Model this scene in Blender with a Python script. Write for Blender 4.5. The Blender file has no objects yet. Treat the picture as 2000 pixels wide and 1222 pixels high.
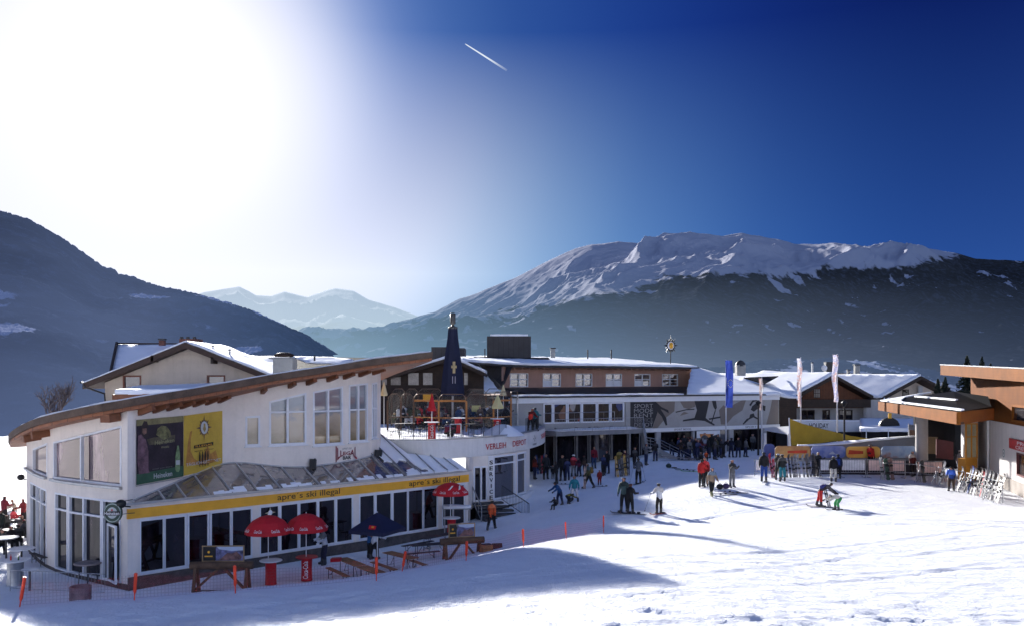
import bpy, bmesh, math, random
import numpy as np
from mathutils import Vector, Matrix, Euler
random.seed(7)
S = bpy.context.scene
C = S.collection
F = 1700.0; CX = 1000.0; HY = 740.0; ZC = 9.0      # focal length and horizon of the lens in photo pixels, eye height
SUN_AZ = math.radians(22.4); SUN_EL = math.radians(16.8)
SUN = Vector((-math.sin(SUN_AZ)*math.cos(SUN_EL), math.cos(SUN_AZ)*math.cos(SUN_EL), math.sin(SUN_EL)))

# ------------------------------------------------------------------ tags
def tag(o, label=None, cat=None, group=None, kind=None):
    if label: o['label'] = label
    if cat: o['category'] = cat
    if group: o['group'] = group
    if kind: o['kind'] = kind
    return o
def empty(name, loc=(0,0,0), rz=0, label=None, cat=None, group=None):
    o = bpy.data.objects.new(name, None); C.objects.link(o)
    o.empty_display_size = .2
    o.location = loc; o.rotation_euler = (0,0,rz)
    return tag(o, label, cat, group)
def copy_tree(o, parent=None):
    c = o.copy(); C.objects.link(c)
    if parent is not None: c.parent = parent
    for ch in list(o.children): copy_tree(ch, c)
    return c

# ------------------------------------------------------------------ materials
def newmat(name):
    m = bpy.data.materials.new(name); m.use_nodes = True
    nt = m.node_tree; nt.nodes.clear()
    return m, nt, nt.nodes, nt.links
def N(nt, typ, **kw):
    n = nt.nodes.new(typ)
    for k, v in kw.items():
        if k.startswith('i_'): n.inputs[k[2:].replace('_',' ')].default_value = v
        else: setattr(n, k, v)
    return n
def mixrgb(nt, fac, a, b, blend='MIX'):
    n = nt.nodes.new('ShaderNodeMix'); n.data_type = 'RGBA'; n.blend_type = blend
    for sock, v in ((0, fac), (6, a), (7, b)):
        if hasattr(v, 'links'): nt.links.new(v, n.inputs[sock])
        else: n.inputs[sock].default_value = v if sock == 0 else (tuple(v)+(1,) if len(v) == 3 else v)
    return n.outputs[2]
def math_n(nt, op, a, b=None, c=None, clamp=False):
    n = nt.nodes.new('ShaderNodeMath'); n.operation = op; n.use_clamp = clamp
    for i, v in enumerate((a, b, c)):
        if v is None: continue
        if hasattr(v, 'links'): nt.links.new(v, n.inputs[i])
        else: n.inputs[i].default_value = v
    return n.outputs[0]
def ramp(nt, fac, stops, interp='LINEAR'):
    r = nt.nodes.new('ShaderNodeValToRGB'); r.color_ramp.interpolation = interp
    els = r.color_ramp.elements
    while len(els) < len(stops): els.new(0.5)
    for e, (p, c) in zip(els, stops):
        e.position = p; e.color = tuple(c)+(1,) if len(c) == 3 else c
    nt.links.new(fac, r.inputs[0])
    return r.outputs[0]
def noise(nt, vec, scale, detail=3, rough=.55):
    n = nt.nodes.new('ShaderNodeTexNoise'); n.inputs['Scale'].default_value = scale
    n.inputs['Detail'].default_value = detail; n.inputs['Roughness'].default_value = rough
    if vec is not None: nt.links.new(vec, n.inputs['Vector'])
    return n.outputs['Fac']
def pos(nt): return nt.nodes.new('ShaderNodeNewGeometry').outputs['Position']
def objc(nt): return nt.nodes.new('ShaderNodeTexCoord').outputs['Object']
MATS = {}
def M(name, col, rough=.7, var=.12, scale=2.5, metal=0, bump=0, spec=.4, stripes=None, streak=0):
    """plain surface with grime: large and small noise drive base colour, roughness and a little bump"""
    if name in MATS: return MATS[name]
    m, nt, nd, lk = newmat(name)
    b = N(nt, 'ShaderNodeBsdfPrincipled'); o = N(nt, 'ShaderNodeOutputMaterial'); lk.new(b.outputs[0], o.inputs[0])
    p = pos(nt)
    n1 = noise(nt, p, scale, 4, .6); n2 = noise(nt, p, scale*9, 3, .6)
    s = math_n(nt, 'ADD', math_n(nt, 'MULTIPLY', n1, .7), math_n(nt, 'MULTIPLY', n2, .3))
    lo = [max(0, c*(1-var*1.7)) for c in col]; hi = [min(1, c*(1+var)) for c in col]
    colr = ramp(nt, s, [(.32, lo), (.68, hi)])
    if streak:        # rain streaks and splash marks on render
        mp = N(nt, 'ShaderNodeMapping'); mp.inputs['Scale'].default_value = (2.2,2.2,.16); lk.new(p, mp.inputs[0])
        st = math_n(nt, 'MULTIPLY', math_n(nt, 'SUBTRACT', noise(nt, mp.outputs[0], 1.0, 5, .7), .47), 4.0, clamp=True)
        colr = mixrgb(nt, math_n(nt, 'MULTIPLY', st, streak), colr, [c*.62 for c in col])
    if stripes:       # boards / seams: (axis 0..2 or 'h', period, width share, darkness)
        ax, per, wd, dk = stripes
        sx = N(nt, 'ShaderNodeSeparateXYZ'); lk.new(p, sx.inputs[0])
        if ax == 'h':
            v = math_n(nt, 'ADD', math_n(nt, 'MULTIPLY', sx.outputs[0], .77), math_n(nt, 'MULTIPLY', sx.outputs[1], .64))
        else: v = sx.outputs[ax]
        fr = math_n(nt, 'FRACT', math_n(nt, 'DIVIDE', v, per))
        ln = math_n(nt, 'LESS_THAN', fr, wd)
        colr = mixrgb(nt, math_n(nt, 'MULTIPLY', ln, dk), colr, (0.01,0.008,0.006))
    lk.new(colr, b.inputs['Base Color'])
    lk.new(math_n(nt, 'ADD', rough-.08, math_n(nt, 'MULTIPLY', n2, .16)), b.inputs['Roughness'])
    b.inputs['Metallic'].default_value = metal
    b.inputs['Specular IOR Level'].default_value = spec
    if bump:
        bp = N(nt, 'ShaderNodeBump'); bp.inputs['Strength'].default_value = bump; bp.inputs['Distance'].default_value = .03
        lk.new(n2, bp.inputs['Height']); lk.new(bp.outputs[0], b.inputs['Normal'])
    MATS[name] = m
    return m
def glass_mat(name, tint, refl, rough=.02, var=.3, scale=.8, gcol=(.95,.93,.92), fres=.5):
    """window glass: dim streaky tone stands in for interior and faint reflections, mirror-like reflection of the real surroundings on top"""
    m, nt, nd, lk = newmat(name)
    o = N(nt, 'ShaderNodeOutputMaterial'); p = pos(nt)
    mp = N(nt, 'ShaderNodeMapping'); mp.inputs['Scale'].default_value = (1,1,.3); lk.new(p, mp.inputs[0])
    n1 = noise(nt, mp.outputs[0], scale, 4, .65)
    cr = ramp(nt, n1, [(.38, [c*(1-var) for c in tint]), (.60, [c*(1+var*.4) for c in tint]), (.72, [c*(1+var*3) for c in tint])])
    d = N(nt, 'ShaderNodeBsdfDiffuse'); lk.new(cr, d.inputs[0])
    g = N(nt, 'ShaderNodeBsdfGlossy'); g.inputs['Roughness'].default_value = rough; g.inputs[0].default_value = tuple(gcol)+(1,)
    bp = N(nt, 'ShaderNodeBump'); bp.inputs['Strength'].default_value = .12; bp.inputs['Distance'].default_value = .02
    lk.new(noise(nt, p, 1.1, 1), bp.inputs['Height']); lk.new(bp.outputs[0], g.inputs['Normal'])
    lw = N(nt, 'ShaderNodeLayerWeight'); lw.inputs[0].default_value = .25
    f = math_n(nt, 'ADD', refl, math_n(nt, 'MULTIPLY', lw.outputs['Fresnel'], fres), clamp=True)
    mx = N(nt, 'ShaderNodeMixShader'); lk.new(f, mx.inputs[0]); lk.new(d.outputs[0], mx.inputs[1]); lk.new(g.outputs[0], mx.inputs[2])
    lk.new(mx.outputs[0], o.inputs[0]); MATS[name] = m
    return m
def clear_mat(name, tint=(.8,.85,.85), refl=.12, alpha=.75):
    """see-through screen glass"""
    m, nt, nd, lk = newmat(name)
    o = N(nt, 'ShaderNodeOutputMaterial')
    t = N(nt, 'ShaderNodeBsdfTransparent'); t.inputs[0].default_value = tuple(tint)+(1,)
    g = N(nt, 'ShaderNodeBsdfGlossy'); g.inputs['Roughness'].default_value = .05
    d = N(nt, 'ShaderNodeBsdfDiffuse'); d.inputs[0].default_value = (.5,.52,.52,1)
    a = N(nt, 'ShaderNodeMixShader'); a.inputs[0].default_value = .5; lk.new(g.outputs[0], a.inputs[1]); lk.new(d.outputs[0], a.inputs[2])
    n1 = noise(nt, pos(nt), 2.2, 4, .7)
    mx = N(nt, 'ShaderNodeMixShader'); lk.new(math_n(nt, 'MULTIPLY', n1, 2*(1-alpha)), mx.inputs[0])
    lk.new(t.outputs[0], mx.inputs[1]); lk.new(a.outputs[0], mx.inputs[2]); lk.new(mx.outputs[0], o.inputs[0]); MATS[name] = m
    return m

# ------------------------------------------------------------------ value noise (numpy)
_rs = np.random.RandomState(11); _T = _rs.rand(256, 256)
def vnoise(x, y):
    x = np.asarray(x, float); y = np.asarray(y, float)
    xi = np.floor(x).astype(int); yi = np.floor(y).astype(int); fx = x-xi; fy = y-yi
    fx = fx*fx*fx*(fx*(fx*6-15)+10); fy = fy*fy*fy*(fy*(fy*6-15)+10)
    a = _T[xi & 255, yi & 255]; b = _T[(xi+1) & 255, yi & 255]; c = _T[xi & 255, (yi+1) & 255]; d = _T[(xi+1) & 255, (yi+1) & 255]
    return (a*(1-fx)+b*fx)*(1-fy)+(c*(1-fx)+d*fx)*fy
def fbm(x, y, octs=5, gain=.5, ridged=False):
    r = 0; amp = 1; tot = 0
    for i in range(octs):
        n = vnoise(x*2**i+17.3*i, y*2**i+9.1*i)
        if ridged: n = 1-abs(2*n-1); n = n*n
        r = r+amp*n; tot += amp; amp *= gain
    return r/tot

# ------------------------------------------------------------------ terrain heights: thin plate spline through surveyed spots
def spot(px, py, z):            # a spot seen at photo pixel (px, py) standing at height z
    D = F*(ZC-z)/(py-HY); return ((px-CX)/F*D, D, z)
def spotD(px, D, z): return ((px-CX)/F*D, D, z)
_sp = [spot(275,1122,-.45), spot(440,1105,-.45), spot(690,1105,-.45), spot(560,1142,-.45), spot(865,1042,-.3), spot(640,1137,-.45),
       spot(960,1036,.1), spot(800,1105,-.4), spotD(150,36,-.45), spotD(20,41,-.45), spotD(20,56,-.3), spotD(-300,45,-.4), spotD(350,36.5,-.45),
       spotD(37,25.5,2.3), spotD(262,26.2,2.34), spotD(460,27.2,2.32), spotD(735,29,2.28), spotD(908,33.5,1.98), spotD(1023,38.5,1.58), spotD(1106,41.5,1.38), spotD(1179,44.5,1.2),
       spotD(-300,22,2.4), spotD(250,23.3,2.35), spotD(700,25.5,2.4), spotD(1000,28,2.52),
       spot(1300,1130,2.75), spot(1570,1130,2.65), spot(1000,1222,2.75), spot(0,1222,2.45), spot(2000,1222,2.8), spot(1763,1020,2.35),
       spot(1000,1165,2.62), spot(1900,1100,2.6),
       spot(1095,990,.95), spot(1150,953,1.3), spot(1247,945,1.7), spot(1288,1003,1.6), spot(1222,998,1.55), spot(1390,965,2.15), spot(1492,940,2.5), spot(1622,936,2.2), spot(1740,935,2.2),
       spot(1602,988,2.15), spot(1858,958,2.2), spot(2000,1000,2.3), spot(1300,900,2.3), spot(1060,930,1.1), spotD(1000,52,.4),
       spotD(1100,78,1.6), spotD(1400,78,2.2), spotD(1700,80,2.2), spotD(1000,110,2), spotD(1500,120,2.3), spotD(1950,80,2.2), spotD(2300,60,2.3), spotD(2500,30,2.8),
       spotD(20,113,.4), spotD(300,100,1), spotD(-400,110,0), spotD(600,70,1),
       (0,9,3.9),(-14,9,3.8),(16,9,4.0),(0,-10,7.5),(-30,-10,7.5),(30,-10,7.5),(0,-60,21),(-60,-60,21),(60,-60,21),(-60,0,8),(60,10,5.5),(-60,60,0),(70,80,2.3),(60,45,2.5)]
_P = np.array(_sp)
def _phi(r2): return r2*np.log(r2+1e-6)*.5
def _solve():
    n = len(_P); X = _P[:, :2]/50.0
    K = _phi(((X[:, None, :]-X[None, :, :])**2).sum(-1)) + np.eye(n)*2e-4
    Q = np.hstack([np.ones((n, 1)), X]); A = np.zeros((n+3, n+3)); A[:n, :n] = K; A[:n, n:] = Q; A[n:, :n] = Q.T
    return np.linalg.solve(A, np.concatenate([_P[:, 2], np.zeros(3)]))
_W = _solve()
def zbase(x, y):
    x = np.asarray(x, float); y = np.asarray(y, float); sh = x.shape; X = np.stack([x.ravel(), y.ravel()], 1)
    Xc = np.clip(X, [-75, -90], [85, 135])/50.0
    n = len(_P); out = np.empty(len(Xc))
    for i in range(0, len(Xc), 20000):
        q = Xc[i:i+20000]; K = _phi(((q[:, None, :]-(_P[:, :2]/50.0)[None])**2).sum(-1))
        out[i:i+20000] = K@_W[:n]+_W[n]+q@_W[n+1:]
    far = np.maximum(0, X[:, 1]-135); out = out-np.minimum(far*.12, 90)*1.0     # falls away into the valley beyond the village
    back = np.maximum(0, -X[:, 1]-60); out = out+back*.22
    return out.reshape(sh)
def zt(x, y): return float(zbase(np.array([x]), np.array([y]))[0])
def gnd(px, py):                # where the ray through a photo pixel meets the snow
    D = np.linspace(9, 150, 1200); x = (px-CX)/F*D; zr = ZC+(HY-py)/F*D; g = zbase(x, D)
    k = np.argmax(zr < g); D1 = D[k]
    return Vector((float(x[k]), float(D1), float(g[k])))
def W(px, py, D): return Vector(((px-CX)/F*D, D, ZC+(HY-py)/F*D))
def XY(px, D): return ((px-CX)/F*D, D)

def grid_mesh(name, X, Y, Z, mat, smooth=True, attr=None):
    ny, nx = X.shape; me = bpy.data.meshes.new(name)
    co = np.stack([X.ravel(), Y.ravel(), Z.ravel()], 1).astype(np.float32)
    i = np.arange(ny*nx).reshape(ny, nx); f = np.stack([i[:-1, :-1].ravel(), i[:-1, 1:].ravel(), i[1:, 1:].ravel(), i[1:, :-1].ravel()], 1).astype(np.int32)
    me.vertices.add(len(co)); me.vertices.foreach_set('co', co.ravel())
    me.loops.add(f.size); me.loops.foreach_set('vertex_index', f.ravel())
    me.polygons.add(len(f)); me.polygons.foreach_set('loop_start', np.arange(0, f.size, 4, dtype=np.int32))
    me.polygons.foreach_set('use_smooth', np.full(len(f), smooth)); me.update(calc_edges=True); me.validate()
    for k, a_ in (attr or {}).items():
        at = me.attributes.new(k, 'FLOAT', 'POINT'); at.data.foreach_set('value', a_.astype(np.float32).ravel())
    me.materials.append(mat); o = bpy.data.objects.new(name, me); C.objects.link(o)
    return o

# snow ---------------------------------------------------------------
def snow_mat(name, col=(.93,.945,.98), bump=.7, sc=3.0, tracks=False):
    m, nt, nd, lk = newmat(name)
    b = N(nt, 'ShaderNodeBsdfPrincipled'); o = N(nt, 'ShaderNodeOutputMaterial'); lk.new(b.outputs[0], o.inputs[0])
    p = pos(nt); n1 = noise(nt, p, sc*.25, 5, .65); n2 = noise(nt, p, sc*4, 4, .7)
    lo = [c*.93 for c in col]
    base = ramp(nt, n1, [(.3, lo), (.6, col)])
    if tracks: base = mixrgb(nt, math_n(nt, 'MULTIPLY', math_n(nt, 'MULTIPLY', math_n(nt, 'SUBTRACT', noise(nt, p, 5.5, 5, .75), .60), 9, clamp=True), .5), base, (.52,.50,.49))
    lk.new(base, b.inputs['Base Color'])
    b.inputs['Roughness'].default_value = .62; b.inputs['Specular IOR Level'].default_value = .3
    h = math_n(nt, 'ADD', math_n(nt, 'MULTIPLY', n1, .22), math_n(nt, 'MULTIPLY', n2, .20))
    h = math_n(nt, 'ADD', h, math_n(nt, 'MULTIPLY', noise(nt, p, sc*2.6, 4, .8), .55))
    if tracks:      # ski grooves running across the slope
        for (ax, ay, s, amt) in ((.18, 2.6, 1.6, .34), (1.7, .35, 2.1, .30), (.5, 3.4, 3.1, .22)):
            mp = N(nt, 'ShaderNodeMapping'); mp.inputs['Scale'].default_value = (ax, ay, 0); mp.inputs['Rotation'].default_value = (0,0,.25)
            lk.new(p, mp.inputs[0]); wv = noise(nt, mp.outputs[0], s, 6, .6)
            h = math_n(nt, 'ADD', h, math_n(nt, 'MULTIPLY', wv, amt*2))
    bp = N(nt, 'ShaderNodeBump'); bp.inputs['Strength'].default_value = bump; bp.inputs['Distance'].default_value = .12
    lk.new(h, bp.inputs['Height']); lk.new(bp.outputs[0], b.inputs['Normal']); MATS[name] = m
    return m
SNOW = snow_mat('snow_piste', tracks=True)
RSNOW = snow_mat('snow_on_roof', bump=.12, sc=1.5)

def spread(lo, hi, a, b, fine, ratio=1.35):
    core = list(np.arange(a, b, fine)); r = []; st = fine; v = b
    while v < hi: r.append(v); st *= ratio; v += st
    r.append(hi); l = []; st = fine; v = a-fine
    while v > lo: l.append(v); st *= ratio; v -= st
    l.append(lo)
    return np.array(l[::-1]+core+r)
gx = spread(-900, 900, -32, 36, .16, 1.22); gy = np.concatenate([spread(-700, 14, 9, 14, .12, 1.25)[:-1], np.arange(14, 70, .16), spread(70, 1400, 70, 76, .3, 1.12)[2:]])
gy = np.unique(np.round(gy, 3))
GX, GY = np.meshgrid(gx, gy)
GZ = zbase(GX, GY)
mask = np.clip((GX+2)/6, 0, 1)*.0+1
patio = np.clip((GZ+.1)/.8, 0, 1)                       # the terrace by the bar stays flatter
rough = (fbm(GX*1.4, GY*1.4, 4, .55)-.5)*.05+(fbm(GX*.16+40, GY*.2, 2)-.5)*.10
near = np.exp(-((GX-2)**2/300+(GY-31)**2/260))
chop = (fbm(GX*1.6+GY*.6, GY*2.9-GX*.8+70, 4, .75, True)-.45)*.075
field = np.clip((GY-78)/18, 0, 1)*np.clip((-GX-14)/16, 0, 1)
fg = np.clip((27-GY)/5, 0, 1)*np.clip((GY-12)/4, 0, 1)
clump = np.clip(fbm(GX*1.1+9, GY*2.4+3, 4, .7)-.56, 0, 1)*.9
GZ = GZ+rough*(.3+.7*patio)+chop*(.25+.75*near+1.1*fg)*patio+clump*(.15+.30*fg)*patio*.45+field*(fbm(GX*.36, GY*.36+5, 4, .55, True)-.4)*3.4
# carved ski tracks
for k in range(34):
    x0 = random.uniform(-8, 30); y0 = random.uniform(17, 50); ang = random.uniform(-.6, .6); cu = random.uniform(-.02, .02)
    L = random.uniform(6, 16); u = (GX-x0)*math.cos(ang)+(GY-y0)*math.sin(ang); v = -(GX-x0)*math.sin(ang)+(GY-y0)*math.cos(ang)-cu*u*u
    GZ = GZ-(.03*np.exp(-(v/.11)**2)-.022*np.exp(-((v-.28)/.13)**2))*np.clip((L-abs(u))/2, 0, 1)*patio
g = grid_mesh('snow_ground', GX, GY, GZ, SNOW); tag(g, kind='structure')
print('ground verts', GX.size)
# ------------------------------------------------------------------ mountains
def interp(pts, x):
    xs, ys = zip(*pts); return np.interp(x, xs, ys)
def mountain(name, prof, px0, px1, r0, r1, z0, npx, nr, amp, seed, mat, shape=1.25, ridge_amp=.0, sl=None, serr=0):
    px = np.linspace(px0, px1, npx); t = np.linspace(0, 1.25, nr)
    PX, T = np.meshgrid(px, t)
    R = r0+(r1-r0)*T
    X = (PX-CX)/F*R; Y = R
    zr = ZC+(HY-interp(prof, px))/F*r1
    ZR = np.broadcast_to(zr, PX.shape)
    Tc = np.minimum(T, 1)
    H = z0+(ZR-z0)*Tc**shape
    H = np.where(T > 1, ZR-(T-1)*(r1-r0)*.55, H)
    s = r1/14.0
    big = fbm(X/s/1.6+seed, Y/s/2.2+seed*2, 6, .55, True)-.42
    small = fbm(X/s*3+seed, Y/s*3, 5, .6)-.5
    w = np.sin(np.pi*np.clip(Tc, 0, 1))**.8
    H = H+amp*w*big*(.35+.65*Tc)+amp*.22*small*(w*.7+.05)
    if serr: H = H+serr*vnoise(X/(r1*.0016), Y/(r1*.004))*Tc+serr*.5*vnoise(X/(r1*.0007), Y/(r1*.003))*Tc
    o = grid_mesh(name, X, Y, H, mat); tag(o, kind='structure')
    return o
def mountain_mat(name, haze, hz_lo, hz_hi, zlo, zhi, tree_z=None, tree_w=200, snow=(.85,.88,.95), forest=(.02,.026,.03), sc=.01, patch=.66, hx=None):
    """forest below, snow above, aerial haze painted on as emission, thicker toward the valley floor"""
    m, nt, nd, lk = newmat(name)
    o = N(nt, 'ShaderNodeOutputMaterial'); p = pos(nt); sx = N(nt, 'ShaderNodeSeparateXYZ'); lk.new(p, sx.inputs[0]); z = sx.outputs[2]
    n1 = noise(nt, p, sc, 8, .62); n2 = noise(nt, p, sc*7, 5, .7)
    fcol = ramp(nt, n2, [(.35, [c*.5 for c in forest]), (.7, [c*2.1 for c in forest])])
    gaps = math_n(nt, 'MULTIPLY', math_n(nt, 'SUBTRACT', n1, patch), 16, clamp=True)
    c = mixrgb(nt, gaps, fcol, snow)
    if tree_z is not None:
        v = math_n(nt, 'ADD', math_n(nt, 'DIVIDE', math_n(nt, 'SUBTRACT', z, tree_z), tree_w), math_n(nt, 'MULTIPLY', math_n(nt, 'SUBTRACT', n1, .5), 3.4))
        if hx:   # the tree line climbs to the right
            v = math_n(nt, 'SUBTRACT', v, math_n(nt, 'MULTIPLY', math_n(nt, 'ADD', sx.outputs[0], hx[0]), hx[1]))
        v = math_n(nt, 'ADD', v, math_n(nt, 'MULTIPLY', math_n(nt, 'SUBTRACT', n2, .5), 1.6))
        c = mixrgb(nt, math_n(nt, 'ADD', v, .5, clamp=True), c, snow)
    d = N(nt, 'ShaderNodeBsdfDiffuse'); lk.new(c, d.inputs[0])
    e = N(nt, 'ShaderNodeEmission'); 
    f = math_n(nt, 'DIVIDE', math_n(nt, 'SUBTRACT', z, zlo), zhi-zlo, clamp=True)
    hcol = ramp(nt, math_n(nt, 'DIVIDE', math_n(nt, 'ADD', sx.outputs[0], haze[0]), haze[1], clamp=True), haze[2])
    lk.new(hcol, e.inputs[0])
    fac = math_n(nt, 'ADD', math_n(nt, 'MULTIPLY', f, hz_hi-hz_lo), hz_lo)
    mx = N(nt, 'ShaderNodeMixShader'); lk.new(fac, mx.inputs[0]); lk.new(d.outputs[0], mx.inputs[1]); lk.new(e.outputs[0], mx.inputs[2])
    lk.new(mx.outputs[0], o.inputs[0])
    return m
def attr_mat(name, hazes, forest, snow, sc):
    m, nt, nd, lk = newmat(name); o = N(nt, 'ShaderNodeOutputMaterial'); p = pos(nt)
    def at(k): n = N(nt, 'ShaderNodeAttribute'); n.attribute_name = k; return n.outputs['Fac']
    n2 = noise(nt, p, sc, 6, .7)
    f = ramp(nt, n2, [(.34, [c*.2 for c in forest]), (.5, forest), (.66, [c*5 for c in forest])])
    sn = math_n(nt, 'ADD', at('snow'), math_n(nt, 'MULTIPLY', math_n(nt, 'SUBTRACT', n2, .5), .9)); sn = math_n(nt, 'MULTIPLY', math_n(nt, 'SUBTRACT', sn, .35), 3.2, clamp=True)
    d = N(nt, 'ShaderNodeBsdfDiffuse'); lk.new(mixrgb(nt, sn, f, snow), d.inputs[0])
    e = N(nt, 'ShaderNodeEmission'); lk.new(ramp(nt, at('across'), hazes), e.inputs[0])  # haze painted on: emission colour mixed over the slope
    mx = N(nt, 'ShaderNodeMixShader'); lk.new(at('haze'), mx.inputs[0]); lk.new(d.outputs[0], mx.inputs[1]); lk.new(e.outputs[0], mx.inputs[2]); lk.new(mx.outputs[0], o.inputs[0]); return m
def sstep(a_, b_, x): t = np.clip((x-a_)/(b_-a_), 0, 1); return t*t*(3-2*t)
def massif():
    prof = [(520,700),(600,652),(620,650),(645,653),(700,645),(750,640),(800,625),(850,610),(880,592),(900,582),(925,575),(950,565),(1000,546),(1030,530),(1080,505),(1120,487),(1155,478),(1175,477),(1207,472),(1250,476),(1280,472),(1300,461),(1340,455),(1380,457),(1410,461),(1450,455),(1480,462),(1525,469),(1550,477),(1590,479),(1640,479),(1660,479),(1710,484),(1810,485),(1870,495),(1905,505),(2000,510),(2300,540),(2600,600)]
    r0, r1, z0 = 1500, 5200, 8; px = np.linspace(520, 2600, 900); t = np.concatenate([np.linspace(0, .3, 40)[:-1], np.linspace(.3, 1.0, 210), np.linspace(1.01, 1.25, 10)])
    PX, T = np.meshgrid(px, t); R = r0+(r1-r0)*T; X = (PX-CX)/F*R; Y = R; Tc = np.minimum(T, 1)
    zr = ZC+(HY-interp(prof, px))/F*r1; ZR = np.broadcast_to(zr, PX.shape); H = z0+(ZR-z0)*Tc**1.38
    H = np.where(T > 1, ZR-(T-1)*(r1-r0)*.55, H)
    c_ = .86*X-.5*Y; al = .5*X+.86*Y
    wx = (fbm(X/900, Y/900+3, 3)-.5)*500
    rd = fbm((c_+wx)/1050, al/2900+7, 5, .5, True)-.4; rd2 = fbm((c_+wx)/380+31, al/1000+3, 5, .55, True)-.4
    w = (Tc**.8)*np.clip((1-Tc)/.22, 0, 1)**.8
    H = H+w*(400*rd+120*rd2)+9*(fbm(X/90, Y/160, 4, .6)-.5)*np.clip(Tc*2, 0, 1)
    e = (H-ZC)/Y*F                                             # height above the valley in view of the village
    tl = interp([(600,80),(800,112),(870,122),(1000,128),(1100,150),(1220,165),(1260,188),(1320,200),(1420,208),(1500,212),(1700,222),(1850,235),(1900,262),(2100,290)], px)[None, :]+(fbm(X/260, Y/260+9, 5, .6)-.5)*46
    snow = sstep(-16, 16, e-tl+(fbm(X/38+5, Y/70, 4, .65)-.5)*34)
    band = np.exp(-((e-tl+22)/26)**2); pt = fbm(X/150+50, Y/260, 5, .6); snow = np.maximum(snow, .7*sstep(.69, .78, pt+.17*band*np.clip((1750-PX)/300, .2, 1))); 
    small = fbm(X/55+9, Y/110, 4, .6); vil = np.exp(-((e-62)/34)**2)*np.clip((1500-PX)/500, 0, 1)+.5*np.exp(-((e-90)/30)**2); snow = np.maximum(snow, .8*sstep(.77, .85, small+.11*vil))
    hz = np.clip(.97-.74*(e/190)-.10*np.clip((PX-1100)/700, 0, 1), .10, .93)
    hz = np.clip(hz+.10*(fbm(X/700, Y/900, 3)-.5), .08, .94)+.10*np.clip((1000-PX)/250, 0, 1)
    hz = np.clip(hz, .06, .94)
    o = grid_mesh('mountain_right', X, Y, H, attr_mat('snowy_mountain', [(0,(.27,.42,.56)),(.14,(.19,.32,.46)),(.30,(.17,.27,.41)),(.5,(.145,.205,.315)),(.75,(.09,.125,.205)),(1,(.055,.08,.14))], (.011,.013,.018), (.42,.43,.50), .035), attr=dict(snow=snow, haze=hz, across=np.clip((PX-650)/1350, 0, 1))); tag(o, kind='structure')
massif()
def left_mountain():
    prof = [(-700,300),(-300,330),(0,411),(60,430),(130,470),(200,520),(215,524),(225,527),(232,535),(245,536),(300,556),(400,578),(450,592),(490,605),(540,628),(600,655),(660,692),(700,722),(760,760)]
    r0, r1, z0 = 700, 2300, -80; px = np.linspace(-700, 760, 900); t = np.concatenate([np.linspace(0, 1, 200), np.linspace(1.02, 1.25, 6)]); PX, T = np.meshgrid(px, t); R = r0+(r1-r0)*T; X = (PX-CX)/F*R; Y = R; Tc = np.minimum(T, 1)
    zr = ZC+(HY-interp(prof, px))/F*r1; ZR = np.broadcast_to(zr, PX.shape); H = z0+(ZR-z0)*Tc**1.1; H = np.where(T > 1, ZR-(T-1)*(r1-r0)*.5, H)
    w = Tc**.7*np.clip((1-Tc)/.25, 0, 1); H = H+w*(70*(fbm(X/330, Y/500, 5, .5, True)-.4)+16*(fbm(X/60, Y/90, 4, .6)-.5))
    H = H+Tc**.5*(5.5*vnoise(X/5.5, Y/14)+3*vnoise(X/2.6+7, Y/9)-4)
    e = (H-ZC)/Y*F; pt = fbm(X/150+3, Y/240+20, 5, .6); snow = 1.0*sstep(.57, .72, pt+.06*np.exp(-((e-100)/60)**2))  # pale patches also paint in lighter haze blotches
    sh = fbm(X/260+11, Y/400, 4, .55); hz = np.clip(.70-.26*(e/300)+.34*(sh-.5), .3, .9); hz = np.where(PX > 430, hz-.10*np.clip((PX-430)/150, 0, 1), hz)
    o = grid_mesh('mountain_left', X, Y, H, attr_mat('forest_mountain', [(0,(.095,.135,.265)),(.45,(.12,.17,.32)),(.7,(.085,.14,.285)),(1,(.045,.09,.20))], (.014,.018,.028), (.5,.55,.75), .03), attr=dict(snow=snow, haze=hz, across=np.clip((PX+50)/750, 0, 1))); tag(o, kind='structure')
left_mountain()
MF = mountain_mat('hazy_range', (5200, 4500, [(0, (.66,.77,.86)), (1, (.52,.67,.78))]), .97, .70, 0, 1100, tree_z=500, tree_w=200, sc=.0018, snow=(.9,.9,.95))
mountain('mountain_range_far', [(300,600),(400,570),(440,564),(468,560),(500,577),(530,578),(555,569),(600,580),(640,566),(655,562),(690,567),(720,585),(770,600),(815,617),(900,650),(1000,690)],
         300, 1000, 5500, 12500, 0, 300, 60, 500, 21.0, MF, 1.2)
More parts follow.
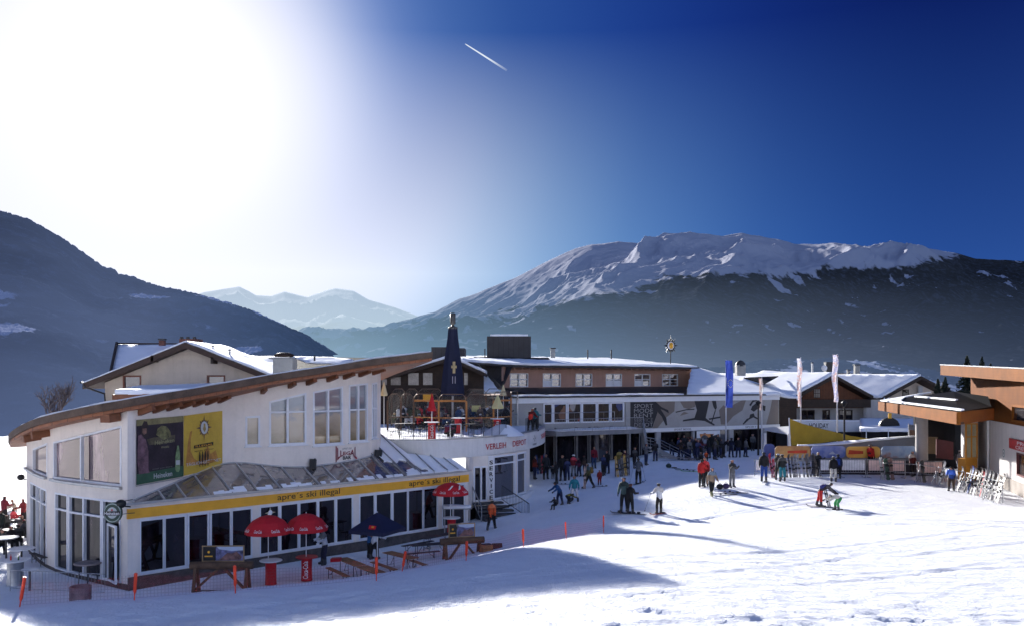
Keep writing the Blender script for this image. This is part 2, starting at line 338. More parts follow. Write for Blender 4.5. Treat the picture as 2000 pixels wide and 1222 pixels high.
# ------------------------------------------------------------------ valley floor meadows below the right mountain
def valley():
    prof = [(900,760),(1180,738),(1350,724),(1430,716),(1480,706),(1530,703),(1600,702),(1700,706),(1760,714),(1860,732),(1950,752),(2300,790)]
    r0, r1 = 900, 1480; px = np.linspace(900, 2300, 300); t = np.linspace(0, 1.2, 60); PX, T = np.meshgrid(px, t); R = r0+(r1-r0)*T; X = (PX-CX)/F*R; Y = R; Tc = np.minimum(T, 1)
    ZR = np.broadcast_to(ZC+(HY-interp(prof, px))/F*r1, PX.shape); H = -20+(ZR+20)*Tc; H = np.where(T > 1, ZR-(T-1)*300, H)+6*(fbm(X/120, Y/120, 4)-.5)*Tc
    pt = fbm(X/85, Y/200+4, 5, .6); tr = fbm(X/25, Y/60, 3, .6); snow = sstep(.44, .54, pt)*sstep(.30, .42, tr); H = H+(1-snow)*5*vnoise(X/4, Y/9)
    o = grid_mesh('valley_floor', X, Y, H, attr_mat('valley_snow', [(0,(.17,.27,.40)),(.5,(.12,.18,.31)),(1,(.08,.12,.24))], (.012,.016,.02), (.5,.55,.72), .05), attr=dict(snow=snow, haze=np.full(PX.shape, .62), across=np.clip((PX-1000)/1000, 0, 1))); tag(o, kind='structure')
valley()

# ------------------------------------------------------------------ sky, sun, camera
wd = bpy.data.worlds.new('World'); S.world = wd; wd.use_nodes = True; nt = wd.node_tree; nt.nodes.clear(); lk = nt.links
wd.cycles.sampling_method = 'MANUAL'; wd.cycles.sample_map_resolution = 4096
out = N(nt, 'ShaderNodeOutputWorld')
sky = N(nt, 'ShaderNodeTexSky'); sky.sky_type = 'NISHITA'; sky.sun_disc = False
sky.sun_elevation = SUN_EL; sky.sun_rotation = -SUN_AZ; sky.altitude = 1400; sky.air_density = 1.0; sky.dust_density = .6; sky.ozone_density = 2
bg1 = N(nt, 'ShaderNodeBackground'); bg1.inputs[1].default_value = .05; lk.new(mixrgb(nt, 1.0, sky.outputs[0], (.03,.07,.28), 'MULTIPLY'), bg1.inputs[0])
tc = N(nt, 'ShaderNodeTexCoord'); dv = tc.outputs['Generated']
dt = N(nt, 'ShaderNodeVectorMath'); dt.operation = 'DOT_PRODUCT'; lk.new(dv, dt.inputs[0]); dt.inputs[1].default_value = SUN
ang = math_n(nt, 'MULTIPLY', math_n(nt, 'ARCCOSINE', math_n(nt, 'MINIMUM', dt.outputs['Value'], .99999)), 1/math.pi)   # 0..1 = 0..180 deg
sx = N(nt, 'ShaderNodeSeparateXYZ'); lk.new(dv, sx.inputs[0])
el = math_n(nt, 'MULTIPLY', math_n(nt, 'MAXIMUM', sx.outputs[2], 0), 1)          # sine of elevation
def a(d): return d/180
hi_r = ramp(nt, ang, [(0,(1,1,1)), (a(4),(.98,.98,1)), (a(7.5),(.93,.93,.98)), (a(10),(.66,.71,.86)), (a(12.5),(.28,.37,.61)), (a(15),(.10,.185,.42)), (a(18),(.048,.118,.32)), (a(22),(.022,.072,.25)), (a(28.5),(.009,.038,.20)), (a(36),(.003,.014,.12)), (a(44),(.0015,.006,.06)), (a(52),(.001,.004,.06)), (a(75),(.01,.03,.16)), (a(110),(.25,.38,.70)), (1,(.33,.46,.78))], 'B_SPLINE')
lo_r = ramp(nt, ang, [(0,(1,1,1)), (a(10),(.98,.98,1)), (a(14),(.90,.92,.97)), (a(18),(.76,.82,.90)), (a(21),(.54,.67,.79)), (a(25),(.27,.43,.60)), (a(30),(.11,.25,.46)), (a(38),(.028,.10,.30)), (a(48),(.010,.045,.19)), (a(75),(.03,.08,.25)), (a(110),(.36,.45,.66)), (1,(.42,.50,.68))], 'B_SPLINE')  # far stops, behind the camera, raised as fill for shaded snow
f = math_n(nt, 'DIVIDE', math_n(nt, 'SUBTRACT', el, .12), .25, clamp=True)
f = math_n(nt, 'POWER', f, .85)
skyc = mixrgb(nt, f, lo_r, hi_r)
dl = N(nt, 'ShaderNodeVectorMath'); dl.operation = 'DOT_PRODUCT'; lk.new(dv, dl.inputs[0]); dl.inputs[1].default_value = Vector((-.56,.79,.27)).normalized()
lob = math_n(nt, 'EXPONENT', math_n(nt, 'MULTIPLY', math_n(nt, 'POWER', math_n(nt, 'DIVIDE', math_n(nt, 'MULTIPLY', math_n(nt, 'ARCCOSINE', math_n(nt, 'MINIMUM', dl.outputs['Value'], .99999)), 57.3), 11.2), 2), -1))
hz_n = noise(nt, dv, 5, 4, .55)
skyc = mixrgb(nt, math_n(nt, 'MULTIPLY', lob, math_n(nt, 'ADD', .72, math_n(nt, 'MULTIPLY', hz_n, .4)), clamp=True), skyc, (1.0,.99,1.0))
bg2 = N(nt, 'ShaderNodeBackground'); lk.new(skyc, bg2.inputs[0])
deg = math_n(nt, 'MULTIPLY', ang, 180)
def gl(w, s): 
    q = math_n(nt, 'DIVIDE', deg, w); return math_n(nt, 'MULTIPLY', math_n(nt, 'EXPONENT', math_n(nt, 'MULTIPLY', math_n(nt, 'MULTIPLY', q, q), -1)), s)
lk.new(math_n(nt, 'ADD', 1, math_n(nt, 'ADD', gl(4, .9), gl(.75, 11000))), bg2.inputs[1])  # soft halo plus a narrow hot core, added as a second sun
ad = N(nt, 'ShaderNodeAddShader'); lk.new(bg1.outputs[0], ad.inputs[0]); lk.new(bg2.outputs[0], ad.inputs[1]); lk.new(ad.outputs[0], out.inputs[0])
sl = bpy.data.lights.new('sun', 'SUN'); sl.energy = 5.0; sl.angle = math.radians(.55); sl.color = (1,.94,.85)
so = bpy.data.objects.new('sun', sl); C.objects.link(so); so.rotation_euler = SUN.to_track_quat('Z', 'Y').to_euler(); so.location = (0,0,60)
cam = bpy.data.cameras.new('camera'); co = bpy.data.objects.new('camera', cam); C.objects.link(co); S.camera = co
co.location = (0,0,ZC); co.rotation_euler = (math.pi/2,0,0)
cam.sensor_width = 36; cam.lens = 36*F/2000; cam.shift_y = (HY-611)/2000; cam.clip_end = 40000; cam.clip_start = .5
S.view_settings.view_transform = 'Standard'; S.view_settings.look = 'None'; S.view_settings.exposure = 0
S.cycles.max_bounces = 6; S.cycles.transparent_max_bounces = 16; S.cycles.caustics_reflective = False; S.cycles.caustics_refractive = False
S.cycles.sample_clamp_indirect = 4
# condensation trail of an aircraft, a thin tapering streak of cloud
def contrail():
    m, nt, nd, lk = newmat('cloud_streak'); o = N(nt, 'ShaderNodeOutputMaterial')
    tc = N(nt, 'ShaderNodeTexCoord'); s = N(nt, 'ShaderNodeSeparateXYZ'); lk.new(tc.outputs['Object'], s.inputs[0])
    e = N(nt, 'ShaderNodeEmission'); e.inputs[0].default_value = (.85,.92,1,1); t = N(nt, 'ShaderNodeBsdfTransparent')
    a_ = ramp(nt, math_n(nt, 'DIVIDE', s.outputs[0], 720), [(0,(.75,)*3), (.15,(.9,)*3), (.45,(.8,)*3), (.75,(.25,)*3), (1,(0,)*3)])
    mx = N(nt, 'ShaderNodeMixShader'); lk.new(a_, mx.inputs[0]); lk.new(t.outputs[0], mx.inputs[1]); lk.new(e.outputs[0], mx.inputs[2]); lk.new(mx.outputs[0], o.inputs[0])
    A = W(908, 86, 12000); B = W(990, 138, 12000); d = B-A; L = d.length
    vs = []; fs = []; n = 24
    for i in range(n+1):
        u = i/n; r = 6+9*u if i else 2
        for k in range(8): vs.append((u*L, r*math.cos(k*math.pi/4), r*math.sin(k*math.pi/4)))
    for i in range(n):
        for k in range(8): fs.append((i*8+k, i*8+(k+1)%8, (i+1)*8+(k+1)%8, (i+1)*8+k))
    me = bpy.data.meshes.new('condensation_trail'); me.from_pydata(vs, [], fs); me.materials.append(m)
    o = bpy.data.objects.new('condensation_trail', me); C.objects.link(o); o.location = A; o.rotation_euler = d.to_track_quat('X', 'Z').to_euler()
    tag(o, 'short white condensation trail of an aircraft high in the blue sky', 'contrail')
contrail()
# ------------------------------------------------------------------ mesh building
class MB:
    def __init__(s): s.v = []; s.f = []; s.mi = []; s.sm = []; s.cur = 0
    def add(s, vs, fs, smooth=False):
        b = len(s.v); s.v += [tuple(v) for v in vs]
        for f in fs: s.f.append(tuple(b+i for i in f)); s.mi.append(s.cur); s.sm.append(smooth)
    def hexa(s, p):         # eight corners: bottom ring 0-3, top ring 4-7
        s.add(p, [(0,3,2,1), (4,5,6,7), (0,1,5,4), (1,2,6,5), (2,3,7,6), (3,0,4,7)])
    def box(s, c, d, rz=0, rx=0):
        R = Euler((rx,0,rz)).to_matrix(); c = Vector(c); h = [x/2 for x in d]
        s.hexa([c+R@Vector((x*h[0], y*h[1], z*h[2])) for z in (-1,1) for x, y in ((-1,-1),(1,-1),(1,1),(-1,1))])
    def prism(s, poly, z0, z1):             # plan polygon (ccw), z may be lists
        n = len(poly); a = z0 if isinstance(z0, (list, tuple)) else [z0]*n; b = z1 if isinstance(z1, (list, tuple)) else [z1]*n
        vs = [(p[0], p[1], a[i]) for i, p in enumerate(poly)]+[(p[0], p[1], b[i]) for i, p in enumerate(poly)]
        s.add(vs, [tuple(range(n))[::-1], tuple(range(n, 2*n))]+[(i, (i+1)%n, n+(i+1)%n, n+i) for i in range(n)])
    def face(s, pts): s.add(pts, [tuple(range(len(pts)))])
    def slab(s, pts, d):                    # polygon thickened by the vector d
        d = Vector(d); n = len(pts); pts = [Vector(p) for p in pts]
        s.add(pts+[p+d for p in pts], [tuple(range(n))[::-1], tuple(range(n, 2*n))]+[(i, (i+1)%n, n+(i+1)%n, n+i) for i in range(n)])
    def tube(s, pts, r, k=8, cap=True, smooth=True):
        pts = [Vector(p) for p in pts]; n = len(pts); rr = r if isinstance(r, (list, tuple)) else [r]*n
        rings = []
        for i, p in enumerate(pts):
            t = (pts[min(i+1, n-1)]-pts[max(i-1, 0)]).normalized()
            u = t.cross(Vector((0,0,1)))
            if u.length < .05: u = t.cross(Vector((1,0,0)))
            u.normalize(); w = t.cross(u)
            rings.append([p+rr[i]*(u*math.cos(2*math.pi*j/k)+w*math.sin(2*math.pi*j/k)) for j in range(k)])
        vs = [v for g in rings for v in g]; fs = [(i*k+j, i*k+(j+1)%k, (i+1)*k+(j+1)%k, (i+1)*k+j) for i in range(n-1) for j in range(k)]
        s.add(vs, fs, smooth)
        if cap: s.add(rings[0], [tuple(range(k))[::-1]]); s.add(rings[-1], [tuple(range(k))])
    def bar(s, a, b, w, h=None):            # straight rectangular bar
        a = Vector(a); b = Vector(b); h = h or w; t = (b-a).normalized(); u = t.cross(Vector((0,0,1)))
        if u.length < .05: u = Vector((1,0,0))
        u.normalize(); q = t.cross(u)
        s.hexa([p+u*(x*w/2)+q*(y*h/2) for p in (a, b) for x, y in ((-1,-1),(1,-1),(1,1),(-1,1))])
    def lathe(s, prof, c=(0,0,0), k=20, smooth=True, sx=1, sy=1):
        c = Vector(c); n = len(prof)
        vs = [c+Vector((r*math.cos(2*math.pi*j/k)*sx, r*math.sin(2*math.pi*j/k)*sy, z)) for r, z in prof for j in range(k)]
        s.add(vs, [(i*k+j, i*k+(j+1)%k, (i+1)*k+(j+1)%k, (i+1)*k+j) for i in range(n-1) for j in range(k)], smooth)
        s.add(vs[:k], [tuple(range(k))[::-1]]); s.add(vs[-k:], [tuple(range(k))])
    def blob(s, c, r, k=8, rings=6, squash=(1,1,1)):
        prof = [(math.sin(math.pi*i/rings), -math.cos(math.pi*i/rings)) for i in range(rings+1)]
        c = Vector(c)
        vs = [c+Vector((r*p*math.cos(2*math.pi*j/k)*squash[0], r*p*math.sin(2*math.pi*j/k)*squash[1], r*z*squash[2])) for p, z in prof for j in range(k)]
        s.add(vs, [(i*k+j, i*k+(j+1)%k, (i+1)*k+(j+1)%k, (i+1)*k+j) for i in range(rings) for j in range(k)], True)
    def build(s, name, mats, parent=None, world=True):
        if not isinstance(mats, (list, tuple)): mats = [mats]
        off = Vector((0,0,0))
        if parent is not None and world:
            q = parent
            while q is not None: off = off+q.location; q = q.parent
        me = bpy.data.meshes.new(name); me.from_pydata([Vector(v)-off for v in s.v], [], s.f)
        for m in mats: me.materials.append(m)
        me.polygons.foreach_set('material_index', s.mi); me.polygons.foreach_set('use_smooth', s.sm); me.update()
        o = bpy.data.objects.new(name, me); C.objects.link(o)
        if parent is not None: o.parent = parent
        return o

class Path:
    """a wall line in plan: a polyline walked left to right; 'out' is toward the camera side (right-hand normal of travel)"""
    def __init__(s, pts):
        s.p = [Vector((x, y)) for x, y in pts]; s.l = [0]
        for a_, b_ in zip(s.p, s.p[1:]): s.l.append(s.l[-1]+(b_-a_).length)
        s.L = s.l[-1]
    def at(s, t, d=0):
        i = max(0, min(len(s.p)-2, next((k-1 for k, L in enumerate(s.l) if L > t), len(s.p)-2)))
        a_, b_ = s.p[i], s.p[i+1]; u = (b_-a_)/(s.l[i+1]-s.l[i]); q = a_+u*(t-s.l[i])
        n = s.nrm(t) if d else Vector((0,0)); return q+n*d
    def nrm(s, t):
        e = .25; i0 = max(0, t-e); i1 = min(s.L, t+e)
        a_ = s.at(i0); b_ = s.at(i1); u = (b_-a_).normalized(); return Vector((u.y, -u.x))
    def s(self, px):        # arc length at which the sight line through photo column px meets the wall
        k = (px-CX)/F; best = None
        for i, (a_, b_) in enumerate(zip(self.p, self.p[1:])):
            fa = a_.x-k*a_.y; fb = b_.x-k*b_.y
            if fa*fb <= 0 and fa != fb:
                u = fa/(fa-fb); y = a_.y+(b_.y-a_.y)*u
                if best is None or y < best[0]: best = (y, self.l[i]+(self.l[i+1]-self.l[i])*u)
        if best: return best[1]
        a_, b_ = (self.p[0], self.p[1]) if abs(self.p[0].x-k*self.p[0].y) < abs(self.p[-1].x-k*self.p[-1].y) else (self.p[-2], self.p[-1])
        fa = a_.x-k*a_.y; fb = b_.x-k*b_.y; i = 0 if a_ is self.p[0] else len(self.p)-2
        return self.l[i]+(self.l[i+1]-self.l[i])*fa/(fa-fb)
    def z(self, px, py):
        q = self.at(self.s(px)); return ZC+(HY-py)/F*q.y
def smoothpath(pts, n=3):
    pts = [Vector(p) for p in pts]
    for _ in range(n):
        q = [pts[0]]
        for a_, b_ in zip(pts, pts[1:]): q += [a_*.75+b_*.25, a_*.25+b_*.75]
        q.append(pts[-1]); pts = q
    return [tuple(p) for p in pts]
def strip(mb, P, s0, s1, zb, zt_, d0, d1, n=1):
    """wall piece following path P between arc lengths; zb/zt numbers or functions of s; d0 inner, d1 outer offset"""
    fb = zb if callable(zb) else (lambda s_: zb); ft = zt_ if callable(zt_) else (lambda s_: zt_)
    vs = []
    for i in range(n+1):
        t = s0+(s1-s0)*i/n
        a_ = P.at(t, d0); b_ = P.at(t, d1)
        if d0 == 0: a_ = P.at(t)
        vs += [(a_.x,a_.y,fb(t)), (b_.x,b_.y,fb(t)), (b_.x,b_.y,ft(t)), (a_.x,a_.y,ft(t))]
    fs = []
    for i in range(n):
        b = i*4
        for j in range(4): fs.append((b+j, b+4+j, b+4+(j+1)%4, b+(j+1)%4))
    fs += [(0,1,2,3), (n*4+3,n*4+2,n*4+1,n*4)]
    mb.add(vs, fs)
def wall(mb, P, s0, s1, zb, zt_, thick, holes=(), n=1):
    """wall with openings [(a, b, z0, z1)], z1 a number or function of s"""
    ft = zt_ if callable(zt_) else (lambda s_: zt_)
    fb = zb if callable(zb) else (lambda s_: zb)
    cuts = sorted({s0, s1}|{h[0] for h in holes}|{h[1] for h in holes})
    for a_, b_ in zip(cuts, cuts[1:]):
        if b_-a_ < 1e-4 or b_ <= s0+1e-5 or a_ >= s1-1e-5: continue
        k = max(1, int((b_-a_)/(P.L/max(n, 1))+.5)) if n > 1 else 1
        hs = sorted([h for h in holes if h[0] <= a_+1e-6 and h[1] >= b_-1e-6], key=lambda h: h[2])
        lo = fb
        for h in hs:
            strip(mb, P, a_, b_, lo, h[2], -thick, 0, k); lo = h[3]
        strip(mb, P, a_, b_, lo, zt_, -thick, 0, k)
def window(P, a_, b_, z0, z1, parent, fm, gm, fw=.07, mull=(), trans=(), depth=.10, proud=.03, name='window', sill=None, ws=True):
    """framed window between arc lengths; mull = fractions for vertical bars, trans = heights for horizontal bars. pane is a sub-part"""
    f1 = z1 if callable(z1) else (lambda s_: z1)
    m = MB()
    strip(m, P, a_, a_+fw, z0, f1, -depth-.03, proud); strip(m, P, b_-fw, b_, z0, f1, -depth-.03, proud)
    strip(m, P, a_+fw, b_-fw, z0, z0+fw, -depth-.03, proud-.004); strip(m, P, a_+fw, b_-fw, lambda s_: f1(s_)-fw, f1, -depth-.03, proud-.004)
    for q in mull:
        c = a_+(b_-a_)*q; strip(m, P, c-fw*.55, c+fw*.55, z0+fw, lambda s_: f1(s_)-fw, -depth-.03, proud-.008)
    for q in trans: strip(m, P, a_+fw, b_-fw, q-fw*.45, q+fw*.45, -depth-.03, proud-.012)
    o = m.build(name, fm, parent)
    g = MB(); strip(g, P, a_+fw*.5, b_-fw*.5, z0+fw*.5, lambda s_: f1(s_)-fw*.5, -depth-.012, -depth); g.build('pane', gm, o)
    if sill:
        q = MB(); strip(q, P, a_-.06, b_+.06, z0-.07, z0-.004, -.02, .12); q.build('sill', sill, o)
    return o
def textmesh(txt, size=1, bold=0, font=None):
    cu = bpy.data.curves.new('t', 'FONT'); cu.body = txt; cu.size = size; cu.resolution_u = 3; cu.offset = bold; cu.align_x = 'LEFT'
    o = bpy.data.objects.new('t', cu); C.objects.link(o); dg = bpy.context.evaluated_depsgraph_get(); dg.update()
    me = bpy.data.meshes.new_from_object(o.evaluated_get(dg)); bpy.data.objects.remove(o); bpy.data.curves.remove(cu)
    vs = [v.co.copy() for v in me.vertices]; fs = [tuple(p.vertices) for p in me.polygons]; bpy.data.meshes.remove(me)
    if not vs: return [], []
    x0 = min(v.x for v in vs); x1 = max(v.x for v in vs); y0 = min(v.y for v in vs); y1 = max(v.y for v in vs)
    return [((v.x-x0)/max(x1-x0, 1e-6), (v.y-y0)/max(y1-y0, 1e-6)) for v in vs], fs
def text_on(P, s0, s1, z0, z1, txt, mat, parent, d=.02, bold=0, name='lettering', warp=None):
    """lettering stretched between arc lengths s0..s1 and heights z0..z1, lying d proud of the wall"""
    vs, fs = textmesh(txt, 1, bold); m = MB(); f0 = z0 if callable(z0) else (lambda s_: z0); f1 = z1 if callable(z1) else (lambda s_: z1)
    out_ = []
    for u, v in vs:
        t = s0+(s1-s0)*u; q = P.at(t, d); zz = f0(t)+(f1(t)-f0(t))*v
        if warp: zz = warp(u, v)
        out_.append((q.x, q.y, zz))
    m.add(out_, fs); return m.build(name, mat, parent)
def shape_on(m, P, pts, d=.015):
    """flat shape given as (arc length, height) corners"""
    vs = []
    for t, z in pts:
        q = P.at(t, d); vs.append((q.x, q.y, z))
    m.add(vs, [tuple(range(len(vs)))])

# ------------------------------------------------------------------ shared materials
WHITE = M('white_render', (.84,.765,.69), .8, .06, .7, bump=.2, streak=.2)
WFRAME = M('white_frame', (.78,.79,.82), .4, .05, 2)
METAL = M('zinc', (.40,.41,.43), .38, .1, 3, metal=.8)
DMETAL = M('dark_metal', (.035,.036,.04), .5, .2, 3)
TIMBER = M('red_brown_timber', (.20,.075,.035), .65, .25, 2.2, bump=.3)
SHINGLE = M('weathered_bitumen', (.11,.075,.055), .85, .3, 1.6, bump=.5)
DWOOD = M('dark_wood', (.035,.020,.013), .7, .3, 2, bump=.2, stripes=(2, .22, .07, .8))
DROOF = M('dark_seam_roof', (.028,.026,.030), .55, .2, 1.5, stripes=('h', .42, .08, .8))
DARK = M('dark_interior', (.010,.009,.011), .9, .4, 1)
G_UP = glass_mat('glass_upper', (.10,.070,.085), .28, gcol=(.95,.84,.74), var=.75, scale=.55)  # patchy tone paints in the mirrored hillside
G_DK = glass_mat('glass_lower', (.012,.008,.011), .05, .03, var=.9, scale=1.6)
G_BLK = glass_mat('glass_shade', (.010,.008,.010), .012, .05, var=1.0, scale=1.3, fres=.12)
G_MID = glass_mat('glass_mid', (.05,.045,.05), .16)
SCREEN = clear_mat('screen_glass', tint=(.96,.97,.97), alpha=.955)
RED = M('red_paint', (.50,.012,.018), .45, .12, 2)
YEL = M('sign_yellow', (.80,.40,.03), .5, .06, 2)
BLK = M('black_paint', (.012,.012,.013), .5, .2, 3)
WPAINT = M('white_paint', (.80,.80,.80), .5, .04, 3)
BRN = M('bench_wood', (.33,.16,.07), .6, .2, 3)
ORN = M('orange_plastic', (.75,.06,.02), .5, .08, 5)
GREY = M('grey_paint', (.22,.22,.23), .5, .1, 3)

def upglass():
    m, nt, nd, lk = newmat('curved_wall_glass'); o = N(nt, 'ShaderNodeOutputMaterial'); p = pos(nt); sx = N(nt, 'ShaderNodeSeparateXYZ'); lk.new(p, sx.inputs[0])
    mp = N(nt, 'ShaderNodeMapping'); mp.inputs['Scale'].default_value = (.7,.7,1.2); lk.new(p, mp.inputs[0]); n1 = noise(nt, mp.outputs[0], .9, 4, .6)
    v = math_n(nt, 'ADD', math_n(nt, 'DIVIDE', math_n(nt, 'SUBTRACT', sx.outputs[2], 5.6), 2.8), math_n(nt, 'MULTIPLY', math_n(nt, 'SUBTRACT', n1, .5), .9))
    d = N(nt, 'ShaderNodeBsdfDiffuse'); lk.new(ramp(nt, v, [(0,(.20,.15,.08)),(.25,(.38,.30,.21)),(.48,(.42,.34,.26)),(.56,(.24,.24,.25)),(.75,(.17,.20,.24)),(1,(.24,.28,.33))]), d.inputs[0])  # height gradient paints a reflected slope below and sky above
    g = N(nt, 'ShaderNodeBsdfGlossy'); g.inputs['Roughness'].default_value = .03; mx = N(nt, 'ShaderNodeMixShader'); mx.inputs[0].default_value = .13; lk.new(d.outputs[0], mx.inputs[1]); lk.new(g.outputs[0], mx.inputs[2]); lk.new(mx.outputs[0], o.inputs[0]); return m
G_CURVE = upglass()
# ================================================================== the bar building with the curved roof
K = (-17.45, 39.5); FE = (-2.7, 54.0)
PF = Path([K, FE])
PL = Path(smoothpath([(-28.3,52.5),(-27.7,49.5),(-26.6,47.9),(-24.5,45),(-22.6,42.9),(-20.7,41.4),K], 2))
PU = Path([K]+smoothpath([(-16.0,43.0),(-15.0,45.5),(-12.6,46.7),(-11.2,47.7),(-8.9,50.4),(-8.05,51.8),(-7.95,52.9),(-8.3,54.8)], 2))
RX = [(-32,4.95),(-29.5,5.0),(-27,5.62),(-22.8,6.62),(-17.8,7.50),(-15,8.1),(-12.5,8.72),(-8,9.60),(-4.3,10.12)]
def zR(x): return float(interp(RX, x))
def ztop(P): return lambda s_: zR(P.at(s_).x)
bar = empty('ski_bar', (K[0], K[1], -.45), label='white rendered bar with a swooping curved timber roof and a yellow band', cat='building')
def S_(P, px): return P.s(px)
# ground floor front: three bays of folding doors and one of two
bays = [[(276,319),(324,362),(370,406),(414,450),(455,491)], [(510,544),(550,582),(587,619),(624,654),(659,688)], [(704,731),(736,764),(769,796),(799,826),(829,854)], [(866,885),(887,907)]]
holes = []
for b in bays: holes.append((PF.s(b[0][0]-2.5), PF.s(b[-1][1]+2.5), .02, 2.62))
m = MB(); wall(m, PF, 0, PF.L, .0, 2.66, .28, holes); strip(m, PF, 0, PF.L, 3.12, 3.34, -.28, .06)
m.build('front_wall', WHITE, bar)
m = MB(); strip(m, PF, -.02, PF.L, 2.66, 3.12, -.28, .035); band = m.build('yellow_fascia', YEL, bar)
text_on(PF, PF.s(541), PF.s(663), 2.69, 3.09, "apre´s ski illegal", BLK, band, d=.05, bold=.005)
text_on(PF, PF.s(798), PF.s(897), 2.69, 3.09, "apre´s ski illegal", BLK, band, d=.05, bold=.005)
STONE = M('plinth_stone', (.10,.085,.08), .85, .3, 3, bump=.4)
m = MB(); strip(m, PF, 0, PF.L, -.8, 0, -.28, .12); strip(m, PL, 0, PL.L, -.8, -.3, -.28, .03, 12); m.build('plinth', STONE, bar)
for b, h in zip(bays, holes):
    a_, e_ = h[0], h[1]
    for q0_, q1_ in ((2.57, 2.62), (.02, .07)): o = MB(); strip(o, PF, a_, e_, q0_, q1_, -.14, .011); o.build('door_track', WFRAME, bar)
    for (x0, x1) in b:
        window(PF, PF.s(x0)-.085, PF.s(x1)+.085, .075, 2.565, bar, WFRAME, G_DK, fw=.085, depth=.08, proud=-.01, name='folding_door')
# gutter, snow crust on its edge
m = MB(); strip(m, PF, -.1, PF.L+.1, 3.30, 3.40, .06, .2); m.build('gutter', METAL, bar)
# left curved facade
tlin = lambda P, x0, z0, x1, z1: (lambda s_: z0+(z1-z0)*(s_-P.s(x0))/(P.s(x1)-P.s(x0)))
w1 = (PL.s(105), PL.s(237.5), 4.12, tlin(PL, 110, 5.97, 236, 6.89)); w2 = (PL.s(65), PL.s(92.5), 4.12, tlin(PL, 67, 5.35, 92, 5.8))
g1 = (PL.s(60), PL.s(91), -.3, 3.45); g2 = (PL.s(108), PL.s(132.5), -.3, 3.45); g3 = (PL.s(134.5), PL.s(236), -.3, 3.45)
m = MB()
def wall_multi(m, P, zb, zt_, th, holes, n):
    cuts = sorted({0, P.L}|{h[0] for h in holes}|{h[1] for h in holes})
    for a_, b_ in zip(cuts, cuts[1:]):
        if b_-a_ < .001: continue
        hs = sorted([h for h in holes if h[0] <= a_+1e-6 and h[1] >= b_-1e-6], key=lambda h: h[2]); lo = zb; k = max(1, int((b_-a_)/P.L*n))
        for h in hs: strip(m, P, a_, b_, lo, h[2], -th, 0, k); lo = h[3]
        strip(m, P, a_, b_, lo, zt_, -th, 0, k)
wall_multi(m, PL, -.3, ztop(PL), .28, [w1, w2, g1, g2, g3], 30); m.build('curved_facade', WHITE, bar)
window(PL, *w1, bar, WFRAME, G_UP, fw=.09, mull=(.475,)); window(PL, *w2, bar, WFRAME, G_UP, fw=.08)
m = MB(); strip(m, PL, PL.s(52), PL.s(92), 3.98, 4.1, -.05, .16, 5); strip(m, PL, PL.s(102), PL.s(239), 3.98, 4.1, -.05, .16, 8); m.build('window_ledge', METAL, bar)
window(PL, *g1, bar, WFRAME, G_DK, fw=.09, mull=(.45, .72), trans=(2.65,), name='glass_front')
window(PL, *g2, bar, WFRAME, G_DK, fw=.09, trans=(2.65,), name='glass_front')
d = window(PL, g3[0], PL.s(199), -.3, 3.45, bar, WFRAME, G_DK, fw=.10, mull=(.47,), trans=(2.62,), name='double_door')
window(PL, PL.s(199.5), g3[1], -.3, 3.45, bar, WFRAME, G_DK, fw=.10, trans=(2.62,), name='glass_front')
# an open door leaf
q0 = PL.at(PL.s(200)); q1 = PL.at(PL.s(200), 1.0)
PD = Path([(q0.x+.25, q0.y-.05), (q0.x+1.05, q0.y-.95)]); window(PD, 0, PD.L, -.3, 2.35, bar, WFRAME, G_DK, fw=.1, depth=.03, name='open_door')
# upper curved wall with windows above the canopy
def tp(P, x0, y0, x1, y1): 
    z0 = P.z(x0, y0); z1 = P.z(x1, y1); return tlin(P, x0, z0, x1, z1)
zs = 5.5
uw = [(479,508,812,811,(),None), (525.5,598,783,766,(.48,),804.5), (611,669.5,764,753,(.5,),803), (681,718,751,747,(.5,),800), (726,736,748,745,(.5,),798)]
UH = []
for (x0,x1,y0,y1,mu,tr) in uw:
    zb = PU.z((x0+x1)/2, 870 if x0 < 500 else (868 if x0 < 650 else (862 if x0 < 700 else 855)))
    UH.append((PU.s(x0), PU.s(x1), zb, tp(PU, x0, y0, x1, y1)))
m = MB(); wall_multi(m, PU, 2.9, ztop(PU), .28, UH, 40); m.build('upper_wall', WHITE, bar)
for h, (x0,x1,y0,y1,mu,tr) in zip(UH, uw):
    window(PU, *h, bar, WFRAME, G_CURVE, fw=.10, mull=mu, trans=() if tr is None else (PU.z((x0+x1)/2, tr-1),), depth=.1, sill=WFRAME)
# the far side and back walls close the house
m = MB(); PB = Path([(-8.3,54.8),(-10,59.5)]); 
m.prism([(-8.3,54.8),(-8.6,54.9),(-10.2,59.4),(-27.5,58.8),(-28.2,52.5),(-28.5,52.5),(-27.8,59.2),(-10,59.7)], -.8, [9.3,9.3,9.0,5.2,4.9,4.9,5.2,9.0])
m.build('back_wall', WHITE, bar)
m = MB(); m.prism([(K[0]+.5,K[1]+.8),(-3.2,54.2),(-4,58),(-10,58),(-27,58),(-27,50),(-22.4,43.6)], -.35, -.3); m.build('floor', DARK, bar)
m = MB(); strip(m, PF, .3, PF.L-.2, -.3, 3.1, -2.6, -2.5); m.build('inner_partition', DARK, bar)
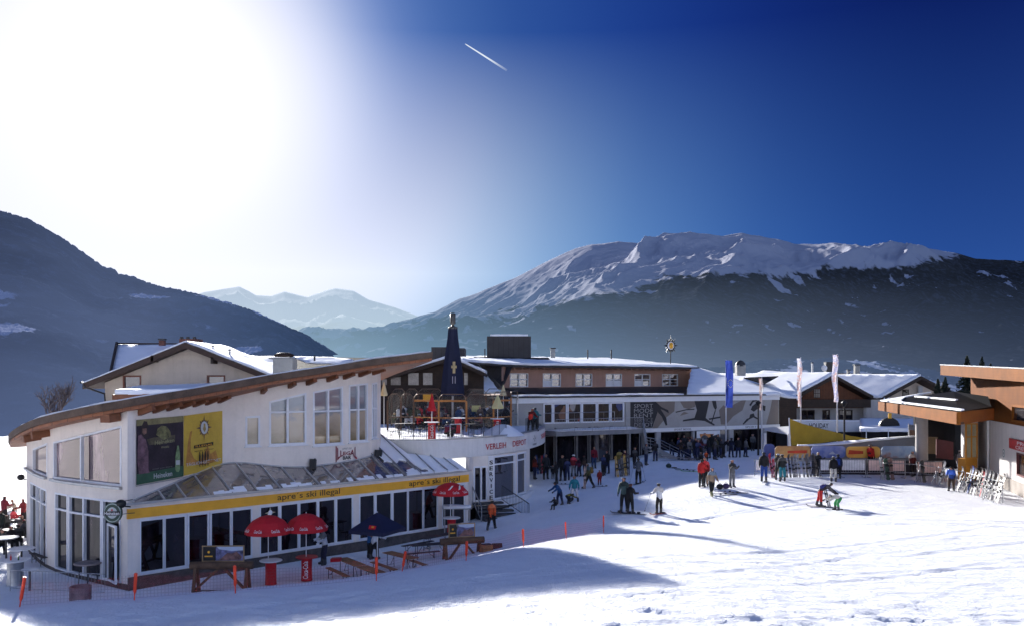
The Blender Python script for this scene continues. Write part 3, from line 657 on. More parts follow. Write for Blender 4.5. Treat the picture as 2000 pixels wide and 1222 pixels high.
# roof: shingled edge over a timber edge, boarded soffit, rafter tails
fe = smoothpath([(-31.2,54.3),(-29.6,51.2),(-27.0,46.6),(-23.2,41.7),(-18.6,38.3),(-16.4,39.6),(-13.6,43.6),(-11.2,46.0),(-8.4,48.7),(-4.55,50.0)], 2)
be = smoothpath([(-31.0,55.5),(-30,58),(-27,60),(-20,61),(-13,61.5),(-9.2,61.6)], 2)
FPt = Path(fe); BPt = Path(be); n = 60
def roofz(x, y, fy): return zR(x)-.035*max(0, y-fy)
def roof_layer(m, i0, i1, inset=0, jn=6):
    rows = []
    for i in range(n+1):
        u = i/n; f_ = FPt.at(FPt.L*u); b_ = BPt.at(BPt.L*u); r = []
        dirv = (b_-f_).normalized() if (b_-f_).length > 0 else Vector((0,1)); f2 = f_+dirv*inset
        for j in range(jn+1):
            q = f2+(b_-f2)*j/jn; zz = roofz(q.x, q.y, f_.y); r.append((q.x, q.y, zz))
        rows.append(r)
    k = jn+1; vs = [(x, y, z+i0) for r in rows for x, y, z in r]+[(x, y, z+i1) for r in rows for x, y, z in r]; o = (n+1)*k; fs = []
    for i in range(n):
        for j in range(jn):
            a_ = i*k+j; fs.append((a_, a_+1, a_+k+1, a_+k)); fs.append((o+a_, o+a_+k, o+a_+k+1, o+a_+1))
        fs.append((i*k, (i+1)*k, o+(i+1)*k, o+i*k)); fs.append((i*k+jn, o+i*k+jn, o+(i+1)*k+jn, (i+1)*k+jn))
    for j in range(jn): fs.append((j, o+j, o+j+1, j+1)); fs.append((n*k+j, n*k+j+1, o+n*k+j+1, o+n*k+j))
    m.add(vs, fs)
m = MB(); roof_layer(m, .16, .50); rf = m.build('curved_roof', SHINGLE, bar)
m = MB(); roof_layer(m, .0, .158, .18); m.build('timber_soffit', M('soffit_timber', (.27,.10,.045), .6, .2, 1.5, stripes=('h', .35, .06, .6)), rf)
m = MB(); roof_layer(m, .502, .60, .35, 4); m.build('roof_snow', RSNOW, rf)
m = MB()
for px in (272,300,327,353,378,402,427,512,565,600,640,672,702,728):      # rafter tails under the eave
    s_ = PU.s(px); q = PU.at(s_); nn = PU.nrm(s_); e = q+nn*.85; zz = zR(q.x)-.02
    m = MB(); m.bar((q.x, q.y, zz-.16), (e.x, e.y, zR(e.x)-.08), .2, .26); m.build('rafter_tail', TIMBER, rf)
for px in (80,96): 
    s_ = PL.s(px); q = PL.at(s_); e = PL.at(s_, .8); m = MB(); m.bar((q.x, q.y, zR(q.x)-.2), (e.x, e.y, zR(e.x)-.18), .3, .35); m.build('rafter_tail', TIMBER, rf)
s_ = PL.s(240); q = PL.at(s_); e = PL.at(s_, .8); m = MB(); m.bar((q.x-.3, q.y, zR(q.x)-.22), (e.x-.1, e.y, zR(e.x)-.2), .5, .36); m.build('rafter_tail', TIMBER, rf)
# glass canopy
def cross_up(s_):
    p = PF.at(s_); nrm = PF.nrm(s_); best = None
    for P, zt_ in ((PU, None), (None, None)):
        if P is None: break
        for a_, b_ in zip(P.p, P.p[1:]):
            d1 = -nrm; d2 = b_-a_; den = d1.x*d2.y-d1.y*d2.x
            if abs(den) < 1e-6: continue
            t = ((a_.x-p.x)*d2.y-(a_.y-p.y)*d2.x)/den; u = ((a_.x-p.x)*d1.y-(a_.y-p.y)*d1.x)/den
            if 0 <= u <= 1 and .05 < t < 6 and (best is None or t < best): best = t
    return best
def canopy_top(s_):
    t = cross_up(s_)
    if t is None:
        f = min(1, max(0, (s_-15.2)/5.4)); t = 1.95-.55*f; z = 3.4+.53*1.9+(.30)*min(1, (s_-14.5)/2)*(1-f*.9)-.5*f
    else: z = 3.38+.53*t
    p = PF.at(s_)-PF.nrm(s_)*t; return Vector((p.x, p.y, z))
gm = MB(); n = 70; S0 = .35; ss = [S0+(PF.L-.25-S0)*i/n for i in range(n+1)]
tops = [canopy_top(s_) for s_ in ss]; bots = [Vector((*PF.at(s_, .1), 3.36)) for s_ in ss]
CG = glass_mat('canopy_glass', (.17,.15,.145), .28, .06)
for i in range(n): gm.face([bots[i], bots[i+1], tops[i+1], tops[i]])
cg = gm.build('glass_canopy', CG, bar)
m = MB()
for px in (320,361,407,452,502,546,581,622,659,697,735,767,792,820,846,872):
    s_ = PF.s(px); a_ = Vector((*PF.at(s_, .12), 3.40)); b_ = canopy_top(s_); b_.z += .03; m.bar(a_, b_, .05, .09)
m.tube([Vector((*PF.at(.2, .1), 3.4))]+[t+Vector((0,0,.03)) for t in tops[:52]], .05, 6)
m.build('glazing_bars', M('bar_grey', (.42,.42,.44), .5, .1, 2), cg)
m = MB(); i0 = 52; seg = []
for i in range(i0, n+1):                    # snow left lying on the right end of the canopy
    w = min(1, (i-i0)/3)
    top = tops[i]+Vector((0,0,.10)); bo = bots[i]+Vector((0,0,.09)); lo = bo.lerp(top, max(0, .62-(i-i0)*.05)+.05*math.sin(i*1.7)); seg.append((lo, top))
for (a_, b_), (c_, d_) in zip(seg, seg[1:]):
    m.face([a_, c_, d_, b_]); m.face([a_-Vector((0,0,.1)), c_-Vector((0,0,.1)), c_, a_])
m.build('canopy_snow', RSNOW, cg)
for px in (767,792,820,846,872,893):
    s_ = PF.s(px); a_ = Vector((*PF.at(s_, .12), 3.52)); b_ = canopy_top(s_); b_.z += .15; m = MB(); m.bar(a_, b_, .05, .06); m.build('glazing_bar', METAL, cg)
m = MB()
for i in range(8, n-1):
    if random.random() < .8:
        m = MB(); w = random.uniform(.08, .35); a_ = bots[i]; b_ = bots[i+1]; u = Vector((0,0,.05))
        m.slab([a_+u, b_+u, b_.lerp(tops[i+1], w/2.2)+u*1.3, a_.lerp(tops[i], w/2.2)+u*1.3], (0,0,.05)); m.build('gutter_snow', RSNOW, cg)
# round terrace and shop beneath it
shop = empty('ski_rental_shop', (-3, 62, .5), label='round white shop with a roof terrace and red lettering on its rim', cat='building')
TE = smoothpath([(-8.6,54.6),(-8.1,53.9),(-6.5,53.7),(-4.9,53.8),(-3.3,55.0),(-1.55,56.6),(.2,59.4),(1.5,62.8),(2.45,67.0),(2.75,71.0),(2.3,75.5),(-.5,80)], 2)
PT = Path(TE)
m = MB(); strip(m, PT, 0, PT.L, 4.05, 5.22, -.2, .0, 60); rim = m.build('curved_rim', M('rim_white', (.74,.72,.70), .6, .06, 1, streak=.35), shop)
m = MB(); strip(m, PT, 0, PT.L, 5.22, 5.30, -.26, .05, 60); m.build('rim_cap', METAL, rim)
for (x0,x1,y0,y1,t) in ((948,988,869,879.5,'VERLEIH'), (1001,1027,863.5,874,'DEPOT')):
    a_, b_ = PT.s(x0), PT.s(x1); text_on(PT, a_, b_, 4.42, 4.80, t, M('sign_red', (.42,.02,.03), .5, .05, 3), rim, d=.02, bold=.015)
text_on(PT, PT.s(1056.5), PT.s(1066.5), 4.5, 4.85, 'SERVICE', M('sign_red_pale', (.6,.12,.14), .5, .05, 3), rim, d=.02, bold=.03)
m = MB(); sc = PT.s(1044); 
for k in range(4):
    a0 = math.pi/2*k; p = [(sc+math.cos(a0)*.42, 4.70+math.sin(a0)*.30), (sc+math.cos(a0+.8)*.16, 4.70+math.sin(a0+.8)*.13), (sc+math.cos(a0)*.2, 4.70+math.sin(a0)*.12), (sc+math.cos(a0-.8)*.16, 4.70+math.sin(a0-.8)*.13)]
    shape_on(m, PT, p[:3], .02); shape_on(m, PT, [p[0], p[2], p[3]], .024)
m.build('diamond_mark', BLK, rim); text_on(PT, sc-.55, sc+.6, 4.22, 4.34, 'INTERSPORT', BLK, rim, d=.02, bold=.03)
cx_ = sum(p[0] for p in TE)/len(TE)
m = MB(); poly = [tuple(PT.at(PT.L*i/60, -.12)) for i in range(61)]+[(-4,76),(-14,74),(-11,62),(-9,57)]
m.prism(poly, 4.5, 5.1); m.build('deck', M('deck_concrete', (.3,.3,.3), .8, .1, 1), shop)
# deck snow sheet
poly2 = [tuple(PT.at(PT.L*i/60, -.3)) for i in range(61)]+[(-4,75.8),(-13.5,74),(-10.7,62),(-8.7,57)]
m = MB(); m.prism(poly2, 5.1, 5.16); m.build('deck_snow', RSNOW, shop)
PS = Path([(-2.7,55.0),(-2.5,56.0),(-1.30,56.55),(-.15,57.9),(.95,60.4),(1.28,62.2),(1.3,66),(-.5,70)])
wn = [(PS.s(963.5), PS.s(1006.5), 1.15, 4.0), (PS.s(1009.5), PS.s(1027), 1.15, 4.0), (PS.s(924.5), PS.s(952), 1.12, 3.4)]
m = MB(); wall_multi(m, PS, .75, 4.06, .22, wn, 8); m.build('shop_wall', WHITE, shop)
m = MB(); strip(m, PS, 0, PS.s(1034), -.5, .75, -.5, -.12, 4); m.build('dark_base', G_DK, shop)
m = MB(); strip(m, PS, PS.s(964), PS.s(1034), .98, 1.14, 0, .32, 6); strip(m, PS, PS.s(964), PS.s(1034), .72, .98, 0, .22, 6); m.build('white_ledge', WPAINT, shop)
window(PS, *wn[0], shop, WFRAME, G_MID, fw=.1, trans=(3.45,), name='shop_window'); window(PS, *wn[1], shop, WFRAME, G_MID, fw=.1, trans=(3.5,), name='shop_window')
window(PS, *wn[2], shop, WFRAME, G_DK, fw=.1, mull=(.55,), name='shop_door')
m = MB(); a_, b_ = PS.s(953.2), PS.s(962.8); strip(m, PS, a_, b_, 1.2, 4.04, 0, .06); sp = m.build('letter_column', WPAINT, shop)
for i, ch in enumerate('SERVICE'):
    zc = 3.62-i*.38; w = .12 if ch != 'I' else .03; text_on(PS, (a_+b_)/2-w, (a_+b_)/2+w, zc-.13, zc+.13, ch, BLK, sp, d=.08, bold=.02)
for px in (1009,1031):
    q = PS.at(PS.s(px), -.05); m = MB(); m.box((q.x, q.y, .4), (.14,.14,.8)); m.build('post', WFRAME, shop)
# steps up to the door
m = MB(); A = PS.at(PS.s(924)); B = PS.at(PS.s(964)); nd = PS.nrm(PS.s(940))
for i in range(5):
    z1 = 1.1-.2*i; c0 = A+nd*(.1+i*.36)+Vector((-.1-.0*i,0)); c1 = B+nd*(.1+i*.36)+Vector((.45*1.0+.18*i,0))
    e0 = c0+nd*.42; e1 = c1+nd*.42; m.prism([tuple(e0), tuple(e1), tuple(c1), tuple(c0)], z1-.12, z1)
m.prism([tuple(A+nd*.1), tuple(A+nd*2.1), tuple(A+nd*2.1+Vector((.12,0))), tuple(A+nd*.1+Vector((.12,0)))], -.4, [1.0,.2,.2,1.0])
m.build('entrance_steps', M('step_grating', (.05,.05,.055), .6, .3, 3), shop)
m = MB(); p0 = B+Vector((.55,-.05)); p1 = B+nd*2.2+Vector((1.35,0)); 
def rail(m, a_, b_, za, zb_, h=1.0, n=14, r=.02):
    a_ = Vector(a_); b_ = Vector(b_)
    m.tube([(a_.x,a_.y,za+h),(b_.x,b_.y,zb_+h)], r*1.5, 6); m.tube([(a_.x,a_.y,za+.1),(b_.x,b_.y,zb_+.1)], r, 6)
    for i in range(n+1):
        q = a_.lerp(b_, i/n); z = za+(zb_-za)*i/n; m.tube([(q.x,q.y,z+.1),(q.x,q.y,z+h)], r*(1.2 if i in (0, n) else .55), 5)
rail(m, p0, p1, 1.1, .2, 1.0, 18); m.build('stair_railing', DMETAL, shop)
m = MB(); rail(m, A+nd*.2+Vector((-.1,0)), A+nd*2.2+Vector((-.3,0)), 1.1, .1, 1.0, 3, .03); m.build('stair_railing', METAL, shop)
# terrace railing
m = MB(); zd = 5.16
def rail_path(m, P, s0, s1, z0, h, d, sp=.14, step=.9):
    k = max(2, int((s1-s0)/step)); pts = [P.at(s0+(s1-s0)*i/k, d) for i in range(k+1)]
    m.tube([(q.x,q.y,z0+h) for q in pts], .025, 6); m.tube([(q.x,q.y,z0+.08) for q in pts], .015, 5)
    for q in pts: m.tube([(q.x,q.y,z0),(q.x,q.y,z0+h)], .024, 6)
    t = s0
    while t < s1: q = P.at(t, d); m.tube([(q.x,q.y,z0+.08),(q.x,q.y,z0+h)], .008, 4); t += sp
rail_path(m, PT, PT.s(748), PT.s(1000), zd, .95, -.45); rail_path(m, PT, PT.s(1040), PT.L-1, zd, 1.0, -.5)
m.build('terrace_railing', DMETAL, shop)
m = MB(); q = PT.at(PT.s(886), -.4); q2 = PT.at(PT.s(908), -.4)
m.tube([(q.x,q.y,zd),(q.x,q.y,zd+1.0),(q2.x,q2.y,zd+1.0),(q2.x,q2.y,zd)], .035, 6); m.build('white_gate_frame', WPAINT, shop)
# ================================================================== hotel, sports shop and houses behind
PINK = M('pink_render', (.42,.25,.20), .85, .08, .7, stripes=(2, .5, .02, .15), streak=.3)
CREAM = M('cream_render', (.50,.42,.34), .85, .06, .6, streak=.35)
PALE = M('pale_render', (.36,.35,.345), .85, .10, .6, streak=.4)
LTG = M('light_grey_cladding', (.36,.35,.34), .6, .08, .8)
CONC = M('chimney_concrete', (.30,.30,.29), .8, .12, 1.5)
def sp(P, pts): return [(P.s(x), P.z(x, y)) for x, y in pts]
def chimney(parent, px, py0, py1, w, D, mat, cap=True, name='chimney', deep=None):
    a_ = W(px-w/2, py1, D); b_ = W(px+w/2, py0, D); ww = b_.x-a_.x; dp = deep or ww
    m = MB(); m.box(((a_.x+b_.x)/2, D+dp/2, (a_.z+b_.z)/2), (ww, dp, b_.z-a_.z))
    o = m.build(name, mat, parent)
    if cap:
        q = MB(); q.box(((a_.x+b_.x)/2, D+dp/2, b_.z+.09), (ww*1.25, dp*1.25, .12)); q.build('chimney_cap', DMETAL, o)
    return o
def snowtop(parent, pts, d=.22, name='roof_snow', mat=None):
    m = MB(); m.slab(pts, (0,0,d)); return m.build(name, mat or RSNOW, parent)
hotel = empty('hotel', (10, 92, 2), label='long pink hotel with six double windows under a snow covered roof', cat='building')
PH = Path([XY(983, 84), XY(1350, 99)])
hw = [(995.5,1031.5),(1060,1095),(1124,1156.5),(1183,1214.5),(1239,1270),(1293,1324)]
hh = [(PH.s(a_), PH.s(b_), 8.25, 9.60) for a_, b_ in hw]
m = MB(); wall_multi(m, PH, 7.4, 10.25, .3, hh, 4); m.build('wall', PINK, hotel)
CUR = glass_mat('curtained_glass', (.12,.075,.06), .20, .05, .7, 1.2)
for h in hh:
    o = window(PH, *h, hotel, WFRAME, CUR, fw=.09, mull=(.5,), trans=(9.0,) , depth=.1)
    m = MB(); strip(m, PH, h[0]+.05, h[1]-.05, 8.62, 8.66, .05, .09); 
    if random.random() < .6: strip(m, PH, h[0]+.1, h[0]+(h[1]-h[0])*random.choice((.5,.95)), 8.32, 8.9, -.095, -.08)
    m.build('window_rail', WFRAME, o)
def back(P, t, d): q = P.at(t, -d); return (q.x, q.y)
m = MB(); e0 = PH.at(-.0, 0)
m.prism([tuple(PH.at(0)), tuple(PH.at(PH.L)), back(PH, PH.L, 12), back(PH, 0, 12)], 3, 7.4); m.build('lower_body', PINK, hotel)
# upper slab roof
a0 = PH.at(.2, 1.3); a1 = PH.at(PH.L-.1, 1.3); b1 = PH.at(PH.L-3.5, -10); b0 = PH.at(0, -10)
m = MB(); m.hexa([(a0.x,a0.y,10.15),(a1.x,a1.y,10.15),(b1.x,b1.y,11.15),(b0.x-4.8,b0.y,11.2),(a0.x,a0.y,10.35),(a1.x,a1.y,10.35),(b1.x,b1.y,11.3),(b0.x-4.8,b0.y,11.35)])
m.build('roof', DROOF, hotel)
m = MB(); m.hexa([(a0.x+.1,a0.y+.1,10.354),(a1.x-.1,a1.y+.1,10.354),(b1.x,b1.y,11.304),(b0.x-4.6,b0.y,11.354),(a0.x+.15,a0.y+.15,10.58),(a1.x-.2,a1.y+.2,10.58),(b1.x,b1.y,11.6),(b0.x-4.4,b0.y,11.6)])
m.build('roof_snow', RSNOW, hotel)
m = MB()
for i in range(28):
    t = .6+i*(PH.L-1)/28; q = PH.at(t, 1.1); r = PH.at(t, 0); m.bar((r.x,r.y,10.05),(q.x,q.y,10.05), .1, .16)
m.build('rafter_tails', PINK, hotel)
# left slanted cheek, right dark cheek
A = W(924,696,91); B = Vector((a0.x,a0.y,10.3)); Cc = W(982,757,83); Dd = W(973,760,84.5)
m = MB(); m.slab([A, B, Cc, Dd], (0,.5,0)); m.slab([A+Vector((0,.6,0)), Dd+Vector((0,.3,0)), Dd+Vector((8,8,0)), A+Vector((8,3,0))], (0,.2,.0)); m.build('sloped_roof_side', DROOF, hotel)
q0 = PH.at(PH.L+.02); 
m = MB(); m.slab([(a1.x,a1.y,10.3), W(1337,762,96), W(1337,767,92), (q0.x+.1,q0.y-.2,7.6), (q0.x+.3, q0.y, 10.3)], (.25,.3,0)); m.build('roof_cheek', DROOF, hotel)
m = MB(); c0 = PH.at(-.2, .02); c1 = PH.at(PH.L, .02); d0 = PH.at(-.2, 4.2); d1 = PH.at(PH.L, 4.2)
m.hexa([(c0.x,c0.y,7.9),(d0.x,d0.y,7.42),(d1.x,d1.y,7.35),(c1.x,c1.y,7.9),(c0.x,c0.y,8.2),(d0.x,d0.y,7.68),(d1.x,d1.y,7.6),(c1.x,c1.y,8.2)]); m.build('skirt_roof', DROOF, hotel)
m = MB(); m.slab([W(1352,713,99), W(1420,733,95), W(1523,767,85.5), W(1480,768,84.5), W(1341,768,84)], (0,.05,-.25)); m.build('shaded_snow_roof', RSNOW, hotel)
m = MB(); m.slab([W(903,697,88), W(925,697,90), W(976,764,82), W(930,764,78)], (0,.1,-.2)); m.build('shaded_snow_roof', RSNOW, hotel)
chimney(hotel, 994, 656, 698, 86, 93, DROOF, False, 'plant_room', 4)
q = W(957,655,93); q2 = W(1037,659,93); m = MB(); m.prism([(q.x,93.1),(q2.x-.3,93.1),(q2.x-.5,96.5),(q.x+.4,96.5)], q.z-.1, q.z+.16); m.build('roof_snow', RSNOW, hotel)
for (px, y0, y1, w) in ((947,680,700,2.2),(1148,682,700,2.4),(1194,682,700,2.4)): chimney(hotel, px, y0, y1, w, 92, DMETAL, False, 'vent_pipe')
chimney(hotel, 1080, 681, 698, 9, 93, CONC)
# star shaped sign on the roof
st = empty('star_sign', tuple(W(1310, 706, 96)), label='black many pointed star sign with a yellow oval standing on the hotel roof', cat='sign')
c = W(1310, 674, 96); m = MB(); pts = []
for k in range(32):
    an = math.pi/16*k; r = (1.0, .55, .78, .55)[k%4]*1.02; 
    if k%8 == 0: r = 1.12
    pts.append((c.x+r*math.sin(an)*.72, 96, c.z+r*math.cos(an)))
m.slab(pts, (0,.12,0)); m.build('star', BLK, st)
m = MB(); m.slab([(c.x+.36*math.sin(t*.4), 95.97, c.z+.46*math.cos(t*.4)) for t in range(16)], (0,.02,0)); m.build('oval', WPAINT, st)
m = MB(); m.slab([(c.x+.22*math.sin(t*.5)+.05, 95.94, c.z+.36*math.cos(t*.5)) for t in range(12)], (0,.02,0)); m.build('emblem', YEL, st)
m = MB(); m.tube([(c.x,96.06,c.z-.9),(c.x,96.06,c.z-2.0)], .05); m.build('post', BLK, st)
# sports shop -----------------------------------------------------------
mode = empty('sports_shop', (13, 80, 2), label='two storey sports shop with a skier mural and an outside staircase', cat='building')
PM = Path([XY(1000, 72), XY(1521, 86)])
SHOPG = glass_mat('shop_glass', (.035,.03,.035), .10, .05)
def display_mat():
    m, nt, nd, lk = newmat('shop_display'); o = N(nt, 'ShaderNodeOutputMaterial'); v = N(nt, 'ShaderNodeTexVoronoi'); v.inputs['Scale'].default_value = 1.3
    lk.new(pos(nt), v.inputs['Vector']); sx = N(nt, 'ShaderNodeSeparateColor'); lk.new(v.outputs['Color'], sx.inputs[0])
    c = ramp(nt, sx.outputs[0], [(0,(.015,.012,.015)),(.45,(.03,.02,.02)),(.55,(.22,.03,.02)),(.64,(.18,.10,.07)),(.72,(.04,.06,.16)),(.8,(.02,.02,.02)),(.93,(.30,.28,.27)),(1,(.10,.04,.03))], 'CONSTANT')
    b = N(nt, 'ShaderNodeBsdfPrincipled'); lk.new(c, b.inputs['Base Color']); b.inputs['Roughness'].default_value = .25; lk.new(b.outputs[0], o.inputs[0]); return m
DISP = display_mat()
m = MB(); strip(m, PM, 0, PM.L, 7.0, 7.45, -.6, .12); m.build('cornice', WPAINT, mode)
m = MB(); strip(m, PM, 0, PM.L, 7.45, 7.58, -.6, .22); m.build('cornice_cap', DMETAL, mode)
m = MB(); strip(m, PM, .2, PM.s(1335), 7.585, 7.72, -.6, .1); m.build('cornice_snow', RSNOW, mode)
m = MB(); strip(m, PM, PM.s(1222), PM.L, 4.58, 7.0, -.4, 0); mur = m.build('mural_wall', LTG, mode)
BRG = M('mural_brown', (.20,.165,.14), .6, .06, 1); MDK = M('mural_dark', (.028,.026,.028), .6, .1, 1); MLT = M('mural_letter', (.20,.20,.20), .6, .05, 1); WDK = M('mural_panel', (.02,.02,.024), .4, .1, 1)
m = MB(); shape_on(m, PM, sp(PM, [(1231,784),(1279,784),(1284,805),(1274,834),(1231,835)]), .012); pn = m.build('dark_panel', WDK, mur)
for i, t in enumerate(('SPORT','MODE','RENT','SERVICE','DEPOT')):
    y0 = 788+i*9.2; z1 = PM.z(1255, y0); z0 = PM.z(1255, y0+7.6); text_on(PM, PM.s(1238), PM.s(1275), z0, z1, t, LTG if i != 3 else MLT, pn, d=.03, bold=-.005)
m = MB()
for pl in ([(1275,782),(1318,783),(1317,802),(1300,815),(1283,836),(1274,836),(1284,805)], [(1328,783),(1358,783),(1358,793),(1345,798),(1335,795)], [(1336,803),(1345,806),(1328,811),(1332,806)],
           [(1448,781),(1457,780),(1450,800),(1432,812),(1418,828),(1408,828),(1404,800),(1413,790),(1420,796)], [(1508,779),(1520,778),(1520,828),(1496,829),(1504,800)]):
    shape_on(m, PM, sp(PM, pl), .012)
m.build('mural_landscape', BRG, mur)
m = MB()
for pl in ([(1268,784),(1280,783),(1292,794),(1305,800),(1306,806),(1296,800),(1290,798),(1301,815),(1303,829),(1300,830),(1292,812),(1278,797)],
           [(1356,782),(1385,781),(1382,797),(1378,815),(1384,820),(1396,828),(1394,830),(1376,821),(1357,819),(1333,822),(1334,819),(1356,815),(1361,800)],
           [(1319,803),(1340,798),(1356,797),(1356,799),(1340,800),(1320,805)], [(1390,781),(1398,781),(1400,795),(1397,800),(1393,793)], [(1384,816),(1407,812),(1407,815),(1385,819)],
           [(1396,800),(1398,800),(1390,826),(1388,826)],
           [(1463,790),(1470,780),(1480,779),(1478,782),(1471,784),(1466,792)], [(1469,792),(1478,785),(1490,796),(1480,797),(1472,803),(1466,799)], [(1465,808),(1472,806),(1474,812),(1480,815),(1479,818),(1471,814),(1463,818),(1452,828),(1450,827),(1458,817),(1463,815)], [(1489,790),(1495,792),(1494,802),(1490,800)]):
    shape_on(m, PM, sp(PM, pl), .02)
m.build('mural_skier', MDK, mur)
m = MB(); strip(m, PM, PM.s(1222), PM.L+.05, 4.25, 4.58, -.6, .10); b2 = m.build('lower_band', WPAINT, mode)
text_on(PM, PM.s(1315), PM.s(1348), 4.33, 4.50, 'SPORT MODE', MLT, b2, d=.12, bold=.01); text_on(PM, PM.s(1455), PM.s(1516), 4.33, 4.50, 'SPORT LEITNER   INTERSPORT', MLT, b2, d=.12, bold=.01) if False else None
text_on(PM, PM.s(1454), PM.s(1476), 4.33, 4.50, 'SPORT', MLT, b2, d=.12, bold=.01)
# upper shop windows
ux = [1061,1080,1108,1136,1166,1192,1219]
uh = [(PM.s(a_)+.02, PM.s(b_)-.02, 5.25, 6.98) for a_, b_ in zip(ux, ux[1:])]
m = MB(); wall_multi(m, PM, 4.7, 7.0, .3, [h for h in uh if h[1] < PM.s(1222)]+[(PM.s(1221), PM.L, 4.7, 7.0)], 2); m.build('upper_front', LTG, mode)
for h in uh:
    o = window(PM, *h, mode, WFRAME, SHOPG, fw=.11, depth=.06, name='shop_window')
    m = MB(); z0 = 5.5; strip(m, PM, h[0]+.12, h[1]-.12, 5.4, 6.9, -.055, -.05); m.build('display', DISP, o)
# ground floor: dark glazing between pale posts
gxs = [1062,1084,1124,1150,1163,1192,1227,1251,1283,1352,1425,1490,1521]
for a_, b_ in zip(gxs, gxs[1:]):
    window(PM, PM.s(a_)+.08, PM.s(b_)-.08, 1.6, 4.25, mode, GREY, G_BLK if a_ not in (1163,1352) else SHOPG, fw=.07, depth=-.0, name='shop_front')
for px, w in ((1084,.12),(1124,.2),(1150,.12),(1163,.35),(1192,.2),(1227,.2),(1283,.5),(1352,.2),(1425,.55),(1490,.55),(1520,.4)):
    s_ = PM.s(px); m = MB(); strip(m, PM, s_-w/2, s_+w/2, 1.2, 4.25 if px > 1225 else 4.9, -.3, .25); m.build('pillar', PALE if px > 1225 else M('shade_pillar', (.17,.165,.17), .7, .15, 2), mode)  # left pillars: shade under the walkway put into a darker colour
m = MB(); m.prism([tuple(PM.at(0,-.7)), tuple(PM.at(PM.L,-.7)), back(PM, PM.L, 9), back(PM, 0, 9)], 1, 7.4); m.build('body', DARK, mode)
m = MB(); strip(m, PM, PM.s(1357), PM.s(1402), 3.55, 4.2, .26, .30); po = m.build('poster', WPAINT, mode)
m = MB(); shape_on(m, PM, sp(PM, [(1362,846),(1390,846),(1385,854),(1364,854)]), .32); m.build('poster_print', M('poster_orange', (.7,.28,.08), .6, .3, 2), po)
m = MB(); shape_on(m, PM, sp(PM, [(1386,850),(1400,846),(1402,856),(1390,858)]), .33); m.build('poster_print', MDK, po)
# balcony walkway, railing and stair
m = MB(); s0, s1 = PM.s(1058), PM.s(1226); strip(m, PM, s0, s1, 4.35, 4.72, 0, 2.4); m.build('walkway', M('walkway_grey', (.22,.22,.23), .7, .15, 1.5), mode)
m = MB(); strip(m, PM, s0+.2, s1, 4.724, 4.80, .3, 2.3); m.build('walkway_snow', RSNOW, mode)
m = MB(); rail_path(m, PM, s0, s1, 4.72, 1.0, 2.35, .16, 1.6); rail_path(m, PM, s0, PM.s(1195), 4.72, 1.45, .4, 3, 2.4); m.build('railing', METAL, mode)
m = MB(); a_ = PM.at(s1, 2.3); z0 = 4.5; e = W(1262, 876, 74.5); f_ = W(1288, 880, 74.5); g_ = W(1350, 912, 71.5)
for off in (0, 1.3):
    o = Vector((0,off,0)); A_ = Vector((a_.x,a_.y,4.5)); m.bar(A_+o, e+o, .12, .38); m.bar(e+o, f_+o, .12, .34); m.bar(f_+o, g_+o, .12, .38)
for i in range(12):
    q = Vector((a_.x,a_.y,4.6)).lerp(e, i/12)+Vector((.1,.65,0)); m.box(q, (.28,1.3,.05))
for i in range(10):
    q = f_.lerp(g_, i/10)+Vector((.1,.65,.1)); m.box(q, (.28,1.3,.05))
m.build('staircase', LTG, mode)
m = MB()
for (p0, p1) in ((Vector((a_.x,a_.y,4.6)), e), (e, f_), (f_, g_)):
    for dz in (.5,.75,1.0): m.tube([p0+Vector((0,-.05,dz)), p1+Vector((0,-.05,dz))], .02 if dz < 1 else .03, 6)
    for i in range(4): q = p0.lerp(p1, i/3); m.tube([q, q+Vector((0,-.05,1.0))], .02, 5)
m.build('stair_railing', METAL, mode)
# chalet behind the terrace ----------------------------------------------
ch = empty('brown_chalet', (-7, 78, 5), label='dark brown timber chalet with large windows behind the crowded roof terrace', cat='building')
PC = Path([XY(735, 76), XY(945, 77)])
rk = lambda s_: min(9.35+(s_-PC.s(760))*1.3/(PC.s(880)-PC.s(760)), 10.65-(s_-PC.s(880))*1.2/(PC.s(940)-PC.s(880)))
chh = [(PC.s(a_), PC.s(b_), 8.45, min(9.62, rk(PC.s(a_))-.1)) for a_, b_ in ((744,757),(762,784),(796,819),(825,846),(905,915))]
m = MB(); wall_multi(m, PC, 4.8, rk, .3, [h for h in chh], 30); m.build('wall', DWOOD, ch)
for h in chh: window(PC, *h, ch, DWOOD, M('chalet_glass', (.30,.27,.25), .15, .3, .8, spec=.8), fw=.06, depth=.08)
for sgn, (xa, ya, xb, yb) in ((0, (756,733,880,697)), (1, (880,697,946,727))):
    A = W(xa, ya, 75.2); B = W(xb, yb, 75.2); m = MB(); m.slab([A, B, B+Vector((0,9,-.1)), A+Vector((0,9,-.1))], (0,0,-.3)); o = m.build('roof', DWOOD, ch)
    m = MB(); m.slab([A.lerp(B,.25 if not sgn else 0)+Vector((0,.15,.0)), B+Vector((0,.15,0)), B+Vector((0,9,-.1)), A+Vector((0,9,-.1))], (0,0,.25)); m.build('roof_snow', RSNOW, o)
chimney(ch, 857, 677, 702, 29, 80, DROOF, False, 'plant_room', 3); chimney(ch, 898, 679, 694, 18, 80, DROOF, False, 'plant_room', 3)
m = MB(); strip(m, PC, PC.s(735), PC.s(985), 4.8, 7.6, -.1, .05); m.build('lower_wall', DWOOD, ch)
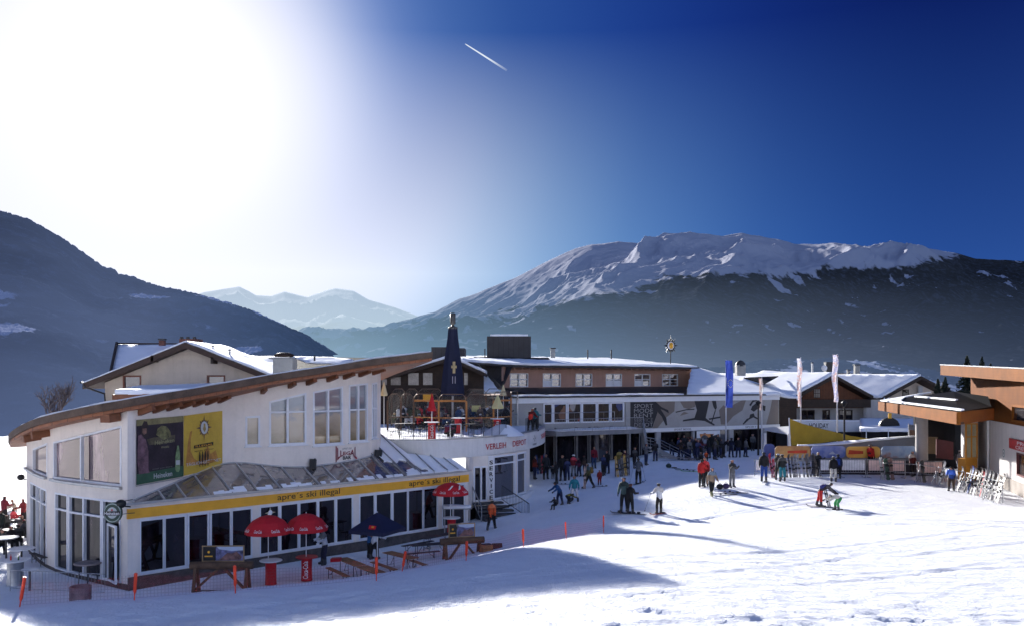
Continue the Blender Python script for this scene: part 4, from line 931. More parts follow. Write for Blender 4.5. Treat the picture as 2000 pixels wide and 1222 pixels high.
# cream house behind the bar roof ------------------------------------------
hs = empty('cream_house', (-24, 66, 0), label='cream house with a wide snowy gable rising behind the curved bar roof', cat='house')
PG = Path([XY(205, 66), XY(520, 66)])
rk2 = lambda s_: min(8.95+(s_-PG.s(205))*2.55/(PG.s(360)-PG.s(205)), 11.5-(s_-PG.s(360))*1.9/(PG.s(500)-PG.s(360)))
hw2 = [(PG.s(240), PG.s(276), 8.2, 9.3), (PG.s(404), PG.s(440), 8.2, 9.32)]
m = MB(); wall_multi(m, PG, -1, rk2, .3, hw2+[(PG.s(360)-.01, PG.s(360)+.01, 0, .1)], 20); m.prism([(-30.9,66),(-18.6,66),(-18.6,78),(-30.9,78)], -1, 8.6) if False else None; m.build('wall', CREAM, hs)
m = MB(); m.prism([XY(205,66.35), XY(515,66.35), (XY(515,66)[0],80), (XY(205,66)[0],80)], -1, 8.7); m.build('body', CREAM, hs)
RBW = M('red_brown_frame', (.16,.05,.03), .5, .2, 3)
for h in hw2: window(PG, *h, hs, RBW, G_MID, fw=.12, depth=.1)
for A, B in ((W(161,748,65), W(361,668,65)), (W(361,668,65), W(540,738,65))):
    m = MB(); m.slab([A, B, B+Vector((0,9,0)), A+Vector((0,9,0))], (0,0,-.42)); o = m.build('roof', M('brown_eave', (.05,.028,.02), .7, .2, 2), hs)
    m = MB(); m.slab([A+Vector((0,.2,0)), B+Vector((0,.2,0)), B+Vector((0,9,0)), A+Vector((0,9,0))], (0,0,.14)); m.build('roof_snow', RSNOW, o)
m = MB(); m.slab([W(228,671,74), W(362,671,74), W(362,722,66.5), W(216,726,66.8)], (0,.05,-.2)); m.build('shaded_snow_roof', RSNOW, hs)
m = MB(); m.bar(W(228,670,73.9), W(216,727,66.7), .18, .3); m.bar(W(228,670,73.9), W(362,671,73.9), .12, .12); m.build('bargeboard', DWOOD, hs)
chimney(hs, 315, 664, 674, 10, 72, M('brick', (.12,.05,.04), .8, .2, 3)); c = chimney(hs, 367, 661, 676, 34, 69, M('brick', (.12,.05,.04)), False)
for px in (354, 366, 379): chimney(hs, px, 657, 662, 5, 69.2, DMETAL, False, 'chimney_pot')
chimney(hs, 415, 677, 690, 3, 68, METAL); chimney(hs, 448, 685, 702, 3, 68, METAL)
m = MB(); m.tube([W(163,750,65), W(165,755,65), W(204,768,65.6), W(206,790,65.8)], .07); m.tube([W(158,746,65), W(170,748,74)], .08); m.build('drainpipe', DMETAL, hs)
for px, py in ((302,700),(418,703)):
    q = W(px, py, 65.5); m = MB(); m.box(q, (.18,1.0,.5)); m.build('purlin', DWOOD, hs)
an = empty('flat_roofed_annex', tuple(W(300, 790, 60)), label='low annex with a bright snow covered flat roof between the cream house and the bar', cat='building')
m = MB(); P4 = [W(219,768,58), W(480,764,57), W(470,744,74), W(300,751,74)]; m.slab([p+Vector((0,0,-.05)) for p in P4], (0,0,-.35)); m.build('roof', TIMBER, an)
m = MB(); m.slab([p+Vector((.15,0,-.048)) for p in P4], (0,0,.3)); m.build('roof_snow', RSNOW, an)
m = MB(); m.prism([(W(222,768,58.4).x,58.4),(W(470,764,57.6).x,57.6),(W(470,760,70).x,70),(W(300,760,70).x,70)], -1, 7.6); m.build('wall', PALE, an)
# row of low roofs beyond
lr = empty('long_dark_house', tuple(W(600, 740, 86)), label='long low house with dark eaves and patchy roof snow beyond the curved roof', cat='house')
m = MB(); m.slab([W(477,694,90), W(728,698,92), W(728,745,80), W(500,745,80)], (0,.2,-.3)); m.build('roof', DWOOD, lr)
for pl in ([(485,696),(560,697),(580,708),(552,716),(520,716)], [(563,697),(650,698),(690,704),(668,712),(600,710),(585,703)]):
    m = MB(); m.slab([W(x, y, 89.6-(y-694)*.2) for x, y in pl], (0,-.1,.12)); m.build('roof_snow', RSNOW, lr)
chimney(lr, 552, 700, 735, 38, 62, CONC, False); m = MB(); q = W(552,699,62.9); m.box(q, (1.7,1.2,.12)); m.build('chimney_cap', CONC, lr)
q = W(555,692,84); m = MB(); m.lathe([(.9,-.2),(1.0,.0),(.5,.2),(.1,.22)], q, 12); m.build('chimney_hood', DWOOD, lr)
for px in (614,): chimney(lr, px, 693, 704, 3, 85, DMETAL, False, 'vent_pipe')
m = MB(); m.prism([XY(480,84), XY(735,84), XY(735,96), XY(480,96)], -1, 9.2); m.build('body', DWOOD, lr)
# ================================================================== right side: chalets, lift station, flags, banners
h1 = empty('cafe_chalet', tuple(W(1640, 860, 96)), label='dark timber chalet with the café sign, snowy roof and wooden balcony', cat='building')
def roofpair(parent, apex, l, r, depthv, th=.35, snow=(1,1)):
    for i, e in enumerate((l, r)):
        if e is None: continue
        m = MB(); m.slab([e, apex, apex+depthv, e+depthv], (0,0,-th)); o = m.build('roof', DWOOD, parent)
        if snow[i]: m = MB(); m.slab([e+Vector((0,.2,.004)), apex+Vector((0,.2,.004)), apex+depthv, e+depthv], (0,0,.28)); m.build('roof_snow', RSNOW, o)
D1 = 94; ap = W(1631,731,D1-1)
dv = W(1490,724,112)-ap; dv = Vector((dv.x, dv.y, .1))
roofpair(h1, ap, W(1548,776,D1-2), W(1706,772,D1-1), Vector((-9,16,0)), snow=(1,0))
P1 = Path([XY(1555, D1), XY(1692, D1)]); gb = lambda s_: min(7.2+(s_-P1.s(1555))*2.0/(P1.s(1631)-P1.s(1555)), 9.2-(s_-P1.s(1631))*1.75/(P1.s(1692)-P1.s(1631)))
m = MB(); strip(m, P1, 0, P1.L, 5.9, gb, -.3, 0, 24); m.build('timber_gable', M('brown_boards', (.14,.05,.022), .7, .2, 2, stripes=('h', .25, .08, .7)), h1)
m = MB(); strip(m, P1, .3, P1.L, 6.0, 6.85, .0, 1.2); m.build('balcony', DWOOD, h1)
wq = [(P1.s(1562), P1.s(1591), 4.65, 5.7), (P1.s(1606), P1.s(1621), 4.65, 5.7), (P1.s(1638), P1.s(1665), 4.65, 5.7)]
m = MB(); wall_multi(m, P1, 2, 5.9, .3, wq, 2); m.build('wall', PALE, h1)
for w_ in wq: window(P1, *w_, h1, DWOOD, G_DK, fw=.1, mull=(.5,), depth=.08)
window(P1, P1.s(1589), P1.s(1602), 7.0, 8.0, h1, DWOOD, M('chalet_glass', (.3,.27,.25)), fw=.06, mull=(.33,.66), trans=(7.5,), depth=-.01)
m = MB(); m.prism([XY(1522,D1+.4), XY(1692,D1+.4), XY(1680,D1+12), XY(1500,D1+12)], 1.5, 6.4); m.build('body', DWOOD, h1)
m = MB(); m.slab([W(1440,742,98), W(1522,768,91), W(1560,776,91), W(1600,728,108), W(1490,723,112)], (0,0,-.3)); m.build('snowy_roof', RSNOW, h1)
m = MB(); m.prism([XY(1522,91), XY(1556,91), XY(1556,93), XY(1522,93)], 1.5, 7.0); m.build('side_wall', DWOOD, h1)
P1b = Path([XY(1692, D1-1), XY(1700, D1), XY(1790, 96)]); m = MB(); strip(m, P1b, 0, P1b.L, 2, 6.8, -.3, 0, 3); m.build('white_wall', PALE, h1)
# café sign band
P1c = Path([XY(1545, 84), XY(1679, 84)])
m = MB(); strip(m, P1c, 0, P1c.L, 3.95, 4.95, -.2, 0); sg = m.build('sign_band', WPAINT, h1)
text_on(P1c, P1c.s(1565.5), P1c.s(1577), 4.33, 4.68, 'Café', BLK, sg, d=.02); text_on(P1c, P1c.s(1580.5), P1c.s(1618), 4.30, 4.78, 'HOLIDAY', BLK, sg, d=.02, bold=.01)
m = MB(); strip(m, P1c, 0, P1c.L, 4.955, 5.08, -.3, .05); m.build('band_snow', RSNOW, sg)
m = MB(); strip(m, Path([XY(1522,83), XY(1600,83), XY(1690,83)]), 0, 8, 1.6, 3.95, -1, 0, 1); m.build('lower_front', DARK, h1)
chimney(h1, 1448, 712, 733, 17, 100, CONC, False); q = W(1446,711,100.5); m = MB(); m.lathe([(.55,-.2),(.5,.15),(.3,.4),(.05,.5)], q, 10, sx=1.1); m.build('chimney_hood', DMETAL, h1)
chimney(h1, 1587, 709, 727, 3, 108, METAL)
m = MB(); m.slab([W(1452,738,96), W(1520,735,98), W(1492,750,94)], (0,-.1,.1)); m.build('dormer', DARK, h1)
h2 = empty('pale_chalet', tuple(W(1790, 830, 104)), label='pale chalet with a broad bright snow roof and dark gable eaves, right of the café', cat='building')
ap2 = W(1800,734,103); roofpair(h2, ap2, W(1722,777,102), W(1860,764,103), Vector((-12,12,0)), snow=(1,0))
P2 = Path([XY(1728, 104), XY(1850, 104)]); gb2 = lambda s_: min(6.8+(s_-P2.s(1728))*2.3/(P2.s(1800)-P2.s(1728)), 9.1-(s_-P2.s(1800))*1.6/(P2.s(1850)-P2.s(1800)))
m = MB(); strip(m, P2, 0, P2.L, 2, gb2, -.3, 0, 20); m.build('wall', CREAM, h2)
window(P2, P2.s(1762), P2.s(1775), 7.0, 7.8, h2, DWOOD, G_DK, fw=.08, depth=-.01); m = MB(); q = W(1797,760,103.6); m.box((q.x,q.y,7.6), (.5,.3,1.2)); m.build('wall_box', PALE, h2)
m = MB(); m.slab([W(1664,745,112), W(1690,766,103), W(1728,776,102), W(1795,733,114), W(1690,733,116)], (0,0,-.3)); m.build('snowy_roof', RSNOW, h2)
m = MB(); m.slab([W(1580,727,118), W(1790,730,118), W(1795,735,114), W(1600,735,114)], (0,0,-.3)); m.build('rear_roof', DWOOD, h2)
chimney(h2, 1620, 706, 728, 13, 114, DMETAL, False); chimney(h2, 1675, 713, 731, 9, 114, CONC); chimney(h2, 1658, 723, 731, 5, 114, CONC)
q = W(1610,718,110); m = MB(); m.lathe([(.02,0),(.2,.05),(.34,.14),(.38,.2)], (0,0,0), 14); 
for i, v in enumerate(m.v): m.v[i] = (q.x+v[0], q.y+v[2]-.2, q.z+v[1])
m.build('satellite_dish', WPAINT, h2)
ww = empty('cafe_terrace_shelter', tuple(W(1740, 860, 82)), label='low arched black shelter and dark windbreak with snow on top beside the café', cat='shelter')
m = MB(); c = W(1738,832,82); m.slab([(c.x+.95*math.cos(t*math.pi/10), 82, c.z+.85*math.sin(t*math.pi/10)) for t in range(11)], (0,.4,0)); m.build('arched_dormer', BLK, ww)
m = MB(); m.box(W(1738,811,82), (.3,.1,.5)); m.build('emblem', YEL, ww)
m = MB(); m.prism([XY(1680,80), XY(1852,80), XY(1850,90), XY(1680,90)], 4.2, [4.5,4.5,5.0,5.0]); m.build('snowy_top', RSNOW, ww)
m = MB(); m.prism([XY(1682,80.2), XY(1850,80.2), XY(1850,90), XY(1680,90)], 2, 4.19); m.build('dark_screen', DARK, ww)
m = MB()
for yy in (836,852): m.bar(W(1692,yy+5,79.6), W(1778,yy-1,79.6), .06, .07)
for px in (1692,1735,1775): m.bar(W(px,860,79.6), W(px,836,79.6), .06, .06)
m.build('white_rail', WPAINT, ww)
# yellow sail banner and grey ramp wall
SAIL = M('sail_cloth', (.42,.28,.025), .7, .1, 1.2)
m = MB(); tp_ = [(1541,816),(1566,826),(1595,834),(1625,841),(1660,850),(1700,856),(1732,859)]; bt = [(1546,869),(1566,868),(1595,866),(1625,861),(1660,860),(1700,861),(1732,861)]
vs = []; 
for i, (a_, b_) in enumerate(zip(tp_, bt)):
    d = 68+.8*math.sin(i*.9); vs += [W(*a_, d), W(*b_, d)]
m.add(vs, [(2*i, 2*i+1, 2*i+3, 2*i+2) for i in range(6)], True)
sl_ = empty('sail_canopy', tuple(W(1600, 893, 68)), label='ochre yellow triangular sail stretched in front of the café', cat='awning')
m.build('sail', SAIL, sl_); m = MB(); m.tube([W(1541,815,68), W(1545,893,68)], .05); m.build('pole', WFRAME, sl_)
PAV = empty('white_pavilion', tuple(W(1520, 890, 74)), label='small open white pavilion roof between the sports shop and the yellow sail', cat='pavilion')
m = MB(); m.slab([W(1494,835,76), W(1541,832,72), W(1541,848,72), W(1494,840,76)], (0,.1,0)); m.slab([W(1494,834,76), W(1541,831,72), W(1550,832,77), W(1510,834,80)], (0,0,-.06)); m.build('roof', WPAINT, PAV)
for px, d in ((1541,72),(1494,76)): m = MB(); m.bar(W(px,845,d), W(px,892,d), .22, .22); m.build('post', WPAINT, PAV)
gw = empty('grey_ramp_wall', tuple(W(1720, 893, 65)), label='grey slanting wall with a thin snow crest behind the advertising banners', cat='wall')
m = MB(); A = [W(1560,871,66), W(1652,866,65.5), W(1790,852,64.5), W(1796,900,64.5), W(1560,900,66)]; m.slab(A, (0,.4,0)); m.build('wall', M('grey_panel', (.13,.135,.16), .6, .15, 1), gw)
m = MB(); m.slab([A[0]+Vector((0,-.05,0)), A[1]+Vector((0,-.05,0)), A[2]+Vector((0,-.05,0)), A[2]+Vector((0,.4,0)), A[0]+Vector((0,.4,0))], (0,0,.09)); m.build('snow_crest', RSNOW, gw)
# ---------------------------------------------------------------- advertising banners and crowd barriers
def banner(px0, px1, py0, py1, D, cols, label, scale=1.2, extra=None):
    m_, nt, nd, lk = newmat('banner_print'); o = N(nt, 'ShaderNodeOutputMaterial'); b = N(nt, 'ShaderNodeBsdfPrincipled'); lk.new(b.outputs[0], o.inputs[0]); b.inputs['Roughness'].default_value = .5
    tc = objc(nt); sx = N(nt, 'ShaderNodeSeparateXYZ'); lk.new(tc, sx.inputs[0]); n1 = noise(nt, tc, scale, 4, .6)
    v = math_n(nt, 'ADD', math_n(nt, 'MULTIPLY', n1, .9), math_n(nt, 'MULTIPLY', sx.outputs[2], .28)); lk.new(ramp(nt, v, cols), b.inputs['Base Color'])
    A = W(px0, py1, D); B = W(px1, py0, D); r = empty('advertising_banner', (A.x, D, A.z), label=label, cat='banner', group='printed banners along the fence')
    m = MB(); w = B.x-A.x; h = B.z-A.z; cr = .25; pts = []
    for cx, cz, a0 in ((w-cr, h-cr, 0), (cr, h-cr, 90), (cr, cr, 180), (w-cr, cr, 270)):
        for k in range(4): t = math.radians(a0+k*30); pts.append((cx+cr*math.cos(t), 0, cz+cr*math.sin(t)))
    m.slab(pts, (0,.04,0)); m.build('print', m_, r, False)
    for x in (.3, w-.3): m = MB(); m.tube([(x,.06,-1.4),(x,.06,h)], .03, 6); m.build('post', METAL, r, False)
    if extra:
        m = MB(); m.slab([(w*x,-.012,h*z) for x, z in extra[0]], (0,.01,0)); m.build('print_motif', extra[1], r, False)
    return r
OR = (.62,.30,.06)
BRD = M('motif_red', (.55,.05,.02), .5, .2, 3); BBL = M('motif_pale', (.45,.5,.6), .5, .2, 3)
banner(1514,1583,870,893,63, [(.2,(.45,.24,.07)),(.5,(.5,.28,.09)),(.8,(.32,.13,.05))], 'dull orange banner with rounded corners behind the ski rack', 1.2, ([(.35,.4),(.9,.4),(.9,.65),(.35,.6)], BRD))
banner(1585,1651,870,893,63, [(.2,(.05,.09,.30)),(.5,(.10,.15,.42)),(.9,(.35,.38,.55))], 'blue and lilac mountain banner between two orange ones', 1.6, ([(.5,.3),(.62,.55),(.7,.35),(.8,.3)], BBL))
banner(1653,1719,871,893,63, [(.2,(.55,.12,.03)),(.5,(.75,.38,.06)),(.9,(.75,.50,.12))], 'bright yellow orange banner behind the person in red', 1.4, ([(.05,.3),(.5,.35),(.5,.6),(.08,.7)], BRD))
banner(1722,1790,870,893,63, [(.15,(.10,.04,.03)),(.4,(.30,.12,.07)),(.55,(.35,.45,.6)),(.95,(.05,.15,.40))], 'sunset landscape banner with a blue sky, rightmost along the fence', 1.1)
banner(1492,1513,866,891,66, [(.2,(.02,.04,.14)),(.8,(.04,.09,.3))], 'narrow dark blue banner left of the dull orange one', 1)
def barrier(px0, px1, D, z, col, label):
    A = W(px0, 900, D); B = W(px1, 900, D); r = empty('crowd_barrier', (A.x, D, z), label=label, cat='barrier', group='crowd barriers around the square')
    w = B.x-A.x; m = MB(); m.tube([(0,0,0),(0,0,1.25),(w,0,1.25),(w,0,0)], .03, 6); m.tube([(0,0,.35),(w,0,.35)], .02, 6)
    k = int(w/.16)
    for i in range(1, k): m.tube([(w*i/k,0,.35),(w*i/k,0,1.25)], .008, 4)
    m.build('frame', METAL, r, False); m = MB(); m.slab([(.08,-.03,.5),(w-.08,-.03,.5),(w-.08,-.03,1.2),(.08,-.03,1.2)], (0,.01,0)); m.build('cover', col, r, False)
    for x in (.15, w-.15): m = MB(); m.bar((x,-.3,.02),(x,.3,.02), .05, .04); m.build('foot', METAL, r, False)
    return r
WC = M('barrier_cover', (.82,.80,.80), .6, .2, 2, stripes=(0, .18, .2, .35)); PC_ = M('pink_cover', (.80,.56,.50), .6, .2, 2, stripes=(0, .18, .2, .3))
zb = 2.25
kw = empty('low_dark_band', (*XY(1715,61.5), 2.2), 0, 'dark low band coloured as the shadow under the banners and barriers', 'wall'); m = MB(); m.prism([XY(1585,62.2), XY(1845,61), XY(1845,61.6), XY(1585,62.8)], 1.6, 3.25); m.build('wall', M('dark_band_tone', (.035,.03,.035), .8, .2, 1), kw)  # dark band for the shadow under the barriers, built as a wall
barrier(1474,1491,60,zb,WC,'short whitish barrier at the left end of the ski rack'); barrier(1600,1640,60,zb,WC,'whitish barrier behind the pair by the ski rack')
barrier(1642,1691,60,zb,WC,'long whitish barrier right of the person with the blue rucksack'); barrier(1694,1728,59.8,zb,PC_,'pinkish barrier below the person in red'); barrier(1735,1768,59.5,zb,PC_,'pinkish rounded barrier behind the leaning snowboards')
barrier(1790,1842,58.5,zb,PC_,'pink barrier nearest the lift station pillar')
# ---------------------------------------------------------------- flags and lamps
def flagmat(name, stops, sc):
    m_, nt, nd, lk = newmat(name); o = N(nt, 'ShaderNodeOutputMaterial'); b = N(nt, 'ShaderNodeBsdfPrincipled'); t = N(nt, 'ShaderNodeBsdfTranslucent'); a_ = N(nt, 'ShaderNodeMixShader'); a_.inputs[0].default_value = .35
    c = ramp(nt, noise(nt, objc(nt), sc, 5, .6), stops); lk.new(c, b.inputs['Base Color']); lk.new(c, t.inputs[0]); b.inputs['Roughness'].default_value = .7
    lk.new(b.outputs[0], a_.inputs[1]); lk.new(t.outputs[0], a_.inputs[2]); lk.new(a_.outputs[0], o.inputs[0]); return m_
def flag(pxp, base_y, px0, px1, py0, py1, D, mat, label, taper=1, stars=False, side=1):
    b = W(pxp, base_y, D); t = W(pxp, py0-2, D); r = empty('flagpole', tuple(b), label=label, cat='flag', group='tall flagpoles on the square')
    m = MB(); m.tube([b, b.lerp(t, .5), t], [.07,.055,.035], 8); m.build('pole', M('pole_white', (.6,.6,.62), .4, .05, 2), r)
    m = MB(); n = 16; vs = []; x0 = W(px0, py0, D).x; x1 = W(px1, py0, D).x; z0 = W(0, py0, D).z; z1 = W(0, py1, D).z
    for i in range(n+1):
        u = i/n; z = z0+(z1-z0)*u; wob = .06*math.sin(u*7+pxp)
        xx0, xx1 = x0+(t.x-x0)*.15*u+wob*.5, x1+wob; xm = (xx0+xx1)/2; hw = (xx1-xx0)/2*(taper+(1-taper)*math.sin(math.pi*min(1, u*1.3+.2)))
        for k in range(5): q = k/4*2-1; vs.append((xm+hw*q, D-.1+.14*math.sin(q*3+u*9), z))
    m.add(vs, [(i*5+k, i*5+k+1, (i+1)*5+k+1, (i+1)*5+k) for i in range(n) for k in range(4)], True)
    f = m.build('flag_cloth', mat, r)
    if stars:
        m = MB(); cx = (x0+x1)/2+.06; cz = z0+(z1-z0)*.49
        for k in range(12):
            a_ = k*math.pi/6; c = (cx+.21*math.sin(a_), cz+.33*math.cos(a_)); m.slab([(c[0]+(.06 if j%2 == 0 else .025)*math.sin(j*math.pi/5), D-.30, c[1]+(.06 if j%2 == 0 else .025)*math.cos(j*math.pi/5)) for j in range(10)], (0,.01,0))
        m.build('stars', M('star_yellow', (.7,.6,.3), .6, .05, 2), f)
    return r
flag(1418,884,1416.5,1431,703,795,76, flagmat('flag_blue', [(.3,(.02,.04,.22)),(.7,(.04,.07,.36))], 1.5), 'blue flag with a ring of yellow stars', 1, True)
flag(1488,884,1481,1489,738,800,76, flagmat('flag_white', [(.4,(.6,.6,.62)),(.6,(.35,.2,.18))], 1.2), 'small furled white flag by the tall black lamp', .5)
flag(1564,893,1555,1564,699,793,70, flagmat('flag_redwhite', [(.36,(.72,.71,.72)),(.46,(.6,.35,.33)),(.52,(.72,.71,.72)),(.60,(.45,.45,.6)),(.68,(.7,.7,.7))], 2.0), 'slim white and red flag left of the café gable', .8)
flag(1635,893,1624,1635,692,784,70, flagmat('flag_printed', [(.36,(.70,.70,.73)),(.46,(.35,.33,.55)),(.53,(.72,.71,.73)),(.60,(.55,.3,.3)),(.68,(.7,.7,.72))], 2.4), 'tallest printed flag with blue and red marks before the café gable', .85)
def lamp(px, y0, y1, D, label):
    b = W(px, y1, D); t = W(px, y0, D); r = empty('street_lamp', tuple(b), label=label, cat='lamp', group='black street lamps')
    m = MB(); m.tube([b, t], [.09,.06], 8); m.build('post', BLK, r); m = MB(); m.lathe([(.06,-.25),(.22,0),(.24,.05),(.05,.22)], t, 12); m.build('lamp_head', BLK, r)
lamp(1481,786,888,73,'black street lamp in front of the shop mural'); lamp(1649,787,893,66,'black street lamp between the café and the grey wall')
# ---------------------------------------------------------------- lift station on the right
ls = empty('lift_station', (30, 55, 2.2), label='lift station with orange timber fascias, white wall and a projecting canopy roof', cat='building')
OWOOD = M('orange_larch', (.22,.075,.014), .6, .16, .9, spec=.08, stripes=(2, .16, .04, .25)); OWOOD2 = M('orange_larch_wall', (.17,.055,.010), .65, .16, .8, spec=.08, stripes=(2, .2, .04, .3))
PW = Path([(33.2,63),(29.4,50),(26.4,40)])
dn = (PW.s(1986), PW.s(2060), 3.35, 4.7); up = (PW.s(1976), PW.s(2040), 6.45, 7.5)
m = MB(); wall_multi(m, PW, 2.0, 6.3, .35, [dn], 3); m.build('white_wall', M('warm_white_render', (.72,.68,.66), .8, .06, .9, bump=.1, streak=.3), ls)
m = MB(); wall_multi(m, PW, 6.304, 9.3, .3, [up], 3); m.build('timber_wall', OWOOD2, ls)
m = MB(); strip(m, PW, 0, PW.L, 1.8, 3.0, .0, .06, 3); m.build('grey_base', M('base_concrete', (.33,.29,.26), .8, .15, 1.2), ls)
window(PW, *dn, ls, M('red_frame', (.12,.03,.03), .5, .1, 2), G_MID, fw=.1); window(PW, *up, ls, OWOOD, G_MID, fw=.14, mull=(.5,))
m = MB(); strip(m, PW, PW.s(1983), PW.s(2070), 3.2, 3.35, -.02, .15); m.build('white_ledge', WPAINT, ls)
sa, sb = PW.s(1973.5), PW.s(2030); m = MB(); strip(m, PW, sa, sb, 4.85, 5.45, .02, .08); rs = m.build('red_sign', RED, ls)
text_on(PW, PW.s(1990), PW.s(2012), 5.18, 5.38, 'PRO', WPAINT, rs, d=.1, bold=.01); text_on(PW, PW.s(1987), PW.s(2012), 4.92, 5.12, 'CREW', WPAINT, rs, d=.1, bold=.01)
em = PW.s(1961); ez = PW.z(1961, 884); m = MB(); n = 24
shape_on(m, PW, [(em+.27*math.cos(t*2*math.pi/n), ez+.27*math.sin(t*2*math.pi/n)) for t in range(n)], .02); eo = m.build('round_emblem', M('emblem_green', (.18,.28,.26), .5, .1, 3), ls)
m = MB(); shape_on(m, PW, [(em+.19*math.cos(t*2*math.pi/n), ez+.19*math.sin(t*2*math.pi/n)) for t in range(n)], .024); m.build('emblem_centre', WPAINT, eo)
m = MB(); shape_on(m, PW, [(em+.09*math.cos(t*2*math.pi/8), ez+.1*math.sin(t*2*math.pi/8)) for t in range(8)], .028); m.build('emblem_mark', GREY, eo)
# upper roof fascia
R = [(31.5,64),(28.8,50),(26.4,38)]; PR = Path(R); zt1 = lambda s_: 10.05-.03*s_; 
m = MB(); strip(m, PR, 0, PR.L, lambda s_: zt1(s_)-.72, zt1, -.15, 0, 6); m.build('roof_fascia', OWOOD, ls)
m = MB(); m.hexa([(31.65,63.9,9.36),(26.6,38,8.6),(40,38,8.9),(44,64,9.5),(31.65,63.9,9.9),(26.6,38,9.0),(40,38,9.3),(44,64,9.9)]); m.build('upper_roof', DWOOD, ls)
m = MB(); strip(m, PR, 0, PR.L, lambda s_: zt1(s_)+.004, lambda s_: zt1(s_)+.07, -.2, .04, 6); m.build('roof_edge', METAL, ls)
m = MB(); m.prism([(33.3,63.2),(29.8,50),(26.8,40),(42,40),(45,63)], 2, 9.2); m.build('body', DARK, ls)
# canopy
Lf = Vector((23.6,46,7.27)); Lb = Vector((28.6,68,7.3)); Rf = Vector((28.75,51.9,7.27)); Wb = Vector((33.5,66,8.1))
PCn = Path([(Lb.x,Lb.y),(Lf.x,Lf.y)]); m = MB(); strip(m, PCn, 0, PCn.L, 6.6, 7.27, -.1, 0); cf = m.build('canopy_fascia', OWOOD, ls)
PCf = Path([(Lf.x,Lf.y),(Rf.x,Rf.y)]); m = MB(); strip(m, PCf, .0, PCf.L, 6.6, 7.27, -.1, 0); m.build('canopy_fascia', OWOOD, ls)
m = MB(); m.prism([(Lf.x+.1,Lf.y+.1),(Rf.x,Rf.y+.1),(32.6,62),(33.2,67.5),(28.7,67.9)], 6.62, 6.72); m.build('canopy_soffit', DWOOD, ls)
m = MB(); pts = [Lf+Vector((.15,.3,0)), Rf+Vector((0,.3,.1)), Vector((30.9,56.5,7.9)), Wb, Lb]; m.slab(pts, (0,0,-.15)); m.build('canopy_roof', M('dark_roof_sheet', (.006,.006,.007), .6, .2, 1, spec=.04), ls)
m = MB(); a_ = Lf+Vector((.2,.4,.02)); m.slab([Lb+Vector((.1,-.2,.02)), Lb.lerp(Lf,.40)+Vector((.2,0,.03)), Lb.lerp(Lf,.22)+Vector((.7,0,.12)), Lb.lerp(Lf,.06)+Vector((1.8,0,.30)), Lb+Vector((4.0,-.3,.68))], (0,0,.08))
for t0, t1, of in ((.3,.98,.25),(.1,.6,2.3)): m.slab([Lb.lerp(Lf,t0)+Vector((of,0,of*.16+.01)), Lb.lerp(Lf,t1)+Vector((of,0,of*.16+.01)), Lb.lerp(Lf,t1)+Vector((of+.18,0,of*.16+.04)), Lb.lerp(Lf,t0)+Vector((of+.18,0,of*.16+.04))], (0,0,.08))
m.build('canopy_snow', RSNOW, ls)
m = MB(); q = W(1800,880,62); m.lathe([(.42,1.9),(.42,6.6)], (q.x,62,0), 20); m.build('round_column', M('column_white', (.42,.40,.39), .7, .06, 1), ls)
m = MB(); m.prism([XY(1806,68), XY(1884,67), (33.6,66), (33.2,72), XY(1806,72)], 2, 6.6); m.build('entrance_front', DARK, ls)
m = MB(); m.slab([W(1806,852,66.5), W(1832,853,66.5), W(1832,885,66.5), W(1806,885,66.5)], (0,.2,0)); m.build('timber_panel', M('mid_wood', (.13,.08,.04), .6, .15, 1.5), ls)
m = MB(); m.slab([W(1829,856,61.5), W(1862,862,61), W(1862,897,61), W(1829,893,61.5)], (0,.1,0)); m.build('dark_red_board', M('dark_red', (.10,.012,.015), .5, .15, 2), ls)
# ticket booth door with orange frame
B0 = (30.9,60.2); B1 = (31.75,57.2)
PD2 = Path([XY(1886, 57.5), XY(1909, 57.9)]); BO = M('booth_orange', (.62,.27,.035), .5, .08, 2)
m = MB(); strip(m, PD2, 0, PD2.L, 2.3, 3.75, -.6, 0); m.build('booth_base', BO, ls)
window(PD2, 0, PD2.L, 3.76, 6.1, ls, BO, M('booth_glass', (.42,.40,.27), .3, .15, 1.5, spec=.8), fw=.08, mull=(.5,), trans=(5.2,), depth=.02, name='booth_window')
m = MB(); m.prism([XY(1883,58.6), XY(1910,58.6), (32.5,63), XY(1883,63)], 2, 6.6); m.build('booth_wall', M('warm_white_render', (.72,.68,.66)), ls)
m = MB(); s_ = PW.s(1934); q = PW.at(s_, .12); m.tube([(q.x,q.y,2.5),(q.x,q.y,6.3)], .08); m.build('downpipe', WPAINT, ls)
m = MB(); a_ = PW.at(PW.s(1910), 1.0); b_ = PW.at(PW.s(1933), .9); c_ = PW.at(PW.s(1965), .8)
m.tube([(a_.x,a_.y,5.3),(b_.x,b_.y,4.4),(b_.x,b_.y,2.4)], .035, 6); m.tube([(a_.x,a_.y,4.9),(b_.x,b_.y,4.0)], .02, 6); m.tube([(a_.x,a_.y,4.5),(b_.x,b_.y,3.6)], .02, 6); m.tube([(b_.x,b_.y,3.3),(c_.x,c_.y,2.3)], .03, 6); m.build('handrail', METAL, ls)
bb = empty('billboard', tuple(W(1785, 890, 66)), label='upright photo board beside the round station column', cat='sign')
m = MB(); m.slab([W(1775,828,66), W(1794,829,66), W(1795,858,66), W(1776,857,66)], (0,.1,0)); m.build('board', M('board_photo', (.16,.085,.06), .5, .5, .8), bb)
m = MB(); m.slab([W(1775,828,65.95), W(1794,829,65.95), W(1794,840,65.95), W(1775,838,65.95)], (0,.02,0)); m.build('print', M('board_sky', (.16,.18,.25), .5, .2, 1), bb)
m = MB(); m.tube([W(1775,826,66), W(1775,893,66)], .05); m.build('post', WPAINT, bb)
